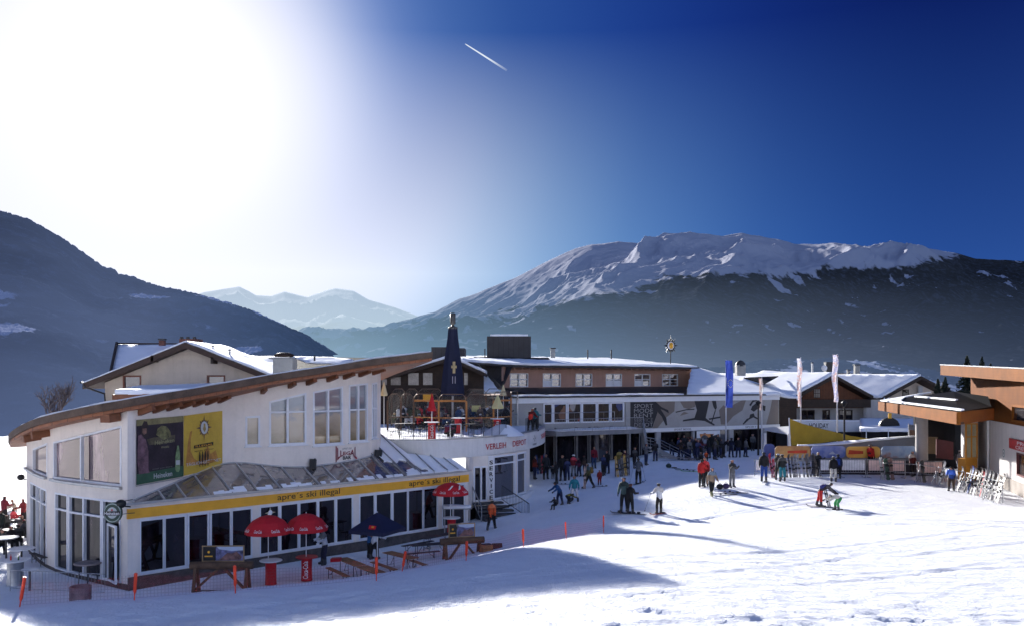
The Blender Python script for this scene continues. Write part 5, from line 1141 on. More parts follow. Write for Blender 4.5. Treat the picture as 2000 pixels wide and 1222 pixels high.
# ---------------------------------------------------------------- giant folded parasol on the terrace
tw = empty('giant_folded_parasol', tuple(W(884, 836, 68)), label='huge folded navy parasol with a gold crest towering over the roof terrace', cat='parasol')
D = 68; b0 = W(884,772,D); t0 = W(884.5,641,D); NAVY = M('navy_canvas', (.006,.009,.035), .75, .15, 2)
def ring(c, r, k=16, fl=.0): return [(c.x+r*math.cos(2*math.pi*j/k)*(1+fl*(j%2)), c.y+r*math.sin(2*math.pi*j/k)*(1+fl*(j%2)), c.z) for j in range(k)]
m = MB(); prof = [(0,.90),(.08,.90),(.3,.79),(.6,.60),(.85,.42),(1,.35)]; rows = [ring(b0.lerp(t0, u), r, 16, .07) for u, r in prof]
m.add([v for r in rows for v in r], [(i*16+j, i*16+(j+1)%16, (i+1)*16+(j+1)%16, (i+1)*16+j) for i in range(5) for j in range(16)]+[tuple(range(80,96))]); m.build('folded_canopy', NAVY, tw)
m = MB(); c = W(884.5,640,D); m.lathe([(.36,-.1),(.38,.05),(.2,.12),(.09,.2),(.09,.35)], c, 14); m.lathe([(.21,.3),(.21,1.12),(.12,1.16)], c, 14); m.build('crown', M('bronze', (.13,.12,.10), .4, .2, 3, metal=.5), tw)
m = MB(); m.tube([W(884,860,D)-Vector((0,0,.3)), W(884,770,D)], .1); m.build('mast', METAL, tw)
m = MB(); GOLD = M('gold_print', (.42,.33,.16), .5, .15, 3); c = W(888,717,D); m.box((c.x,D-.76,c.z), (.2,.03,.9)); m.box((c.x,D-.765,c.z+.05), (.42,.03,.2))
m.build('crest', GOLD, tw); m = MB(); c = W(888,741,D); m.box((c.x-.1,D-.86,c.z), (.06,.03,.55)); m.box((c.x+.1,D-.86,c.z), (.06,.03,.55)); m.build('crest_legs', M('pale_print', (.35,.33,.38), .5, .1, 2), tw)
# ================================================================== furniture and equipment
def place(fn, loc, rz=0, **k): 
    r = fn(**k); r.location = loc; r.rotation_euler.z = rz; return r
zp = -.45
REDC = M('red_canvas', (.50,.012,.02), .7, .1, 2); NAVC = M('navy_canvas2', (.009,.012,.045), .7, .15, 2); CRM = M('cream_canvas', (.60,.50,.30), .7, .1, 2)
def parasol_open(r, zr, za, mat, pole_z0, label, sides=8, cat='parasol', marks=True, group=None):
    o = empty('parasol', label=label, cat=cat, group=group); m = MB(); n = sides*2; rows = []
    for u, drop in ((0,0),(.35,.12),(.7,.42),(1,1.0)):
        rows.append([(r*u*math.cos(2*math.pi*(j+.5)/n)*(1 if j%2 else .965), r*u*math.sin(2*math.pi*(j+.5)/n)*(1 if j%2 else .965), za-(za-zr)*drop) for j in range(n)])
    val = [(r*.985*math.cos(2*math.pi*(j+.5)/n), r*.985*math.sin(2*math.pi*(j+.5)/n), zr-.14) for j in range(n)]; rows.append(val)
    vs = [v for q in rows for v in q]; m.add(vs, [(i*n+j, i*n+(j+1)%n, (i+1)*n+(j+1)%n, (i+1)*n+j) for i in range(4) for j in range(n)]); c = m.build('canopy', mat, o, False)
    m = MB(); m.tube([(0,0,pole_z0),(0,0,za+.06)], .022, 8); m.build('pole', WPAINT, o, False)
    for k in range(sides):
        a_ = 2*math.pi*(k+.5)/sides; 
        if k%2 == 0: m = MB(); m.tube([(0,0,zr+.12),(r*.93*math.cos(a_), r*.93*math.sin(a_), zr-.0)], .008, 4); m.build('rib', METAL, o, False)
    if marks:
        for k, an in enumerate((-112,-68,-150,-30)):
            vs, fs = textmesh('Coca-Cola', 1, .01); t = math.radians(an); ar = .36; pts = []
            for u, v in vs:
                a_ = t+(u-.5)*ar; zz = zr+.02+v*.13; rr = r*1.0*(1-(zz-zr)/(za-zr)*.52)+.02; pts.append((rr*math.cos(a_), rr*math.sin(a_), zz))
            m = MB(); m.add(pts, fs); m.build('lettering', WPAINT, c, False)
    return o
p1 = parasol_open(1.08, 2.05, 2.75, REDC, .68, 'open red parasol with white script, left one of the pair over the tall tables'); p1.location = (*XY(524,40.2), 0); p1.rotation_euler.z = .2
p2 = parasol_open(1.02, 2.05, 2.72, REDC, .68, 'open red parasol with white script, right one of the pair'); p2.location = (*XY(598,41),-.02); p2.rotation_euler.z = .5
p3 = parasol_open(1.08, 2.40, 2.98, REDC, .9, 'open red parasol under the right end of the yellow band', marks=True); p3.location = (*XY(880,51),.0)
def logo_swoosh(o, r, zr, za):
    m = MB()
    for an, s_ in ((-95,.3),(-55,.3)):
        for k in range(3):
            t = math.radians(an+k*5); zz = zr+(za-zr)*(.35+.12*k); rr = r*(1-(zz-zr)/(za-zr)*.62)+.03; m.slab([(rr*math.cos(t),rr*math.sin(t),zz),(rr*math.cos(t+.16),rr*math.sin(t+.16),zz+.05),(rr*math.cos(t+.2),rr*math.sin(t+.2),zz+.11),(rr*math.cos(t+.04),rr*math.sin(t+.04),zz+.08)], (0,-.01,.01))
    m.build('white_mark', WPAINT, o, False)
logo_swoosh(p3, 1.08, 2.4, 2.98)
pn = empty('parasol', label='open navy square parasol with a small red and yellow emblem by the folding doors', cat='parasol'); m = MB()
m.add([(0,0,2.68)]+[(1.25*math.cos(a_)*1.1, 1.25*math.sin(a_)*1.1, 1.88) for a_ in [math.pi/4*2*k+.35 for k in range(4)]]+[(1.24*math.cos(a_)*1.1, 1.24*math.sin(a_)*1.1, 1.72) for a_ in [math.pi/4*2*k+.35 for k in range(4)]], [(0,1,2),(0,2,3),(0,3,4),(0,4,1),(1,5,6,2),(2,6,7,3),(3,7,8,4),(4,8,5,1)])
m.build('canopy', NAVC, pn, False); m = MB(); m.tube([(0,0,-.45),(0,0,2.7)], .025); m.build('pole', WPAINT, pn, False); m = MB(); m.slab([(-.28,-.86,2.02),(.05,-.92,2.0),(.08,-.80,2.14),(-.26,-.74,2.16)], (0,-.01,.012)); e_ = m.build('emblem', RED, pn, False)
m = MB(); m.slab([(-.14,-.88,2.07),(-.04,-.9,2.07),(-.04,-.82,2.13),(-.14,-.8,2.13)], (0,-.02,.012)); m.build('emblem_disc', YEL, e_, False)
pn.location = (*XY(737,41.5), 0)
def barrel_table(label, body=RED, top=WPAINT, h=1.1, txt='Coca-Cola', group=None, r=.26, rt=.52):
    o = empty('barrel_table', label=label, cat='table', group=group)
    m = MB(); m.lathe([(r*1.05,0),(r,.04),(r*.94,h*.5),(r,h-.06),(r*1.05,h-.03)], (0,0,0), 18); b = m.build('barrel', body, o, False)
    m = MB(); m.lathe([(rt*.96,h-.03),(rt,h-.015),(rt,h),(rt*.97,h+.015)], (0,0,0), 22); m.build('table_top', top, o, False)
    if txt:
        vs, fs = textmesh(txt, 1, .015); pts = []
        for u, v in vs: a_ = math.radians(-90)+(.5-v)*-.95; a_ = math.radians(-90)-(v-.5)*.9; rr = r*1.01+.012; pts.append((rr*math.cos(a_), rr*math.sin(a_), .12+u*(h-.28)))
        m = MB(); m.add(pts, fs); m.build('lettering', WPAINT, b, False)
    return o
t = barrel_table('red barrel table with a pale top under the left parasol', txt=None); t.location = (*XY(529,40.2), zp)
t = barrel_table('red barrel table with white script and a red top under the right parasol', top=RED); t.location = (*XY(599,41), zp)
t = barrel_table('red barrel table under the parasol by the right door', txt=None, h=1.0); t.location = (*XY(882,51), -.1)
ct = empty('counter_table', tuple((*XY(893,52.2), 0)), label='small high counter with a thick layer of snow on top by the right folding doors', cat='table'); m = MB()
m.box((0,0,1.28), (1.7,.6,.06)); m.build('table_top', GREY, ct, False); m = MB(); m.box((0,0,1.38), (1.66,.58,.13)); m.build('snow_layer', RSNOW, ct, False)
for x in (-.75,.75): m = MB(); m.bar((x,0,-.4),(x,0,1.26), .06); m.build('leg', METAL, ct, False)
t = barrel_table('round white topped keg table with bottles at the left edge', METAL, WPAINT, 1.15, None, 'white tables on the left patio', .36, .62); t.location = (*XY(30,40), zp); kt = t
for i, (px, D, h, l) in enumerate(((12,46,1.1,'round white table far left, nearest the seated crowd'),(42,43,1.1,'round white table behind the keg table'),(58,39,.95,'small white table partly behind the keg table'))):
    t = barrel_table(l, DMETAL, WPAINT, h, None, 'white tables on the left patio', .05, .62 if i < 2 else .35); t.location = (*XY(px,D), zp)
for i, (dx, c) in enumerate(((-.15,REDC),(.2,M('glass_bottle', (.05,.12,.05), .2, .1, 2)))):
    o = MB(); o.lathe([(.035,0),(.035,.16),(.014,.2),(.014,.27)], (0,0,0), 8); b = o.build('bottle', c, None); b.location = (kt.location.x+dx, kt.location.y-.1, zp+1.165); tag(b, ('red bottle' if i == 0 else 'green bottle')+' standing on the keg table at the left edge', 'bottle')
wt = empty('patio_table', tuple((*XY(172,40.3), zp)), label='round wooden patio table before the glass double door', cat='table'); m = MB(); m.lathe([(.6,.92),(.62,.95),(.6,.98)], (0,0,0), 20); m.build('table_top', M('grey_wood', (.28,.23,.22), .6, .2, 2), wt, False)
for k in range(4): m = MB(); a_ = k*math.pi/2+.4; m.bar((.4*math.cos(a_),.4*math.sin(a_),0),(.34*math.cos(a_),.34*math.sin(a_),.92), .05); m.build('leg', DMETAL, wt, False)
def beer(kind, label, L=2.2, mat=BRN, group=None):
    w, h = (.6,.75) if kind == 'table' else (.27,.46); o = empty('beer_'+kind, label=label, cat=kind, group=group)
    m = MB()
    for k in range(3 if w > .4 else 2):
        n = 3 if w > .4 else 2; m.box((0,(k-(n-1)/2)*w/n,h), (L,w/n-.012,.035))
    m.build('table_top' if w > .4 else 'seat', mat, o, False)
    for x in (-L/2+.3, L/2-.3):
        m = MB(); y = w*.36; m.tube([(x,-y,0),(x,-y*.9,h-.02),(x,y*.9,h-.02),(x,y,0)], .02, 5); m.bar((x,-y,.18),(x,y,.18), .02); m.bar((x,0,.18),(x*.55,0,h-.03), .02); m.build('leg', DMETAL, o, False)
    return o
def beer_at(kind, a_, b_, label, mat=BRN, z=zp):
    A = Vector(a_); B = Vector(b_); o = beer(kind, label, (B-A).length, mat, 'beer garden tables and benches'); c = (A+B)/2; o.location = (c.x, c.y, z); o.rotation_euler.z = math.atan2(B.y-A.y, B.x-A.x); return o
beer_at('table', (-8.3,42.4), (-7.1,40.7), 'brown folding table by the red edged end, nearest the right red parasol')
beer_at('table', (-7.0,40.55), (-5.85,39.0), 'brown folding table continuing the row toward the snow bank')
beer_at('bench', (-8.8,41.6), (-7.5,39.7), 'brown folding bench left of the long table row'); beer_at('bench', (-6.9,42.9), (-5.5,41.1), 'brown folding bench right of the long table row')
beer_at('table', (-6.3,43.9), (-4.75,42.3), 'separate brown folding table further right near the net post'); beer_at('bench', (-5.0,43.3), (-4.1,42.0), 'short brown bench at the far right table')
DKW = M('dark_bench_wood', (.06,.05,.05), .7, .2, 2)
beer_at('table', (-4.9,47.6), (-3.4,49.3), 'dark table close to the folding doors, rear one', DKW); beer_at('table', (-5.3,45.6), (-3.3,46.4), 'dark table beside the log trestle, front one', DKW); beer_at('bench', (-5.6,44.7), (-3.8,45.6), 'dark bench in front of the dark tables', DKW); beer_at('bench', (-5.9,46.9), (-4.4,48.5), 'dark bench behind the navy parasol', DKW)
def beer_cloth(): 
    m = MB(); m.slab([W(645,1091,41.3), W(664,1090,41.3), W(664,1096,41.1), W(645,1097,41.1)], (0,.4,0)); o = m.build('red_cushion', RED); tag(o, 'red folded cover at the end of the table row', 'cover')
beer_cloth()
LOG = M('log_wood', (.13,.075,.045), .8, .3, 3, bump=.5)
def trestle(L, label):
    o = empty('log_trestle', label=label, cat='trestle', group='log trestles carrying signs')
    m = MB(); m.tube([(-L/2,0,1.2),(-L*.2,.0,1.22),(L/2,0,1.2)], [.17,.19,.17], 10); m.build('log', LOG, o, False)
    for x in (-L/2+.25, L/2-.25):
        for y in (-.42,.42): m = MB(); m.bar((x,y,0),(x,y*.15,1.15), .13); m.build('leg', LOG, o, False)
        m = MB(); m.bar((x,-.36,.12),(x,.36,.12), .09); m.build('brace', LOG, o, False)
    for sx in (-1,1): m = MB(); m.bar((sx*(L/2-.3),-.25,.2),(sx*.15,-.05,1.05), .10); m.build('brace', LOG, o, False)
    m = MB(); m.bar((-L/2+.25,-.3,.13),(L/2-.25,-.3,.13), .09); m.build('rail', LOG, o, False)
    return o
tr = trestle(2.75, 'dark log trestle left of the red parasols carrying a framed advert'); tr.location = (*XY(433,38.6), zp); tr.rotation_euler.z = .04
tr2 = trestle(2.3, 'log trestle before the right doors carrying a framed advert'); tr2.location = (*XY(903,44.5), -.45); tr2.rotation_euler.z = .32
def advert(L, h, label, loc, rz):
    o = empty('framed_advert', loc, rz, label, 'sign', 'framed adverts on the log trestles')
    m = MB(); w = .05
    m.box((0,0,w/2), (L,.06,w)); m.box((0,0,h-w/2), (L,.06,w)); m.box((-L/2+w/2,0,h/2), (w,.06,h-2*w)); m.box((L/2-w/2,0,h/2), (w,.06,h-2*w)); m.build('frame', M('frame_gold', (.30,.20,.10), .5, .15, 3), o, False)
    m = MB(); m.box((-L*.34,.005,h/2), (L*.3,.03,h-.1)); b = m.build('dark_panel', BLK, o, False)
    m = MB(); m.box((L*.155,.005,h/2), (L*.66,.03,h-.1)); q = m.build('photo_print', M('photo_print', (.13,.13,.24), .4, .9, 4), o, False)
    m = MB(); m.slab([(-L*.15,-.016,h*.93),(L*.47,-.016,h*.93),(L*.47,-.016,h*.70),(L*.2,-.016,h*.66),(-L*.1,-.016,h*.78)], (0,.004,0)); m.build('print_sky', M('print_sky', (.45,.52,.65), .5, .1, 2), q, False)
    m = MB(); m.slab([(-L*.1,-.02,h*.1),(L*.1,-.02,h*.55),(L*.2,-.02,h*.5),(L*.32,-.02,h*.62),(L*.45,-.02,h*.3),(L*.4,-.02,h*.12)], (0,.004,0)); m.build('print_figure', M('print_figure', (.20,.10,.09), .5, .7, 5), q, False)
    m = MB(); m.slab([(-L*.44,-.015,h*.3),(-L*.25,-.015,h*.3),(-L*.25,-.015,h*.38),(-L*.44,-.015,h*.38)], (0,.004,0)); m.slab([(-L*.34+.06*math.cos(k),-.015,h*.6+.06*math.sin(k)) for k in range(6)], (0,.004,0)); m.build('gold_mark', YEL, b, False)
    return o
advert(1.85,.72,'framed advert with black left panel on the left log trestle', (XY(436,38.6)[0], 38.6, zp+1.37), .04); advert(1.4,.72,'framed advert with snowy picture on the right log trestle', (XY(902,44.5)[0], 44.5, zp+1.38), .32)
cr = empty('crate_stack', (*XY(950,44.3), -.4), .3, 'wooden crate at the right end of the log trestle', 'crate'); m = MB()
for k in range(5): m.box((0,-.26,.12+k*.2), (.5,.03,.17)); m.box((.26,0,.12+k*.2), (.03,.5,.17)); m.box((-.26,0,.12+k*.2), (.03,.5,.17)); m.box((0,.26,.12+k*.2), (.5,.03,.17))
m.build('slats', BRN, cr, False); m = MB(); m.box((0,0,.52), (.44,.44,1.0)); m.build('core', DKW, cr, False)
ab = empty('a_board', (*XY(971,44.6), -.4), .2, 'dark folding board standing beside the crate', 'sign'); m = MB(); m.slab([(-.3,-.25,0),(.3,-.25,0),(.26,0,1.0),(-.26,0,1.0)], (0,.03,0)); m.build('panel', M('dark_red_brown', (.05,.02,.02), .6, .2, 2), ab, False); m = MB(); m.slab([(-.3,.3,0),(.3,.3,0),(.26,.05,1.0),(-.26,.05,1.0)], (0,.03,0)); m.build('panel', DKW, ab, False)
bn = empty('bin_barrel', (*XY(157,36), zp), 0, 'open grey metal drum beside the snow bank', 'barrel'); m = MB(); m.lathe([(.42,0),(.42,.4),(.44,.42),(.42,.44),(.43,.9),(.38,.9),(.37,.72),(.02,.72)], (0,0,0), 22); m.build('drum', M('galvanised', (.25,.2,.2), .5, .3, 3, metal=.4), bn, False)
# round sign on the corner, wall lamps
rsn = empty('round_hanging_sign', tuple(W(221,1000,38.6)), 0, 'round dark green beer sign hanging from the white corner post', 'sign'); DG = M('sign_green', (.02,.055,.04), .4, .15, 3)
def disc(m, r, y, k=24, sx=.9): m.slab([(r*sx*math.cos(2*math.pi*j/k), y, r*math.sin(2*math.pi*j/k)) for j in range(k)], (0,.02,0))
m = MB(); m.lathe([(.46,-.06),(.46,.06)], (0,0,0), 26)
for i, v in enumerate(m.v): m.v[i] = (v[0]*.88, v[2], v[1])
m.build('disc', DG, rsn, False); m = MB(); disc(m, .42, -.085); m.build('ring', M('sign_rim', (.35,.42,.40), .4, .1, 2), rsn, False); m = MB(); disc(m, .38, -.095); m.build('ring', DG, rsn, False); m = MB(); disc(m, .25, -.105); m.build('centre', M('sign_pale', (.45,.50,.50), .4, .1, 2), rsn, False)
m = MB(); m.box((0,-.12,-.02), (.72,.02,.19)); bb_ = m.build('name_bar', BLK, rsn, False)
vs, fs = textmesh('Heineken', 1, .01); m = MB(); m.add([(-.33+u*.66, -.135, -.09+v*.15) for u, v in vs], fs); m.build('lettering', WPAINT, bb_, False); m = MB(); m.slab([(.06*math.sin(k*math.pi/5)*(1 if k%2 else .45), -.115, .13+.06*math.cos(k*math.pi/5)*(1 if k%2 else .45)) for k in range(10)], (0,-.01,0)); m.build('red_star', RED, rsn, False)
m = MB(); m.tube([(.1,0,.44),(.6,.6,.5)], .02); m.tube([(.1,0,-.1),(.7,.6,-.1)], .015); m.build('bracket', DMETAL, rsn, False)
for (px, py, D, r, l) in ((236,983,38.7,.22,'black spotlight above the round green sign'), (41,931,50.5,.2,'black ball shaped spotlight on the left end of the bar')):
    o = empty('spotlight', tuple(W(px,py,D)), 0, l, 'lamp'); m = MB(); m.blob((0,0,0), r, 10, 7, (1.1,1,.9)); m.build('lamp_head', BLK, o, False); m = MB(); m.tube([(0,0,-.1),(.2,.5,-.2)], .03); m.build('bracket', BLK, o, False)
for (px, py, w, h, l) in ((607,905,.32,.55,'black wall loudspeaker left of the bar lettering'), (733,885,.4,.45,'black wall loudspeaker at the right end of the curved wall')):
    s_ = PU.s(px); q = PU.at(s_, .22); o = empty('loudspeaker', (q.x, q.y, PU.z(px, py)), 0, l, 'loudspeaker'); m = MB(); m.box((0,0,0), (w,.3,h), rx=-.25); m.build('cabinet', BLK, o, False); m = MB(); m.tube([(0,.1,.1),(.05,.3,.3)], .03); m.build('bracket', DMETAL, o, False)
for (px, py) in ((470,907),(644,912)):
    s_ = PU.s(px); q = PU.at(s_, .06); m = MB(); m.box((q.x,q.y,PU.z(px,py)), (.1,.12,.2)); m.build('wall_light', METAL, bar)
# bar lettering on the curved wall
MAR = M('maroon_print', (.22,.03,.05), .5, .1, 2); lg = empty('bar_lettering', tuple((*PU.at(PU.s(676)), 5)), 0, 'dark red ILLEGAL BAR lettering on the curved white wall', 'sign')
s0, s1 = PU.s(655), PU.s(697); zc_ = PU.z(676, 883)
m = MB(); f0 = lambda u: zc_-.30+.18*(1-(2*u-1)**2)-.25*abs(2*u-1)**3; f1 = lambda u: zc_+.28-.22*(1-(2*u-1)**2)+.2*abs(2*u-1)**3
text_on(PU, s0, s1, 0, 1, 'ILLEGAL', MAR, lg, d=.03, bold=.03, warp=lambda u, v: f0(u)+(f1(u)-f0(u))*v)
text_on(PU, PU.s(669), PU.s(685), PU.z(677,896), PU.z(677,889), 'BAR', BLK, lg, d=.03, bold=.02); text_on(PU, PU.s(668), PU.s(686), PU.z(677,876.5), PU.z(677,873), "APRE'S SKI", MLT, lg, d=.03, bold=.0)
sd_ = empty('star_emblem', tuple((*PF.at(PF.s(528), 0), 2.1)), 0, 'small white star emblem on the folding door above the left parasol', 'sign')
m = MB(); cs, cz = PF.s(527.5), PF.z(527.5, 1000); shape_on(m, PF, [(cs+(.30 if k%4 == 0 else .13)*math.sin(k*math.pi/8), cz+(.30 if k%4 == 0 else .13)*math.cos(k*math.pi/8)) for k in range(16)], .02); m.build('star', M('pale_gold', (.5,.46,.32), .5, .1, 3), sd_)
m = MB(); shape_on(m, PF, [(cs+.11*math.sin(k*math.pi/6), cz+.14*math.cos(k*math.pi/6)) for k in range(12)], .03); m.build('oval', WPAINT, sd_)
# two big posters on the wall
def poster_root(px0, px1, label): return empty('wall_poster', tuple((*PU.at(PU.s(px0)), 4.9)), 0, label, 'poster')
def PZ(t): return lambda u: 0
za_, zb_ = PU.z(265,944), PU.z(265,820)
def pq(m, pts, d): shape_on(m, PU, [(PU.s(x), z) for x, z in pts], d)
def pz(px, py): return PU.z(px, py)
po1 = poster_root(265,357,'tall dark beer poster with a man in a hat and a bottle'); po2 = poster_root(357,433,'yellow poster with a star emblem beside the dark beer poster')
def pp(root, name, mat, pts, d=.05):
    m = MB(); shape_on(m, PU, [(PU.s(x), PU.z(x, y)) for x, y in pts], d); return m.build(name, mat, root)
def strip_px(root, name, mat, x0, x1, yt0, yt1, yb0, yb1, d=.04, n=6):
    m = MB()
    for i in range(n):
        a_ = x0+(x1-x0)*i/n; b_ = x0+(x1-x0)*(i+1)/n; L = lambda y0, y1, x: y0+(y1-y0)*(x-x0)/(x1-x0)
        shape_on(m, PU, [(PU.s(a_), PU.z(a_, L(yb0,yb1,a_))), (PU.s(b_), PU.z(b_, L(yb0,yb1,b_))), (PU.s(b_), PU.z(b_, L(yt0,yt1,b_))), (PU.s(a_), PU.z(a_, L(yt0,yt1,a_)))], d)
    return m.build(name, mat, root)
b1 = strip_px(po1, 'poster_ground', M('poster_dark', (.025,.015,.025), .5, .5, 1.5), 265, 356.5, 819, 811, 946, 929, .04)
strip_px(po1, 'olive_top', M('poster_olive', (.25,.22,.10), .5, .25, 2), 265, 356.5, 819, 811, 831, 822.5, .05)
strip_px(po1, 'green_band', M('poster_green', (.035,.10,.055), .5, .2, 2), 265, 356.5, 925, 908, 946, 929, .055)
pp(po1, 'coat', M('poster_coat', (.16,.085,.11), .5, .45, 3), [(268,850),(276,846),(283,858),(288,880),(288,915),(291,922),(270,925),(266,900)], .06)
pp(po1, 'hat', M('poster_hat', (.03,.018,.02), .5, .3, 3), [(273,846),(275,830),(279,821),(285,822),(288,832),(287,852),(280,856)], .065)
pp(po1, 'face', M('poster_face', (.22,.12,.09), .5, .3, 6), [(276,836),(284,835),(284,845),(279,848),(276,844)], .07)
pp(po1, 'crest', M('poster_crest', (.20,.19,.08), .5, .5, 5), [(303,848),(306,836),(314,830),(324,832),(331,842),(332,852),(318,858)], .06)
pp(po1, 'ribbon', M('poster_ribbon', (.10,.085,.05), .5, .4, 4), [(285,857),(300,853),(340,848),(340,860),(306,866),(290,868)], .058)
text_on(PU, PU.s(300), PU.s(338), lambda s_: PU.z(319, 865)+(s_-PU.s(319))*.05, lambda s_: PU.z(319, 857)+(s_-PU.s(319))*.05, 'Heineken', M('poster_letter', (.28,.27,.14), .5, .1, 4), b1, d=.075, bold=.01)
text_on(PU, PU.s(313), PU.s(328), PU.z(320,873.5), PU.z(320,869), 'music', M('poster_letter', (.28,.27,.14)), b1, d=.075, bold=.01)
text_on(PU, PU.s(296), PU.s(334), lambda s_: PU.z(315,914)+(s_-PU.s(315))*.02, lambda s_: PU.z(315,911)+(s_-PU.s(315))*.02, 'meet you there', MLT, b1, d=.075)
text_on(PU, PU.s(298), PU.s(334), lambda s_: PU.z(316,931)+(s_-PU.s(316))*.02, lambda s_: PU.z(316,921)+(s_-PU.s(316))*.02, 'Heineken', M('poster_white', (.5,.52,.52), .5, .05, 4), b1, d=.075, bold=.015)
pp(po1, 'bottle', M('poster_bottle', (.20,.30,.14), .4, .4, 6), [(343,876),(344,869),(347,869),(348,876),(349,886),(349.5,915),(347,920),(342,920),(340,915),(340.5,890)], .07)
pp(po1, 'bottle_label', M('poster_white', (.5,.52,.52)), [(341,898),(349,897),(349,906),(341,907)], .08)
b2_ = strip_px(po2, 'poster_ground', M('poster_yellow', (.55,.37,.045), .5, .12, 1.2), 357.5, 433.5, 811, 801, 928, 911, .04)
pp(po2, 'flame', M('poster_flame', (.42,.20,.04), .5, .3, 2), [(361,908),(366,860),(370,842),(374,840),(371,858),(371,880),(378,895),(388,900),(400,880),(404,868),(410,885),(420,878),(425,895),(427,898),(400,906)], .048)
c0 = (397, 834); pts = []
for k in range(32):
    an = math.pi/16*k; r = (1.0,.5,.68,.5,.82,.5,.68,.5)[k%8] if k%8 else 1.0
    pts.append((c0[0]+r*15.5*math.sin(an), c0[1]-r*25*math.cos(an)-(r*math.sin(an))*1.3))
pp(po2, 'star', M('poster_star', (.13,.07,.05), .5, .3, 4), pts, .06)
pp(po2, 'oval', M('poster_white', (.5,.52,.52)), [(c0[0]+7*math.sin(k*.393), c0[1]-12.5*math.cos(k*.393)) for k in range(16)], .07); pp(po2, 'figure', M('poster_gold', (.35,.25,.08), .5, .2, 5), [(c0[0]+3.2*math.sin(k*.63)*(1 if k%2 else .6), c0[1]-8.5*math.cos(k*.63)) for k in range(10)], .08)
pp(po2, 'name_plate', BLK, [(377,869),(415,861.5),(415,868.5),(377,875)], .06)
text_on(PU, PU.s(379.5), PU.s(413), lambda s_: PU.z(396,870.3)+(s_-PU.s(396))*.03, lambda s_: PU.z(396,866.5)+(s_-PU.s(396))*.03, 'ILLEGAL', YEL, b2_, d=.085, bold=.01)
text_on(PU, PU.s(378), PU.s(416), lambda s_: PU.z(396,880)+(s_-PU.s(396))*.03, lambda s_: PU.z(396,876)+(s_-PU.s(396))*.03, 'apres ski bar', BLK, b2_, d=.06, bold=.005)
text_on(PU, PU.s(361), PU.s(430), lambda s_: PU.z(396,904)+(s_-PU.s(396))*.03, lambda s_: PU.z(396,897)+(s_-PU.s(396))*.03, 'TÄGLICH GEÖFFNET', M('poster_white', (.5,.52,.52)), b2_, d=.09, bold=.01)
for k in range(4):
    x = 388+k*5.3; pp(po2, 'small_figure', BLK, [(x-1.5,890-k*.6),(x-.8,882-k*.6),(x,880-k*.6),(x+.8,882-k*.6),(x+1.8,890-k*.6),(x+1,899-k),(x+1.2,911-k),(x+.3,911-k),(x,902-k),(x-.8,911-k),(x-1.4,911-k)], .075)
m = MB(); st_ = PU.s(264); 
for (x0,x1,y0,y1) in ((264,357,948,931),(357,434,931,914)):
    for i in range(4):
        a_ = x0+(x1-x0)*i/4; b_ = x0+(x1-x0)*(i+1)/4; L = lambda x: y0+(y1-y0)*(x-x0)/(x1-x0); p_ = PU.at(PU.s(a_), .07); q_ = PU.at(PU.s(b_), .07); m.bar((p_.x,p_.y,PU.z(a_,L(a_))),(q_.x,q_.y,PU.z(b_,L(b_))), .04)
m.build('poster_rail', METAL, po1)
# ---------------------------------------------------------------- orange net posts and safety net along the snow bank
NETP = [(37,25.5,.95),(262,26.2,.85),(460,27.2,.88),(735,29,.82),(784,31.5,.8),(910,33.5,.8),(1023,38.5,.82),(1106,41.5,.84),(1179,44.5,.85)]
NL = ['orange net post at the far left edge of the snow bank','orange net post before the white corner of the bar','orange net post in front of the left log trestle','orange net post before the beer tables','leaning orange net post beside the far beer table','orange net post in front of the right log trestle','orange net post where the sunlit snow begins','orange net post in the middle of the pink net','thin orange net post at the far end of the net']
def netmat():
    m_, nt, nd, lk = newmat('orange_net'); o = N(nt, 'ShaderNodeOutputMaterial'); d = N(nt, 'ShaderNodeBsdfDiffuse'); d.inputs[0].default_value = (.75,.10,.08,1); t = N(nt, 'ShaderNodeBsdfTransparent')
    uv = N(nt, 'ShaderNodeTexCoord').outputs['UV']; s = N(nt, 'ShaderNodeSeparateXYZ'); lk.new(uv, s.inputs[0])
    fx = math_n(nt, 'LESS_THAN', math_n(nt, 'FRACT', s.outputs[0]), .22); fy = math_n(nt, 'LESS_THAN', math_n(nt, 'FRACT', s.outputs[1]), .22)
    f = math_n(nt, 'MULTIPLY', math_n(nt, 'MAXIMUM', fx, fy), .2); mx = N(nt, 'ShaderNodeMixShader'); lk.new(f, mx.inputs[0]); lk.new(t.outputs[0], mx.inputs[1]); lk.new(d.outputs[0], mx.inputs[2]); lk.new(mx.outputs[0], o.inputs[0]); return m_
NM = netmat(); tips = []
for (px, D, h), l in zip(NETP, NL):
    x, y = XY(px, D); z = zt(x, y); tips.append(Vector((x, y, z))); tl = random.uniform(-.06,.06)
    o = empty('net_post', (x,y,z-.1), 0, l, 'post', 'orange posts of the safety net'); o.rotation_euler = (0, tl+(.12 if px in (37,784) else 0), 0)
    m = MB(); m.tube([(0,0,-.2),(0,0,h+.1)], .018, 6); m.build('stake', ORN, o, False); m = MB(); m.tube([(0,0,.32),(.0,0,.4),(0,0,h+.08)], [.025,.05 if px < 1100 else .035,.052 if px < 1100 else .035], 8); m.build('sleeve', ORN, o, False)
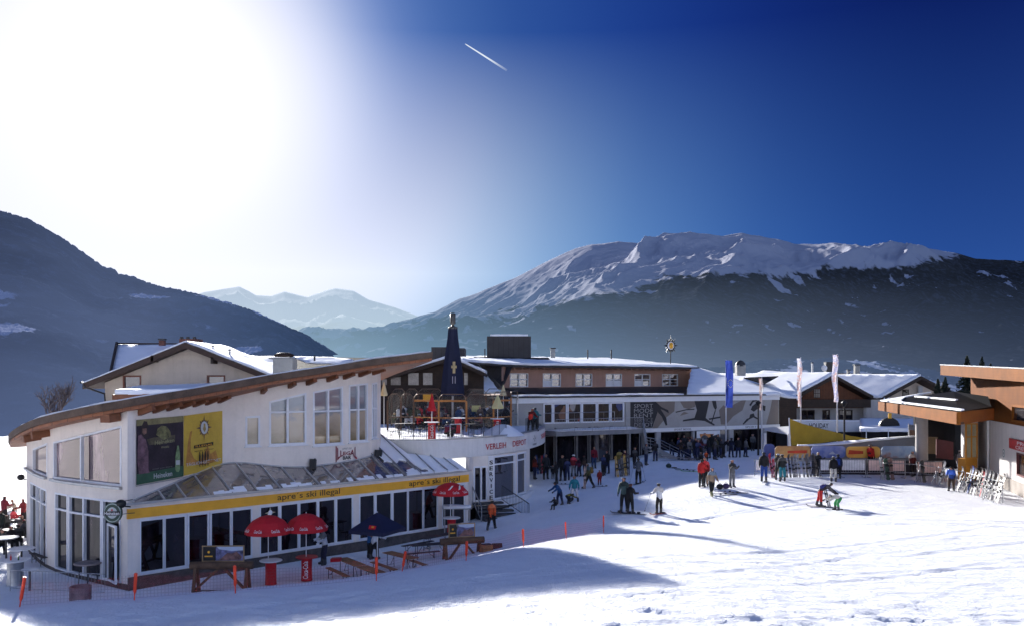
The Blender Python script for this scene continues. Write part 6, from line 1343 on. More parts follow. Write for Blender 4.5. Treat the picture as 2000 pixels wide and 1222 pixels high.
def net(i0, i1, label, hn=.72):
    vs = []; uvs = []; fs = []; L = 0; prev = None; nseg = 10
    for i in range(i0, i1):
        for k in range(nseg+(1 if i == i1-1 else 0)):
            u = k/nseg; p = tips[i].lerp(tips[i+1], u); p.z = zt(p.x, p.y)+.08; sag = .12*math.sin(math.pi*u)
            if prev is not None: L += (p-prev).length
            prev = p.copy(); vs += [p, p+Vector((0,0,hn-sag))]; uvs += [(L/.10, 0), (L/.10, (hn-sag)/.10)]
    n = len(vs)//2; me = bpy.data.meshes.new('safety_net'); me.from_pydata(vs, [], [(2*i, 2*i+2, 2*i+3, 2*i+1) for i in range(n-1)]); ul = me.uv_layers.new()
    for lp in me.loops: ul.data[lp.index].uv = uvs[lp.vertex_index]
    me.materials.append(NM); o = bpy.data.objects.new('safety_net', me); C.objects.link(o); tag(o, label, 'net')
net(0, 5, 'long orange mesh net along the patio side of the snow bank'); net(5, 8, 'pinkish orange mesh net running out onto the sunlit snow')
fr = empty('patio_fence', (*XY(120,38.2), zp), 0, 'thin grey metal fence before the glass doors on the left', 'fence'); m = MB()
m.tube([(-2.6,.6,.95),(2.0,-.2,.95)], .02); m.tube([(-2.6,.6,.15),(2.0,-.2,.15)], .015)
for i in range(30): u = i/29; m.tube([(-2.6+4.6*u,.6-.8*u,0 if i%10 == 0 else .15),(-2.6+4.6*u,.6-.8*u,.95)], .02 if i%10 == 0 else .007, 4)
m.build('railing', METAL, fr, False)
# ---------------------------------------------------------------- terrace: wind screens, tables, folded parasols
zd = 5.16; SW = M('screen_wood', (.42,.17,.04), .55, .15, 2); SWD = M('screen_wood_dark', (.09,.045,.025), .6, .15, 2)
def screen(px0, D0, px1, D1_, h, label, wood=SW, arch=True, beam=None, first=False):
    A = Vector((*XY(px0,D0), zd)); B = Vector((*XY(px1,D1_), zd)); r = empty('wind_screen', tuple(A), 0, label, 'wind screen', 'glass wind screens on the roof terrace'); u = (B-A); L = u.length; u.normalize(); Z = Vector((0,0,1))
    for q in ((A, B) if first else (B,)): m = MB(); m.bar(q, q+Z*(h-.5), .13, .13); m.build('post', wood, r)
    A_, B_ = A+u*.05, B-u*.05; m = MB(); m.tube([A_+Z*(h-.7), A_+Z*(h-.25), A_+Z*h+u*.25, B_+Z*h-u*.25, B_+Z*(h-.25), B_+Z*(h-.7)], .035, 6); m.build('arched_tube', M('brass_tube', (.20,.13,.09), .35, .15, 3, metal=.5), r)
    m = MB(); m.bar(A+u*.07+Z*1.0, B-u*.07+Z*1.0, .06, .08)
    if beam: m.bar(A+u*.07+Z*beam, B-u*.07+Z*beam, .07, .14)
    m.build('rail', wood, r); m = MB(); m.face([A+u*.08+Z*.1, B-u*.08+Z*.1, B-u*.05+Z*(h-.25), B-u*.25+Z*(h-.03), A+u*.25+Z*(h-.03), A+u*.05+Z*(h-.25)]); m.build('glass_pane', SCREEN, r)
fs_ = [(757,66),(783,66),(808,65.5),(857,64.5),(911,64),(964,65),(998,67)]
nm = ['far left','second','third','fourth','fifth','rightmost']
for i, ((a_, d0), (b_, d1)) in enumerate(zip(fs_, fs_[1:])): screen(a_, d0, b_, d1, 2.75 if i != 5 else 2.9, f'{nm[i]} glass wind screen of the front row on the terrace', SWD if i < 2 else SW, beam=2.25 if i in (2,3,5) else None, first=i == 0)
screen(998,67,1011,72,2.9,'glass wind screen turning back at the right terrace corner', METAL)
bs = [(765,73),(792,73),(817,73),(863,72.5)]; 
for i, ((a_, d0), (b_, d1)) in enumerate(zip(bs, bs[1:])): screen(a_, d0, b_, d1, 3.05, ['left','middle','right'][i]+' glass wind screen of the rear row left of the navy parasol', SWD, first=i == 0)
bs = [(909,72.5),(949,72.5),(985,73)]
for i, ((a_, d0), (b_, d1)) in enumerate(zip(bs, bs[1:])): screen(a_, d0, b_, d1, 3.05, ['left','right'][i]+' glass wind screen of the rear row right of the navy parasol', SWD, first=i == 0)
def folded(px, D, y0, y1, rr, mat, label, zbase_, marks=None):
    b = W(px, y1, D); t = W(px, y0, D); o = empty('folded_parasol', (b.x, D, zbase_), 0, label, 'parasol', 'folded parasols on the roof terrace'); h0 = b.z-zbase_; h1 = t.z-zbase_; m = MB(); k = 12; rows = []
    for u, r in ((0,.9),(.12,1.0),(.35,.72),(.7,.38),(.95,.12),(1,.03)): rows += [(rr*r*math.cos(2*math.pi*j/k)*(1+.14*(j%2)), rr*r*math.sin(2*math.pi*j/k)*(1+.14*(j%2)), h0+(h1-h0)*u) for j in range(k)]
    m.add(rows, [(i*k+j, i*k+(j+1)%k, (i+1)*k+(j+1)%k, (i+1)*k+j) for i in range(5) for j in range(k)]+[tuple(range(k))[::-1]]); m.build('folded_canopy', mat, o, False); m = MB(); m.tube([(0,0,0),(0,0,h0+.1)], .025); m.build('pole', WPAINT, o, False)
folded(843.5,55.5,767,802,.26,REDC,'folded red parasol over the red barrel table',zd+1.0); folded(972,60.5,770,797,.42,M('pale_yellow_canvas', (.55,.50,.25), .7, .12, 2),'folded pale yellow parasol over the second barrel table',zd+1.0)
folded(983,70,750,772,.28,CRM,'folded cream parasol behind the right glass screens',zd); folded(750,62,744,772,.24,CRM,'folded cream parasol beside the curved white wall',zd)
t = barrel_table('red barrel table with white script at the terrace edge', h=1.12, group='tall tables on the roof terrace', r=.26, rt=.48); t.location = (*XY(843.5,55.5), zd)
t = barrel_table('red and white barrel table below the pale yellow parasol', h=1.12, group='tall tables on the roof terrace', r=.26, rt=.50); t.location = (*XY(971,60.5), zd)
t = barrel_table('red barrel table further back in the middle of the terrace', h=1.1, txt=None, group='tall tables on the roof terrace'); t.location = (*XY(895,62), zd)
for (a_, b_, l, kd) in (((812,60),(870,61),'dark terrace bench behind the red barrel table','bench'), ((912,60),(950,61),'dark terrace table right of the white gate frame','table'), ((757,57),(790,58),'low dark terrace bench in front of the left screens','bench'), ((768,60.5),(808,61.5),'dark terrace table before the left screens','table')):
    beer_at(kd, XY(*a_), XY(*b_), l, DKW, zd)
m = MB(); hp = [(962,57.5),(980,58.5),(1000,61),(1015,62.5)]
c = Vector((*XY(982,60), zd)); k = 24; rows = []
for i, (u, h) in enumerate(((1,0),(.8,.25),(.55,.55),(.3,.78),(.08,.88))): rows += [(c.x+1.5*u*math.cos(2*math.pi*j/k)*(1+.12*math.sin(3*j)), c.y+1.7*u*math.sin(2*math.pi*j/k), zd+h*.8*(1+.1*math.sin(j*2.1))) for j in range(k)]
m.add(rows, [(i*k+j, i*k+(j+1)%k, (i+1)*k+(j+1)%k, (i+1)*k+j) for i in range(4) for j in range(k)]+[tuple(range(4*k, 5*k))], True); o = m.build('snow_heap', RSNOW); tag(o, 'heap of swept snow on the round terrace edge', 'snow heap')
for i, (px, D, w) in enumerate(((836,69,.8),(930,69.5,.7))):
    o = empty('yellow_notice', (*XY(px,D), zd), 0, ['yellow square notice above the guests behind the third screen','yellow notice among the guests behind the fifth screen'][i], 'sign'); m = MB(); zz = (HY-[774,797][i])/F*D+ZC-zd; m.box((0,0,zz), (w,.04,.5)); m.build('board', YEL if i == 0 else M('pale_yellow', (.6,.55,.2), .6, .1, 2), o, False); m = MB(); m.tube([(0,.04,0),(0,.04,zz)], .02); m.build('post', METAL, o, False)
# ---------------------------------------------------------------- trees
def conifer(px, ytop, ybase, D, wpx, label):
    t = W(px, ytop, D); b = W(px, ybase, D); h = t.z-b.z; R_ = wpx/F*D/2; o = empty('conifer', (b.x, D, b.z), 0, label, 'tree', 'conifers by the lift station'); m = MB(); m.tube([(0,0,0),(0,0,h*.97)], [.18,.02], 6); m.build('trunk', DKW, o, False)
    m = MB(); n = int(h*9)
    for i in range(n):
        u = i/n; z = h*(.08+.9*u); r = R_*(1-u)**.85+.04
        for k in range(7):
            a_ = random.uniform(0, 6.28); rr = r*random.uniform(.6,1.1); c_, s_ = math.cos(a_), math.sin(a_); dz = -rr*random.uniform(.15,.45)
            for q in range(5):
                w0 = (q+.2)/5*rr; w1 = min(rr, w0+rr*.34); ww = .07+.16*(1-q/5)*rr*.7
                m.face([(c_*w0-s_*ww, s_*w0+c_*ww, z+dz*w0/rr-random.uniform(0,.12)), (c_*w1, s_*w1, z+dz*w1/rr+.03), (c_*w0+s_*ww, s_*w0-c_*ww, z+dz*w0/rr-random.uniform(.05,.35))])
    m.build('crown', M('conifer_green', (.018,.028,.018), .9, .5, 3), o, False)
conifer(1889,690,770,92,52,'tallest dark conifer rising behind the station roof'); conifer(1918,692,770,94,40,'slimmer dark conifer just right of the tallest one'); conifer(1935,706,770,96,44,'low conifer tip above the right end of the roof')
conifer(1846,732,790,80,40,'dark conifer in the gap left of the station roof'); conifer(1832,736,790,84,34,'small conifer beside the pale chalet gable')
def bare_tree(px, ytop, ybase, D, label):
    t = W(px, ytop, D); b = W(px, ybase, D); h = t.z-b.z; o = empty('bare_tree', (b.x, D, b.z), 0, label, 'tree'); rnd = random.Random(5); tw_ = MB(); tk = MB()
    def br(p, d, L, r, lv):
        q = p+d*L; (tk if lv < 2 else tw_).tube([p, p.lerp(q,.5)+Vector((rnd.uniform(-.04,.04)*L,)*3), q], [r, r*.8, r*.6], 5 if lv < 3 else 3, False)
        if lv >= 6: return
        for k in range(3 if lv < 5 else 2):
            nd = (d+Vector((rnd.uniform(-.75,.75), rnd.uniform(-.75,.75), rnd.uniform(-.1,.5)))).normalized(); br(p.lerp(q, rnd.uniform(.6,1)), nd, L*rnd.uniform(.62,.8), r*.6, lv+1)
    br(Vector((0,0,0)), Vector((0,0,1)), h*.36, .20, 0); br(Vector((0,0,h*.3)), Vector((-.35,0,.9)).normalized(), h*.27, .12, 1); br(Vector((0,0,h*.32)), Vector((.4,.1,.9)).normalized(), h*.27, .12, 1); BK = M('pale_bark', (.13,.11,.12), .9, .2, 3); tk.build('trunk', BK, o, False); tw_.build('crown', BK, o, False)
bare_tree(104, 748, 880, 66, 'bare winter tree behind the left end of the curved roof')
# ================================================================== people
def rotx(v, a_): c, s_ = math.cos(a_), math.sin(a_); return Vector((v.x, v.y*c-v.z*s_, v.y*s_+v.z*c))
POSES = {}
def make_pose(name, lean=4, hip=.92, legs=((8,6,3),(-6,4,3)), arms=((12,12,20),(8,12,20)), head=0, twist=0):
    """joint chain facing -Y; legs (thigh forward, knee bend, spread) and arms (shoulder forward, abduct, elbow bend) in degrees"""
    R_ = math.radians; V = []; E = []; rad = []; lab = []
    def add(p, r, l, parent=None):
        V.append(Vector(p)); rad.append(r); lab.append(l)
        if parent is not None: E.append((parent, len(V)-1))
        return len(V)-1
    pel = Vector((0,0,hip)); L = R_(lean)
    up = lambda h: pel+rotx(Vector((0,0,h)), L)
    a0 = add(pel, .15, 'leg'); a1 = add(up(.17), .145, 'torso', a0); a2 = add(up(.36), .17, 'torso', a1); a3 = add(up(.50), .12, 'torso', a2)
    a4 = add(up(.565), .062, 'neck', a3); Lh = L*.6-R_(head); 
    n0 = V[a4]; hd = lambda h, f=0: n0+rotx(Vector((0,-f,h)), Lh)
    a5 = add(hd(.07,.01), .075, 'head', a4); a6 = add(hd(.14,.015), .094, 'head', a5); a7 = add(hd(.215,.0), .078, 'head', a6); add(hd(.135,.115), .016, 'head', a6)
    for sd in (-1, 1): add(hd(.14,.0)+Vector((sd*.098,0,0)), .016, 'head', a6)
    for sd, (th, kb, spd) in zip((-1,1), legs):
        h = add(pel+Vector((sd*.095,0,-.05)), .115, 'leg', a0)
        d1 = rotx(Vector((sd*math.sin(R_(spd)),0,-math.cos(R_(spd)))), -R_(th)); k0 = V[h]+d1*.42; kk = add(k0, .078, 'leg', add(V[h]+d1*.2, .10, 'leg', h))
        d2 = rotx(Vector((sd*math.sin(R_(spd))*.5,0,-1)).normalized(), -R_(th-kb)); an = add(k0+d2*.40, .062, 'boot', add(k0+d2*.2, .07, 'leg', kk))
        t0 = V[an]; fdir = rotx(Vector((0,-1,0)), -R_(max(-25, min(25, (th-kb)*.4)))); add(t0+fdir*.19+Vector((sd*.03,0,-.045)), .045, 'boot', add(t0+fdir*.07+Vector((0,0,-.045)), .06, 'boot', an)); add(t0+Vector((0,.05,-.05)), .045, 'boot', an)
    for sd, (sf, ab_, eb) in zip((-1,1), arms):
        s0 = up(.475)+Vector((sd*.175,0,0)); s_ = add(s0, .078, 'torso', a3)
        d1 = rotx(Vector((sd*math.sin(R_(ab_)),0,-math.cos(R_(ab_)))), -R_(sf)+L*.3); e0 = s0+d1*.28; e = add(e0, .058, 'arm', add(s0+d1*.14, .066, 'arm', s_))
        d2 = rotx(Vector((sd*math.sin(R_(ab_*.3)),0,-1)).normalized(), -R_(sf+eb)+L*.3); w0 = e0+d2*.25; w = add(w0, .038, 'arm', e); pm = add(w0+d2*.07, .036, 'hand', w)
        side = Vector((1,0,0))*sd; fw = d2; nrm_ = side.cross(fw).normalized()
        for q, ln in zip((-1.5,-.5,.5,1.5), (.068,.080,.076,.058)):
            b_ = w0+d2*.10+nrm_*q*.021; f1 = add(b_, .0115, 'hand', pm); f2 = add(b_+fw*ln*.5-side*.010, .0105, 'hand', f1); add(b_+fw*ln*.9-side*.032, .009, 'hand', f2)
        tb = w0+d2*.05-nrm_*.03; t1 = add(tb-nrm_*.02+fw*.02, .013, 'hand', pm); add(tb-nrm_*.035+fw*.055-side*.01, .011, 'hand', t1)
    zmin = min(v.z-r for v, r, l in zip(V, rad, lab) if l in ('boot','leg'))
    if legs[0][0] < 80 or legs[0][1] < 80: 
        for v in V: v.z -= zmin
    me = bpy.data.meshes.new('body'); me.from_pydata(V, E, []); o = bpy.data.objects.new('tmp', me); C.objects.link(o)
    md = o.modifiers.new('s', 'SKIN'); ms = o.modifiers.new('b', 'SUBSURF'); ms.levels = 1
    md.use_smooth_shade = True; md.branch_smoothing = .3
    for i, r in enumerate(rad): me.skin_vertices[0].data[i].radius = (r, r) if lab[i] not in ('torso',) else (r*1.12, r*.86)
    me.skin_vertices[0].data[0].use_root = True
    dg = bpy.context.evaluated_depsgraph_get(); dg.update(); bm_ = bpy.data.meshes.new_from_object(o.evaluated_get(dg)); bpy.data.objects.remove(o); bpy.data.meshes.remove(me)
    co = np.array([v.co[:] for v in bm_.vertices]); no = np.array([v.normal[:] for v in bm_.vertices])
    lab_v = []
    segs = [(np.array(V[a_]), np.array(V[b_]), rad[a_], rad[b_], lab[b_]) for a_, b_ in E]
    best = np.full(len(co), 1e9); bl = np.zeros(len(co), int); names = ['torso','arm','leg','boot','hand','head','neck']
    for A, B, ra, rb, l in segs:
        d = B-A; t = np.clip(((co-A)@d)/max(d@d, 1e-9), 0, 1); dist = np.linalg.norm(co-(A+t[:, None]*d), axis=1)/(ra+(rb-ra)*t); m_ = dist < best; best[m_] = dist[m_]; bl[m_] = names.index(l)
    bm_.name = 'body_'+name; bm_.materials.append(None); faces = [tuple(p.vertices) for p in bm_.polygons]
    def sub(keep, off, nm, extra=None):
        ks = [names.index(k) for k in keep]; fs = [f for f in faces if sum(bl[i] in ks for i in f) >= (len(f)+1)//2+(0)]
        if extra is not None: fs = [f for f in fs if extra(np.mean(co[list(f)], axis=0))]
        used_ = sorted({i for f in fs for i in f}); mp = {i: k for k, i in enumerate(used_)}; vs = [tuple(co[i]+no[i]*off) for i in used_]
        me_ = bpy.data.meshes.new(nm); me_.from_pydata(vs, [], [tuple(mp[i] for i in f) for f in fs]); me_.polygons.foreach_set('use_smooth', [True]*len(me_.polygons)); me_.materials.append(None)
        if nm in ('jacket','trousers'):
            me_.materials.append(None); ref = up(.385) if nm == 'jacket' else None
            mi = []
            for f in fs:
                c = Vector(np.mean(co[list(f)], axis=0))
                if nm == 'jacket': mi.append(1 if (c-ref).dot(rotx(Vector((0,0,1)), L)) > 0 and (c-ref).length < .42 else 0)
                else: mi.append(1 if c.z < .30 else 0)
            me_.polygons.foreach_set('material_index', mi)
        return me_
    hz = V[a6]; hn = rotx(Vector((0,0,1)), Lh); hf = rotx(Vector((0,-1,0)), Lh)
    pr = {'body': bm_, 'jacket': sub(('torso','arm'), .022, 'jacket'), 'trousers': sub(('leg',), .014, 'trousers'), 'boots': sub(('boot',), .016, 'boots'),
          'gloves': sub(('hand',), .006, 'gloves'),
          'hat': sub(('head',), .018, 'hat', lambda c: (Vector(c)-hz).dot(hn) > .02 and not ((Vector(c)-hz).dot(hf) > .05 and (Vector(c)-hz).dot(hn) < .05)),
          'helmet': sub(('head',), .034, 'helmet', lambda c: (Vector(c)-hz).dot(hn) > -.02 and not ((Vector(c)-hz).dot(hf) > .04 and (Vector(c)-hz).dot(hn) < .06)),
          'hair': sub(('head',), .012, 'hair', lambda c: (Vector(c)-hz).dot(hf) < .02+max(0, (Vector(c)-hz).dot(hn)-.05) and (Vector(c)-hz).dot(hn) > -.09)}
    eyes = MB(); mouth = MB(); rgt = Vector((1,0,0))
    for sd in (-1,1): eyes.blob(hz+hf*.083+rgt*sd*.034+hn*.016, .014, 6, 4)
    mouth.box(hz+hf*.088-hn*.05, (.045,.012,.010)); 
    gg = MB(); n_ = 7; rows = [[hz+hf*(.108-.05*(q/3)**2)+rgt*(q*.026)+hn*(.016+zz) for q in range(-3,4)] for zz in (-.03,.035)]; gg.add([p for r in rows for p in r], [(i, i+1, i+8, i+7) for i in range(6)])
    bp = MB(); c = up(.30)+rotx(Vector((0,.21,0)), L)
    for k, (w_, d_, h_, oy) in enumerate(((.30,.16,.42,0),(.24,.08,.22,.10))):
        prof = [(-.5,.82),(-.42,1),(.36,1),(.5,.7)]; rows = []
        for u, sc_ in prof: rows += [tuple(c+rotx(Vector((math.copysign(abs(math.cos(t))**.5, math.cos(t))*w_/2*sc_, math.copysign(abs(math.sin(t))**.5, math.sin(t))*d_/2*sc_+oy, u*h_-(.06 if k else 0))), L)) for t in [2*math.pi*j/12 for j in range(12)]]
        bp.add(rows, [(i*12+j, i*12+(j+1)%12, (i+1)*12+(j+1)%12, (i+1)*12+j) for i in range(3) for j in range(12)]+[tuple(range(12))[::-1], tuple(range(36,48))], True)
    for nm, mb_ in (('eyes', eyes), ('mouth', mouth), ('goggles', gg), ('backpack', bp)):
        me_ = bpy.data.meshes.new(nm); me_.from_pydata([tuple(v) for v in mb_.v], [], mb_.f); me_.polygons.foreach_set('use_smooth', [True]*len(me_.polygons)); me_.materials.append(None); pr[nm] = me_
    pr['hands'] = [V[i] for i, l in enumerate(lab) if l == 'hand' and rad[i] == .036]; pr['feet'] = [V[i] for i, l in enumerate(lab) if l == 'boot' and rad[i] == .062]
    POSES[name] = pr
make_pose('stand'); make_pose('relaxed', 2, legs=((4,2,5),(-2,3,4)), arms=((20,14,70),(4,10,15))); make_pose('armscross', 0, legs=((3,2,6),(-3,3,4)), arms=((25,8,95),(25,8,95)))
make_pose('walk', 8, .90, legs=((24,8,2),(-20,14,2)), arms=((-18,10,15),(24,10,30))); make_pose('wide', 6, .88, legs=((14,8,14),(10,12,14)), arms=((15,22,25),(15,22,25)))
make_pose('poles', 10, .90, legs=((14,14,4),(8,12,4)), arms=((35,18,45),(30,18,50))); make_pose('bend', 62, .84, legs=((4,6,5),(-8,10,6)), arms=((65,6,10),(55,10,15)), head=-10)
make_pose('deepbend', 84, .72, legs=((42,44,5),(36,46,8)), arms=((84,6,12),(80,10,8)), head=-20); make_pose('stoop', 38, .84, legs=((20,22,4),(-4,10,4)), arms=((55,8,25),(50,10,20)), head=-8)
make_pose('sit', 6, .5, legs=((88,86,6),(84,84,8)), arms=((30,12,60),(35,12,70))); make_pose('sitlean', 18, .5, legs=((86,82,7),(90,90,6)), arms=((50,10,50),(48,12,45)))
PM_ = {}
def cm(c, name='cloth'):
    k = (name, tuple(round(x, 3) for x in c))
    if k not in PM_:
        if name == 'cloth' and max(c) < .45: c = [x*.62 for x in c]
        base = M(f'{name}_{len(PM_)}', c, .75 if name == 'cloth' else .5, .18, 6); PM_[k] = base
    return PM_[k]
SKIN = cm((.45,.24,.17), 'skin'); HAIRD = cm((.03,.02,.015), 'hair'); BOOT = cm((.05,.05,.055), 'boot')
BK=(.012,.012,.015); WH=(.70,.70,.70); NV=(.015,.025,.09); RD=(.45,.015,.015); GR=(.18,.18,.19); TL=(.03,.30,.38); BE=(.42,.30,.20); GN=(.04,.42,.12); BL=(.02,.08,.40); PU_=(.16,.02,.08); OL=(.10,.09,.03); OG=(.55,.08,.02); YE=(.55,.42,.03); BN=(.08,.045,.03)
_n = [0]
def person(loc, pose, rz, jk, tr_, label, hat='hat', hc=BK, s=1.0, gl_=BK, boot=None, pack=None, goggles=False, group=None, mini=False, ac=None):
    _n[0] += 1
    pr = POSES[pose]; b = bpy.data.objects.new('person', pr['body']); C.objects.link(b); b.location = loc; b.rotation_euler = (0,0,rz); b.scale = (s,s,s)
    tag(b, label, 'person', group); b.material_slots[0].link = 'OBJECT'; b.material_slots[0].material = SKIN
    def ch(nm, m_, key=None):
        c = bpy.data.objects.new(nm, pr[key or nm]); C.objects.link(c); c.parent = b; c.material_slots[0].link = 'OBJECT'; c.material_slots[0].material = m_
    if ac is None:
        k_ = _n[0]%5; ac = jk if k_ in (0, 3) else [min(.7, x*1.9+.03) for x in jk] if k_ == 1 else [x*.35 for x in jk] if k_ == 2 else [(x+.12)*.8 for x in jk[::-1]]
    def ch2(nm, c1, c2):
        c = bpy.data.objects.new(nm, pr[nm]); C.objects.link(c); c.parent = b
        for i, q in enumerate((c1, c2)): c.material_slots[i].link = 'OBJECT'; c.material_slots[i].material = cm(tuple(q))
    ch2('jacket', jk, ac); ch2('trousers', tr_, [x*.45 for x in tr_])
    ch('boots', cm(boot) if boot else BOOT)
    if gl_ is not None: ch('gloves', cm(gl_))
    if hat == 'hair': ch('hair', cm(hc, 'hair'))
    else: ch('hair', HAIRD); ch(hat, cm(hc, 'shell' if hat == 'helmet' else 'cloth'))
    if not mini: ch('eyes', BLK); ch('mouth', cm((.25,.07,.06), 'skin'))
    if goggles: ch('goggles', BLK)
    if pack: ch('backpack', cm(pack))
    return b
# skis, snowboards, poles -------------------------------------------------
def ski_mesh(L, w, name, col, bind=True):
    m = MB(); n = 14; vs = []
    for i in range(n+1):
        u = i/n; y = -L/2+L*u; ww = w*(.5 if i in (0, n) else (1.15 if u > .85 or u < .1 else .85))/2; z = .02+(.10*max(0, (u-.9)/.1)**1.5)
        vs += [(-ww,y,z),(ww,y,z),(ww,y,z+.018),(-ww,y,z+.018)]
    m.add(vs, [(i*4+j, i*4+(j+1)%4, (i+1)*4+(j+1)%4, (i+1)*4+j) for i in range(n) for j in range(4)]+[(3,2,1,0),(n*4,n*4+1,n*4+2,n*4+3)]); return m
SKM = {}
def skis(loc, rot, c1, label, L=1.62, group=None, pair=True, board=False):
    r = empty('snowboard' if board else 'pair_of_skis', loc, 0, label, 'snowboard' if board else 'skis', group); r.rotation_euler = rot
    mt = M('ski_'+'_'.join(f'{int(x*99)}' for x in c1), c1, .35, .35, 5)
    if board: m = ski_mesh(1.5, .28, 'b', c1); m.build('board', mt, r, False); b = MB(); b.box((0,.25,.09),(.2,.14,.1)); b.box((0,-.25,.09),(.2,.14,.1)); b.build('bindings', BLK, r, False); return r
    for dx in ((-.055,.055) if pair else (0,)):
        k = (L, c1)
        if k not in SKM: 
            q = ski_mesh(L, .085, 's', c1).build('ski', mt, None, False); SKM[k] = q.data; bpy.data.objects.remove(q)
        o = bpy.data.objects.new('ski', SKM[k]); C.objects.link(o); o.parent = r; o.location = (dx,0,0)
        if 'bind' not in SKM:
            b = MB(); b.box((0,.12,.055),(.06,.09,.045)); b.box((0,-.16,.065),(.065,.12,.06)); q = b.build('binding', BLK, None, False); SKM['bind'] = q.data; bpy.data.objects.remove(q)
        c = bpy.data.objects.new('binding', SKM['bind']); C.objects.link(c); c.parent = o
    return r
def pole_(a_, b_, label):
    a_ = Vector(a_); b_ = Vector(b_); r = empty('ski_pole', tuple(b_), 0, label, 'ski pole'); m = MB(); m.tube([a_, b_], .011, 5); m.build('shaft', METAL, r); m = MB(); m.tube([a_, a_.lerp(b_,.1)], .02, 6); m.build('grip', BLK, r); m = MB(); q = a_.lerp(b_,.95); m.lathe([(.045,-.01),(.045,.01)], q, 8); m.build('basket', BLK, r)
def onp(px, py): return gnd(px, py)
def P_(px, py, pose, rz, jk, tr_, label, H=None, **k):
    g_ = onp(px, py); g_.z -= .02
    s_ = k.pop('s', None)
    if s_ is None: s_ = (H/F*g_.y)/1.78 if H else 1.0
    s_ = max(.55, min(1.14, s_)); return person(tuple(g_), pose, math.radians(rz), jk, tr_, label, s=s_, **k), g_
def poles_for(b, lab_, off=(.25,-.45)):
    M_ = Matrix.Translation(b.location)@Euler(b.rotation_euler).to_matrix().to_4x4()@Matrix.Scale(b.scale.x, 4)
    for i, h in enumerate(POSES[[k for k in POSES if POSES[k]['body'] is b.data][0]]['hands']):
        a_ = M_@(h+Vector((0,0,.06))); q = M_@Vector((h.x+(-1 if i == 0 else 1)*off[0], h.y+off[1], 0)); q.z = zt(q.x, q.y); pole_(a_, q, lab_[i])
# ---- square, in the light and at its edge
b, g_ = P_(1288,1003,'poles',-168,WH,(.03,.025,.02),'person in white jacket with dark red stripes holding a ski pole out to the side',61,ac=(.50,.47,.45),hat='hat',hc=(.65,.63,.58)); poles_for(b, ['ski pole planted right of the person in the white jacket','ski pole close to the person in the white jacket'])
m = MB(); skis((g_.x+.1, g_.y, g_.z+.0), (0,0,.9+1.2), (.35,.06,.04), 'skis under the person in the white striped jacket')
st_m = cm((.16,.02,.03)); 
P_(1219,998,'stand',-25,(.10,.17,.16),BK,'taller of the two riders in black trousers on their boards, green grey jacket',68,hat='hat',hc=BN)
P_(1231,1002,'relaxed',140,BK,BK,'shorter rider all in black beside the green grey jacket',60,hat='hair',hc=(.08,.03,.02))
g_ = onp(1225,1002); skis((g_.x-.2,g_.y+.1,g_.z), (0,0,1.45), BK, 'black snowboard under the taller rider', board=True); skis((g_.x+.35,g_.y-.3,g_.z), (0,0,1.2), (.03,.03,.03), 'dark snowboard under the shorter rider', board=True)
P_(1390,967,'walk',8,BE,BK,'man in a beige jacket and pale boots walking toward the slope',58,hat='hair',hc=HAIRD and (.03,.02,.015),boot=(.42,.40,.20),gl_=None)
P_(1371,951,'relaxed',155,RD,BK,'person in a red jacket just left of the beige jacket, seen from behind',56,hat='hat',hc=BK); P_(1377,949,'stand',-20,(.38,.02,.02),(.02,.02,.02),'second person in red, half hidden behind the first',58,hat='hair',hc=(.35,.2,.15))
P_(1430,951,'armscross',20,GR,(.32,.32,.34),'person in grey trousers and black vest right of the beige jacket',55,hat='hair',hc=(.10,.04,.02))
P_(1492,939,'stand',165,BK,BL,'person with a black jacket and bright blue ski trousers',58,hat='hair'); g_ = onp(1495,942); skis((g_.x,g_.y,g_.z), (0,0,2.7), WH, 'skis under the person in bright blue trousers')
P_(1528,939,'relaxed',170,(.015,.02,.02),TL,'person with a black jacket and turquoise trousers at the ski rack',54,hat='hat',hc=(.5,.5,.5)); P_(1520,936,'armscross',150,(.08,.06,.055),(.04,.03,.03),'person in brown grey beside the turquoise trousers',52,hat='helmet',hc=(.4,.4,.42))
P_(1598,930,'armscross',25,BK,BK,'person all in black with blond hair in front of the whitish barrier',49,hat='hair',hc=(.5,.4,.22)); P_(1628,940,'relaxed',165,BK,(.55,.53,.48),'person with a black jacket and cream trousers',51,hat='hat',hc=(.5,.5,.48)); P_(1637,935,'stand',160,NV,BK,'person carrying a bright blue rucksack beside the cream trousers',50,hat='hair',pack=BL)
b, g_ = P_(1602,988,'bend',80,(.03,.02,.03),RD,'person in red trousers leaning over a child to help with skis',60,hat='hat',hc=(.06,.05,.06),pack=(.05,.06,.28)); 
b, g2 = P_(1641,996,'deepbend',-85,(.55,.52,.46),GN,'child in bright green trousers bending down to the bindings',None,s=.80,hat='helmet',hc=(.2,.2,.22)); skis((g2.x-.1,g2.y,g2.z), (0,0,1.35), (.03,.03,.03), 'skis under the child in green trousers', 1.3)
g_ = onp(1618,988); skis((g_.x-.15,g_.y-.1,g_.z+.55), (1.15,0,.25), (.25,.25,.27), 'skis held upright between the red and the green trousers', 1.3); skis((g_.x-.5,g_.y-.4,g_.z), (0,0,1.15), (.12,.10,.10), 'skis lying in front of the red trousers')
P_(1858,958,'sitlean' if False else 'stoop',-30,BL,BN,'person in a royal blue and white jacket leaning on the rail',54,hat='hat',hc=BK)
person((*XY(1700,62.75), 2.5), 'relaxed', .1, (.5,.02,.015), BK, 'person in a bright red jacket standing before the yellow orange banner', hat='helmet', hc=BK, s=1.02, ac=(.5,.02,.015))
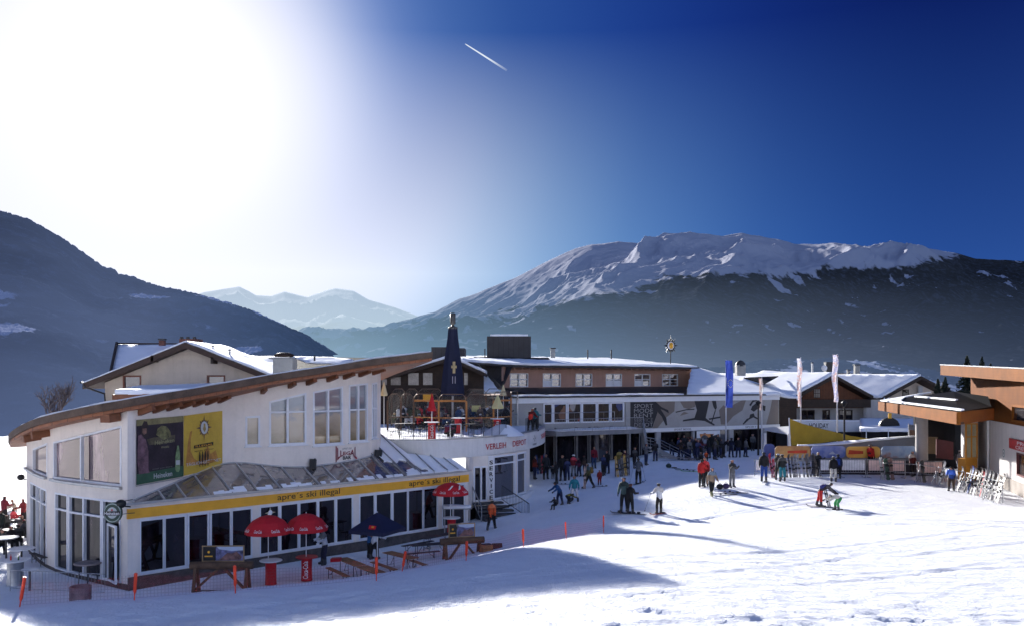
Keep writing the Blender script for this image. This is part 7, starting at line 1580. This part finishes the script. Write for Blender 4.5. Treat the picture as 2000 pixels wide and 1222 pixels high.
person((*XY(1781,60.6), 2.25), 'stand', .3, (.14,.02,.025), BK, 'person in dark red and black with a white scarf at the sunset banner', hat='hair', s=1.0, ac=(.5,.48,.47))
P_(1871,925,'poles',60,(.40,.33,.33),(.30,.32,.38),'person in a pinkish grey jacket at the orange booth, seen from the side',48,hat='helmet',hc=(.5,.5,.5),pack=(.06,.06,.08)); P_(1862,912,'stand',30,BK,BK,'person in black with a red helmet in the shade of the canopy',45,hat='helmet',hc=(.4,.03,.03))
# ---- shade by the round shop and under the walkway
P_(960,1034,'walk',160,OG,BK,'person in an orange red jacket at the shop steps',60,hat='hat',hc=BK)
P_(635,1102,'poles',-65,(.52,.54,.60),(.03,.03,.07),'person in white and blue walking beside the right red parasol',74,hat='hat',hc=BK,pack=(.02,.02,.03)); P_(730,1092,'stoop',150,(.55,.55,.58),BK,'person in a white jacket bending under the navy parasol',66,hat='hat',hc=BL); P_(722,1090,'relaxed',120,(.03,.15,.40),BK,'person in a blue jacket half hidden by the navy parasol',60,hat='hair')
P_(1094,985,'stoop',-60,(.02,.10,.30),NV,'person in a blue jacket stooping over a seated friend',50,hat='hat',hc=BK); P_(1085,993,'sitlean',-40,BK,BK,'person in black sitting on the snow below the blue jacket',None,s=.62,hat='hat',hc=BK); P_(1106,984,'deepbend',100,(.3,.26,.05),BK,'crouching person in yellow trousers beside the blue jacket',None,s=.66,hat='hair')
P_(1122,979,'wide',-8,TL,(.60,.58,.62),'woman in a turquoise jacket and white trousers',52,hat='hair',hc=(.12,.03,.03)); P_(1150,953,'walk',-70,OL,BK,'person in olive green with a brown rucksack carrying skis upright',52,hat='hat',hc=(.4,.4,.4),pack=(.28,.17,.03))
g_ = onp(1142,955); skis((g_.x,g_.y,g_.z+.85), (1.5,.05,.3), (.35,.25,.22), 'skis held upright by the person in olive green')
P_(1171,946,'stand',-10,(.35,.03,.03),(.35,.02,.02),'small child in red and white with a pale helmet',None,s=.62,hat='helmet',hc=(.45,.5,.6)); P_(1178,928,'relaxed',40,NV,BK,'person in navy behind the small red child',42,hat='hat',hc=NV)
b, g_ = P_(1247,944,'poles',175,(.28,.30,.36),BK,'person in a grey and white patterned jacket with poles near the shaded snow ramp',51,hat='hat',hc=BK,pack=(.10,.12,.16)); poles_for(b, ['ski pole left of the patterned jacket','ski pole right of the patterned jacket']); skis((g_.x,g_.y,g_.z), (0,0,-.6), BK, 'skis under the patterned grey jacket')
P_(1066,935,'relaxed',10,(.03,.035,.045),BK,'dark clothed person beside the yellow folding sign',50,hat='hair'); P_(1080,934,'stand',0,BK,BK,'small child in black with a white chest band',None,s=.62,hat='hair'); P_(1099,938,'stand',-15,BK,BK,'tall person all in black standing left of the red jacket group',52,hat='hat',hc=BK)
P_(1120,930,'relaxed',150,(.30,.015,.03),(.4,.4,.42),'person in a dark red jacket with a white helmet',44,hat='helmet',hc=WH); P_(1131,930,'stand',-60,PU_,NV,'person in purple beside the white helmet',38,hat='hat',hc=(.1,.02,.06)); P_(1160,915,'relaxed',20,(.30,.01,.03),(.05,.10,.22),'person in a crimson top and blue trousers in the deep shade',44,hat='hair')
P_(1156,898,'stand',10,(.02,.22,.05),BK,'person in a green jacket in front of the shop glass',42,hat='hair'); P_(1220,925,'armscross',30,(.06,.01,.02),BK,'person in dark maroon beside the dark ski rack',48,hat='hat',hc=(.3,.3,.3)); P_(1210,918,'stand',160,(.22,.17,.04),(.03,.03,.03),'person in mustard yellow at the dark ski rack',42,hat='hair')
P_(1044,935,'relaxed',60,(.28,.03,.02),NV,'person in a dull red jacket half hidden by the round shop',46,hat='hair')
for px, py, ps, rz, jk, tr_, lb, H, kw in (
  (1305,884,'stand',0,(.50,.60,.03),BK,'person in a neon yellow safety vest under the stairs',36,{}), (1318,884,'stand',160,(.02,.05,.25),BK,'person in dark blue right of the neon vest',38,{}), (1335,886,'relaxed',30,(.02,.02,.03),NV,'person in black in the shop entrance, right of the dark blue one',38,{}),
  (1352,890,'poles',-30,(.03,.03,.05),BK,'person in black with a grey cap behind the red jackets',40,dict(hat='hat', hc=GR)), (1376,886,'wide',5,(.40,.42,.48),(.25,.2,.4),'tall person in pale grey carrying something across the chest',50,dict(hat='hair')), (1379,898,'sit',-10,OG,BK,'child in orange sitting in front of the pale grey jacket',None,dict(s=.6, hat='helmet', hc=(.4,.45,.6))),
  (1368,900,'sit',20,BK,BK,'seated child with a grey helmet in the shop shade',None,dict(s=.6, hat='helmet', hc=(.4,.4,.4))), (1390,888,'stand',170,BK,BK,'person in black right of the pale grey jacket',42,{}), (1403,890,'relaxed',-40,(.02,.02,.02),GR,'person with a grey cap at the foot of the blue flag pole',44,dict(hat='hat', hc=GR)), (1412,892,'stoop',60,(.03,.03,.05),BK,'stooping person right of the blue flag pole base',40,{}),
  (1345,896,'stoop',-80,BK,NV,'person bending over skis at the bottom of the stairs',34,{}), (1470,880,'stand',0,(.10,.11,.12),BK,'person in grey behind the black lamp post',34,dict(hat='helmet', hc=(.3,.3,.3)))):
    P_(px, py, ps, rz, jk, tr_, lb, H, mini=True, **kw)
crowd = [(1312,74,'relaxed',BK,'black','between the stair posts'),(1326,75,'stand',NV,'navy','deep in the shop entrance left of the poster'),(1330,72.5,'armscross',BN,'brown','in front of the left shop doors'),(1342,74.5,'stand',BK,'black','beneath the left edge of the poster'),(1346,72,'relaxed',GR,'grey','beneath the left edge of the poster'),(1358,74,'stand',BK,'black','beneath the orange part of the poster'),(1362,71.5,'poles',NV,'navy','beneath the orange part of the poster'),(1369,73.5,'relaxed',(.2,.02,.03),'dark red','left of the tall pale grey person'),(1384,73.8,'stand',BK,'black','right behind the tall pale grey person'),(1396,72,'relaxed',(.05,.05,.06),'charcoal','left of the blue flag pole'),(1399,74.5,'stand',OL,'olive','left of the blue flag pole'),(1408,74,'armscross',BK,'black','behind the blue flag pole'),(1428,75,'stand',NV,'navy','right of the white shop pillar'),(1442,75,'relaxed',BK,'black','in the dark bay right of the blue flag'),(1456,75.5,'stand',GR,'grey','in the dark bay right of the blue flag'),(1087,66,'stand',BK,'black','under the walkway left of the first post'),(1108,67,'relaxed',NV,'navy','under the walkway beside the second post'),(1142,68,'stand',BN,'brown','under the walkway in front of the third post'),(1186,68,'relaxed',BK,'black','under the walkway by the fourth post'),(1239,69,'stand',BK,'black','under the stairs beside the door'),(1262,70,'armscross',GR,'grey','under the stairs beside the door'),(1280,72,'relaxed',BK,'black','left of the broad white pillar')]
for px, D, ps, c_, nm_, wh in crowd:
    x, y = XY(px, D); person((x, y, zt(x, y)-.02), ps, random.uniform(-3, 3), c_, BK if px%2 else NV, f'person in {nm_} {wh}', hat='hat' if px%3 else 'helmet', hc=[BK,GR,(.25,.03,.03),BN][px%4], mini=True, s=random.uniform(.92,1.03), group='people in the shade of the sports shop')
# ---- roof terrace guests
def T_(px, D, pose, rz, jk, label, s=.98, tr_=BK, z=5.16, **k): x, y = XY(px, D); return person((x, y, z), pose, math.radians(rz), jk, tr_, label, s=s, group=k.pop('group', 'guests on the roof terrace'), mini=True, **k)
T_(1036,63.5,'stoop',160,(.52,.03,.015),'guest in a bright red jacket leaning at the right terrace railing',1.05,hat='hair',hc=(.3,.08,.03)); T_(1045,64.5,'relaxed',150,(.04,.20,.25),'guest in teal beside the bright red jacket at the railing',1.0,hat='hair')
T_(872,58,'sitlean',150,(.20,.01,.04),'seated guest in crimson right of the red barrel table',.95,z=5.0,hat='hair'); T_(886,59,'sit',-150,BK,'seated guest in black beside the crimson one',.95,z=5.0)
cols = [(BK,'black'),(NV,'navy'),((.30,.30,.32),'grey'),((.45,.02,.02),'red'),((.5,.5,.52),'white'),((.10,.06,.04),'brown'),((.03,.10,.25),'blue'),((.20,.02,.05),'maroon'),((.10,.11,.06),'olive')]
gl_list = [(787,69,'stand'),(793,67.5,'sit'),(800,69.5,'relaxed'),(806,67.5,'sit'),(815,68,'relaxed'),(822,70,'stand'),(829,67,'sit'),(835,69,'armscross'),(841,68,'stand'),(848,69.5,'relaxed'),(854,67,'sit'),(862,68,'relaxed'),(868,69.5,'stand'),(875,66.5,'sit'),(896,66.8,'stand'),(902,68.5,'relaxed'),(908,67,'sit'),(917,68.5,'stand'),(923,70,'relaxed'),(930,67,'sit'),(937,68.5,'stand'),(944,70,'relaxed'),(950,67,'sit'),(957,69,'stand'),(968,68.5,'relaxed'),(975,67.5,'stand'),(981,69.5,'relaxed'),(988,68.5,'stand'),(778,68,'relaxed'),(769,69,'sit'),(790,71,'stand'),(810,71.2,'relaxed'),(818,66.8,'sit'),(832,71,'stand'),(845,66.9,'sit'),(858,71,'relaxed'),(900,70.6,'stand'),(913,66.4,'sit'),(926,71.3,'relaxed'),(940,66.8,'sit'),(953,71,'stand'),(971,70.5,'relaxed'),(991,69.6,'armscross'),(866,66,'sit')]
seen_ = {}
where = lambda px: 'far left' if px < 783 else 'second' if px < 808 else 'third' if px < 857 else 'fourth' if px < 911 else 'fifth' if px < 964 else 'rightmost'
for i, (px, D, ps) in enumerate(gl_list):
    c_, nm_ = cols[(i*4+i//3)%9]; hcol, hn = [((.5,.5,.5),'pale helmet'),(BK,'black hat'),((.4,.03,.03),'red hat'),((.35,.22,.1),'fair hair'),((.03,.02,.02),'dark hair')][(i*2+i//5)%5]
    kd = 'helmet' if 'helmet' in hn else 'hat' if 'hat' in hn else 'hair'; vb = 'sitting' if ps == 'sit' else 'standing'
    lb = f'guest in {nm_} with {hn} {vb} behind the {where(px)} front wind screen'
    if lb in seen_: lb += ', second of two' if lb+', second of two' not in seen_ else ', in the back row'
    seen_[lb] = 1; T_(px, D, ps, random.uniform(-180,180), c_, lb, hat=kd, hc=hcol, z=5.16 if ps != 'sit' else 5.1)
for (x0, x1, D, l) in ((792,812,68.3,'long table among the guests behind the second screen'),(826,852,68.2,'long table among the guests behind the third screen'),(868,905,67.8,'long table with a drinks tray behind the fourth screen'),(920,955,68,'long table among the guests behind the fifth screen')): beer_at('table', XY(x0,D), XY(x1,D+.3), l, BRN, zd)
# ---- crowd on the left patio, partly cut by the frame
lc = [(31,58,'sitlean',-60,(.50,.38,.30),(.55,.55,.6),'guest in a pale beige top facing the bar at the left patio edge'),(24,54.5,'sit',100,(.45,.03,.04),BK,'guest in a red jacket seated at the left edge of the patio'),(41,52,'sit',80,(.42,.32,.28),(.5,.5,.55),'guest with cream jacket and white trousers seated before the bar corner'),(8,56,'relaxed',160,(.30,.02,.04),BK,'guest in dark red standing at the frame edge'),(14,52,'sit',-120,BK,NV,'guest in black seated behind the white tables'),(2,51,'stand',0,(.03,.04,.03),BK,'guest in dark green cut by the left frame edge'),(36,49,'sitlean',-150,(.02,.02,.02),BK,'dark clothed guest bent over a table by the bar'),(20,48.5,'sit',60,(.04,.03,.05),BK,'guest in dark purple seated nearest the white tables'),(46,55,'relaxed',-30,(.40,.05,.05),BK,'guest in faded red beside the leftmost column'),(5,47.5,'sit',20,BK,BK,'guest in black seated lowest at the left frame edge'),(-14,52,'stand',30,RD,BK,'guest in red just beyond the left frame edge'),(50,50.5,'sit',-90,(.03,.03,.04),BK,'guest in dark clothes seated against the left column')]
for px, D, ps, rz, jk, tr_, lb in lc:
    x, y = XY(px, D); person((x, y, zt(x, y)+(.02 if 'sit' not in ps else .0)), ps, math.radians(rz), jk, tr_, lb, s=1.0, hat='hair' if px%2 else 'hat', hc=(.25,.1,.05) if px%2 else (.4,.05,.05), mini=True, group='guests on the left patio')
for (x0, d0, x1, d1, l) in ((4,50,30,49.5,'dark patio table in front of the seated guests'),(16,53.5,44,53,'dark patio table further back among the guests'),(62,44.6,88,43.4,'dark patio bench beneath the leftmost glass front')): beer_at('table' if 'table' in l else 'bench', XY(x0,d0), XY(x1,d1), l, DKW, -.35)
# ---------------------------------------------------------------- ski racks
def rack(px0, py0, px1, py1, label, h=1.15):
    a_ = gnd(px0, py0); b_ = gnd(px1, py1); r = empty('ski_rack', tuple(a_), 0, label, 'ski rack', 'metal ski racks'); m = MB(); U = Vector((0,0,1))
    m.tube([a_, a_+U*h, b_+U*h, b_], .028, 6); m.tube([a_+U*h*.5, b_+U*h*.5], .02, 6); n_ = (b_-a_).cross(U).normalized()*.5
    for q in (a_, b_): m.tube([q+n_, q+U*h*.8], .02, 5)
    m.build('frame', METAL, r); return a_, b_
def lean_row(a_, b_, n, cols_, labels, tilt=.20, boards=()):
    d = (b_-a_); yaw = math.atan2(d.y, d.x)
    for i in range(n):
        q = a_.lerp(b_, (i+.5)/n)+Vector((random.uniform(-.05,.05), -.30, 0)); c_ = cols_[i%len(cols_)]; L = random.choice((1.35,1.5,1.62,1.7)); tl = math.pi/2-tilt+random.uniform(-.05,.05)
        r = skis((q.x, q.y+math.cos(tl)*L/2, q.z+math.sin(tl)*L/2-.02), (tl, random.uniform(-.08,.08), yaw+random.uniform(-.15,.15)), c_, labels[i], L, 'skis leaning in the racks', board=i in boards)
CN = [((.4,.03,.05),'red'),((.45,.28,.06),'orange yellow'),((.05,.05,.06),'black'),((.2,.2,.215),'silver'),((.10,.10,.11),'charcoal'),((.38,.38,.39),'white'),((.15,.13,.12),'brown grey'),((.04,.08,.25),'blue')]
a_, b_ = rack(1500,932,1596,930,'metal rack full of skis before the orange banner')
seq = [0,0,1,4,6,2,4,3,5,5,6,3,2,6]; lean_row(a_, b_, 14, [CN[k][0] for k in seq], [f'{CN[k][1]} skis in the banner rack, {w_} from its left end' for k, w_ in zip(seq, ('first','second','third','fourth','fifth','sixth','seventh','eighth','ninth','tenth','eleventh','twelfth','thirteenth','fourteenth'))])
r1 = [(1722,936,1792,940),(1797,941,1829,946),(1832,947,1884,957),(1888,960,1936,975),(1938,976,1958,982)]
rl = ['long empty metal rack before the pink barriers','short metal rack by the blue jacket','metal rack the blue jacket leans on','metal rack crowded with skis by the white wall','last metal rack at the foot of the station wall']
rs_ = [rack(*r, l) for r, l in zip(r1, rl)]
seq = [2,7,4,5,6,0,3,4,2]; a_, b_ = rs_[3]; lean_row(a_, b_, 9, [CN[k][0] for k in seq], [f'{CN[k][1]} skis in the station rack, {w_} from its left end' for k, w_ in zip(seq, ('first','second','third','fourth','fifth','sixth','seventh','eighth','ninth'))], .25)
a_, b_ = rs_[4]; lean_row(a_, b_, 3, [CN[5][0], CN[4][0], CN[6][0]], ['white skis in the last rack by the wall','charcoal skis in the last rack by the wall','brown grey skis in the last rack by the wall'], .3)
a_, b_ = rs_[2]; lean_row(a_, b_, 3, [CN[5][0], CN[2][0], CN[3][0]], ['white skis left of the blue jacket','black skis behind the blue jacket','silver skis right of the blue jacket'], .3)
a_, b_ = rs_[1]; skis((a_.x+.1, a_.y-.15, a_.z+.72), (1.35,0,.2), (.03,.03,.04), 'black snowboard with a pale square leaning on the short rack', board=True)
a_, b_ = rs_[0]
for k, (dx, c_, l) in enumerate(((.25,(.05,.10,.07),'dark green snowboard leaning left end of the long rack'),(.55,(.25,.15,.13),'pinkish brown snowboard leaning beside the dark green one'),(-.1,(.5,.5,.48),'white skis at the left end post of the long rack'))): skis((a_.x+dx, a_.y-.2, a_.z+.72), (1.3,0,.15), c_, l, board=k < 2)
def darkrack(px0, py0, px1, py1, label):
    a_ = gnd(px0, py0); b_ = gnd(px1, py1); r = empty('ski_rack', tuple(a_), 0, label, 'ski rack'); U = Vector((0,0,1))
    for i in range(3): q = a_.lerp(b_, i/2); m = MB(); m.bar(q, q+U*1.5, .07); m.build('post', DKW, r)
    m = MB(); m.bar(a_+U*.95, b_+U*.95, .07, .12); m.bar(a_+U*.5, b_+U*.5, .07, .12); m.build('rail', DKW, r); return a_, b_
a_, b_ = darkrack(1202,930,1229,926,'dark wooden ski rack in the shade of the walkway'); lean_row(a_, b_, 5, [CN[1][0], CN[2][0], CN[4][0]], [f'{w_} skis in the dark rack in the shade' for w_ in ('leftmost','second','middle','fourth','rightmost')])
a_, b_ = darkrack(1046,925,1066,922,'dark wooden ski rack beside the round shop'); lean_row(a_, b_, 4, [CN[7][0], CN[2][0], CN[0][0]], [f'{w_} skis beside the round shop wall' for w_ in ('leftmost','second','third','rightmost')])
ys = empty('folding_sign', tuple(gnd(1080,916)), 0, 'yellow topped folding sign with pale posts in the shade', 'sign'); m = MB(); m.tube([(-.28,0,0),(-.28,0,1.5)], .03); m.tube([(.28,.0,0),(.28,.0,1.5)], .03); m.build('posts', WPAINT, ys, False); m = MB(); m.box((0,0,1.05),(.5,.04,.26)); m.build('board', M('sign_lime', (.35,.34,.05), .6, .1, 3), ys, False); m = MB(); m.box((0,.01,.55),(.5,.03,.7)); m.build('panel', GREY, ys, False)
# snow ramp with planks, skis lying about
g_ = gnd(1300,892); m = MB(); m.add([(g_.x-3.2,g_.y-1.6,g_.z-.3),(g_.x+3.6,g_.y-1.2,g_.z-.3),(g_.x+3.4,g_.y+2,g_.z-.2),(g_.x-2.6,g_.y+2,g_.z-.2),(g_.x-.6,g_.y-.2,g_.z+.55),(g_.x+.2,g_.y-.1,g_.z+.6),(g_.x+.4,g_.y+1,g_.z+.5),(g_.x-.4,g_.y+1,g_.z+.5)], [(0,1,5,4),(1,2,6,5),(2,3,7,6),(3,0,4,7),(4,5,6,7)]); o = m.build('snow_ramp', RSNOW); tag(o, 'shaded snow ramp at the foot of the outside staircase', 'snow heap')
pk = empty('plank_pile', tuple(gnd(1318,897)), 0, 'grey planks lying on the snow ramp below the stairs', 'planks'); 
for i in range(3): m = MB(); m.bar((-1.2+.3*i,-.5+.25*i,.35-.05*i),(1.5+.2*i,-.9+.25*i,.12), .3, .05); m.build('plank', M('grey_plank', (.22,.20,.21), .8, .2, 3), pk, False)
for (px, py, yw, c_, l) in ((1350,921,1.2,(.15,.45,.08),'lime green skis lying on the shaded snow'),(1338,918,1.5,(.05,.07,.06),'dark skis lying beside the lime green ones'),(1317,914,.4,(.06,.10,.08),'short dark green skis lying alone in the shade'),(1420,961,1.35,(.12,.08,.22),'purple grey skis lying left of the grey trousers'),(1412,966,1.3,(.10,.10,.12),'dark skis lying nearest the sunlit edge'),(1435,963,1.6,(.2,.2,.22),'pale grey skis lying at the feet of the grey trousers'),(1100,946,1.5,(.08,.10,.18),'dark blue skis lying right of the tall person in black'),(1180,950,1.7,(.06,.07,.12),'small skis lying beside the red child')):
    g_ = gnd(px, py); skis((g_.x, g_.y, g_.z+.02), (0,0,yw), c_, l)
for (px, py, c_, l) in ((1406,955,(.02,.02,.03),'black bag on the snow left of the grey trousers'),(1418,954,(.10,.06,.16),'purple bag beside the black one'),(1306,913,(.03,.06,.05),'dark green bag on the shaded snow'),(1114,978,(.02,.02,.03),'black rucksack between the blue jacket and the turquoise one')):
    g_ = gnd(px, py); o = empty('bag', tuple(g_), 0, l, 'bag'); m = MB(); m.blob((0,0,.16), .2, 10, 7, (1.1,.8,.85)); m.build('body', cm(c_), o, False); m = MB(); m.tube([(-.1,0,.3),(0,0,.4),(.1,0,.3)], .015, 5); m.build('handle', BLK, o, False)

# ---------------------------------------------------------------- uneven, rounded snow lying on roofs
def soften(o):
    me = o.data; bm = bmesh.new(); bm.from_mesh(me); bmesh.ops.remove_doubles(bm, verts=bm.verts, dist=.002); bmesh.ops.triangulate(bm, faces=bm.faces)
    for _ in range(6):
        es = [e for e in bm.edges if e.calc_length() > .8]
        if not es or len(bm.faces) > 6000: break
        bmesh.ops.subdivide_edges(bm, edges=es, cuts=1); bmesh.ops.triangulate(bm, faces=bm.faces)
    off = o.matrix_world.translation if o.parent is None else Vector(o.parent.location)+(Vector(o.parent.parent.location) if o.parent.parent else Vector((0,0,0)))
    if bm.verts:
        co = np.array([v.co[:] for v in bm.verts])+np.array(off[:]); n1 = fbm(co[:,0]*.55+3, co[:,1]*.55+co[:,2]*.4, 4, .6)-.5; n2 = fbm(co[:,0]*1.7+31, co[:,1]*1.7+9+co[:,2], 3, .6)-.5
        for v, a_, b_ in zip(bm.verts, n1, n2): v.co.z += .16*a_+.05*b_; v.co.x += .22*b_; v.co.y += .16*a_
    bm.to_mesh(me); bm.free(); me.polygons.foreach_set('use_smooth', [True]*len(me.polygons)); me.update()
done_ = set()
for o in list(bpy.data.objects):
    n_ = o.name.split('.')[0]
    if o.type == 'MESH' and o.data.name not in done_ and n_ in ('roof_snow','shaded_snow_roof','snowy_roof','snowy_top','snow_crest','cornice_snow','walkway_snow','band_snow','snow_ramp','snow_layer') and o.data.materials and o.data.materials[0] == RSNOW: done_.add(o.data.name); soften(o)
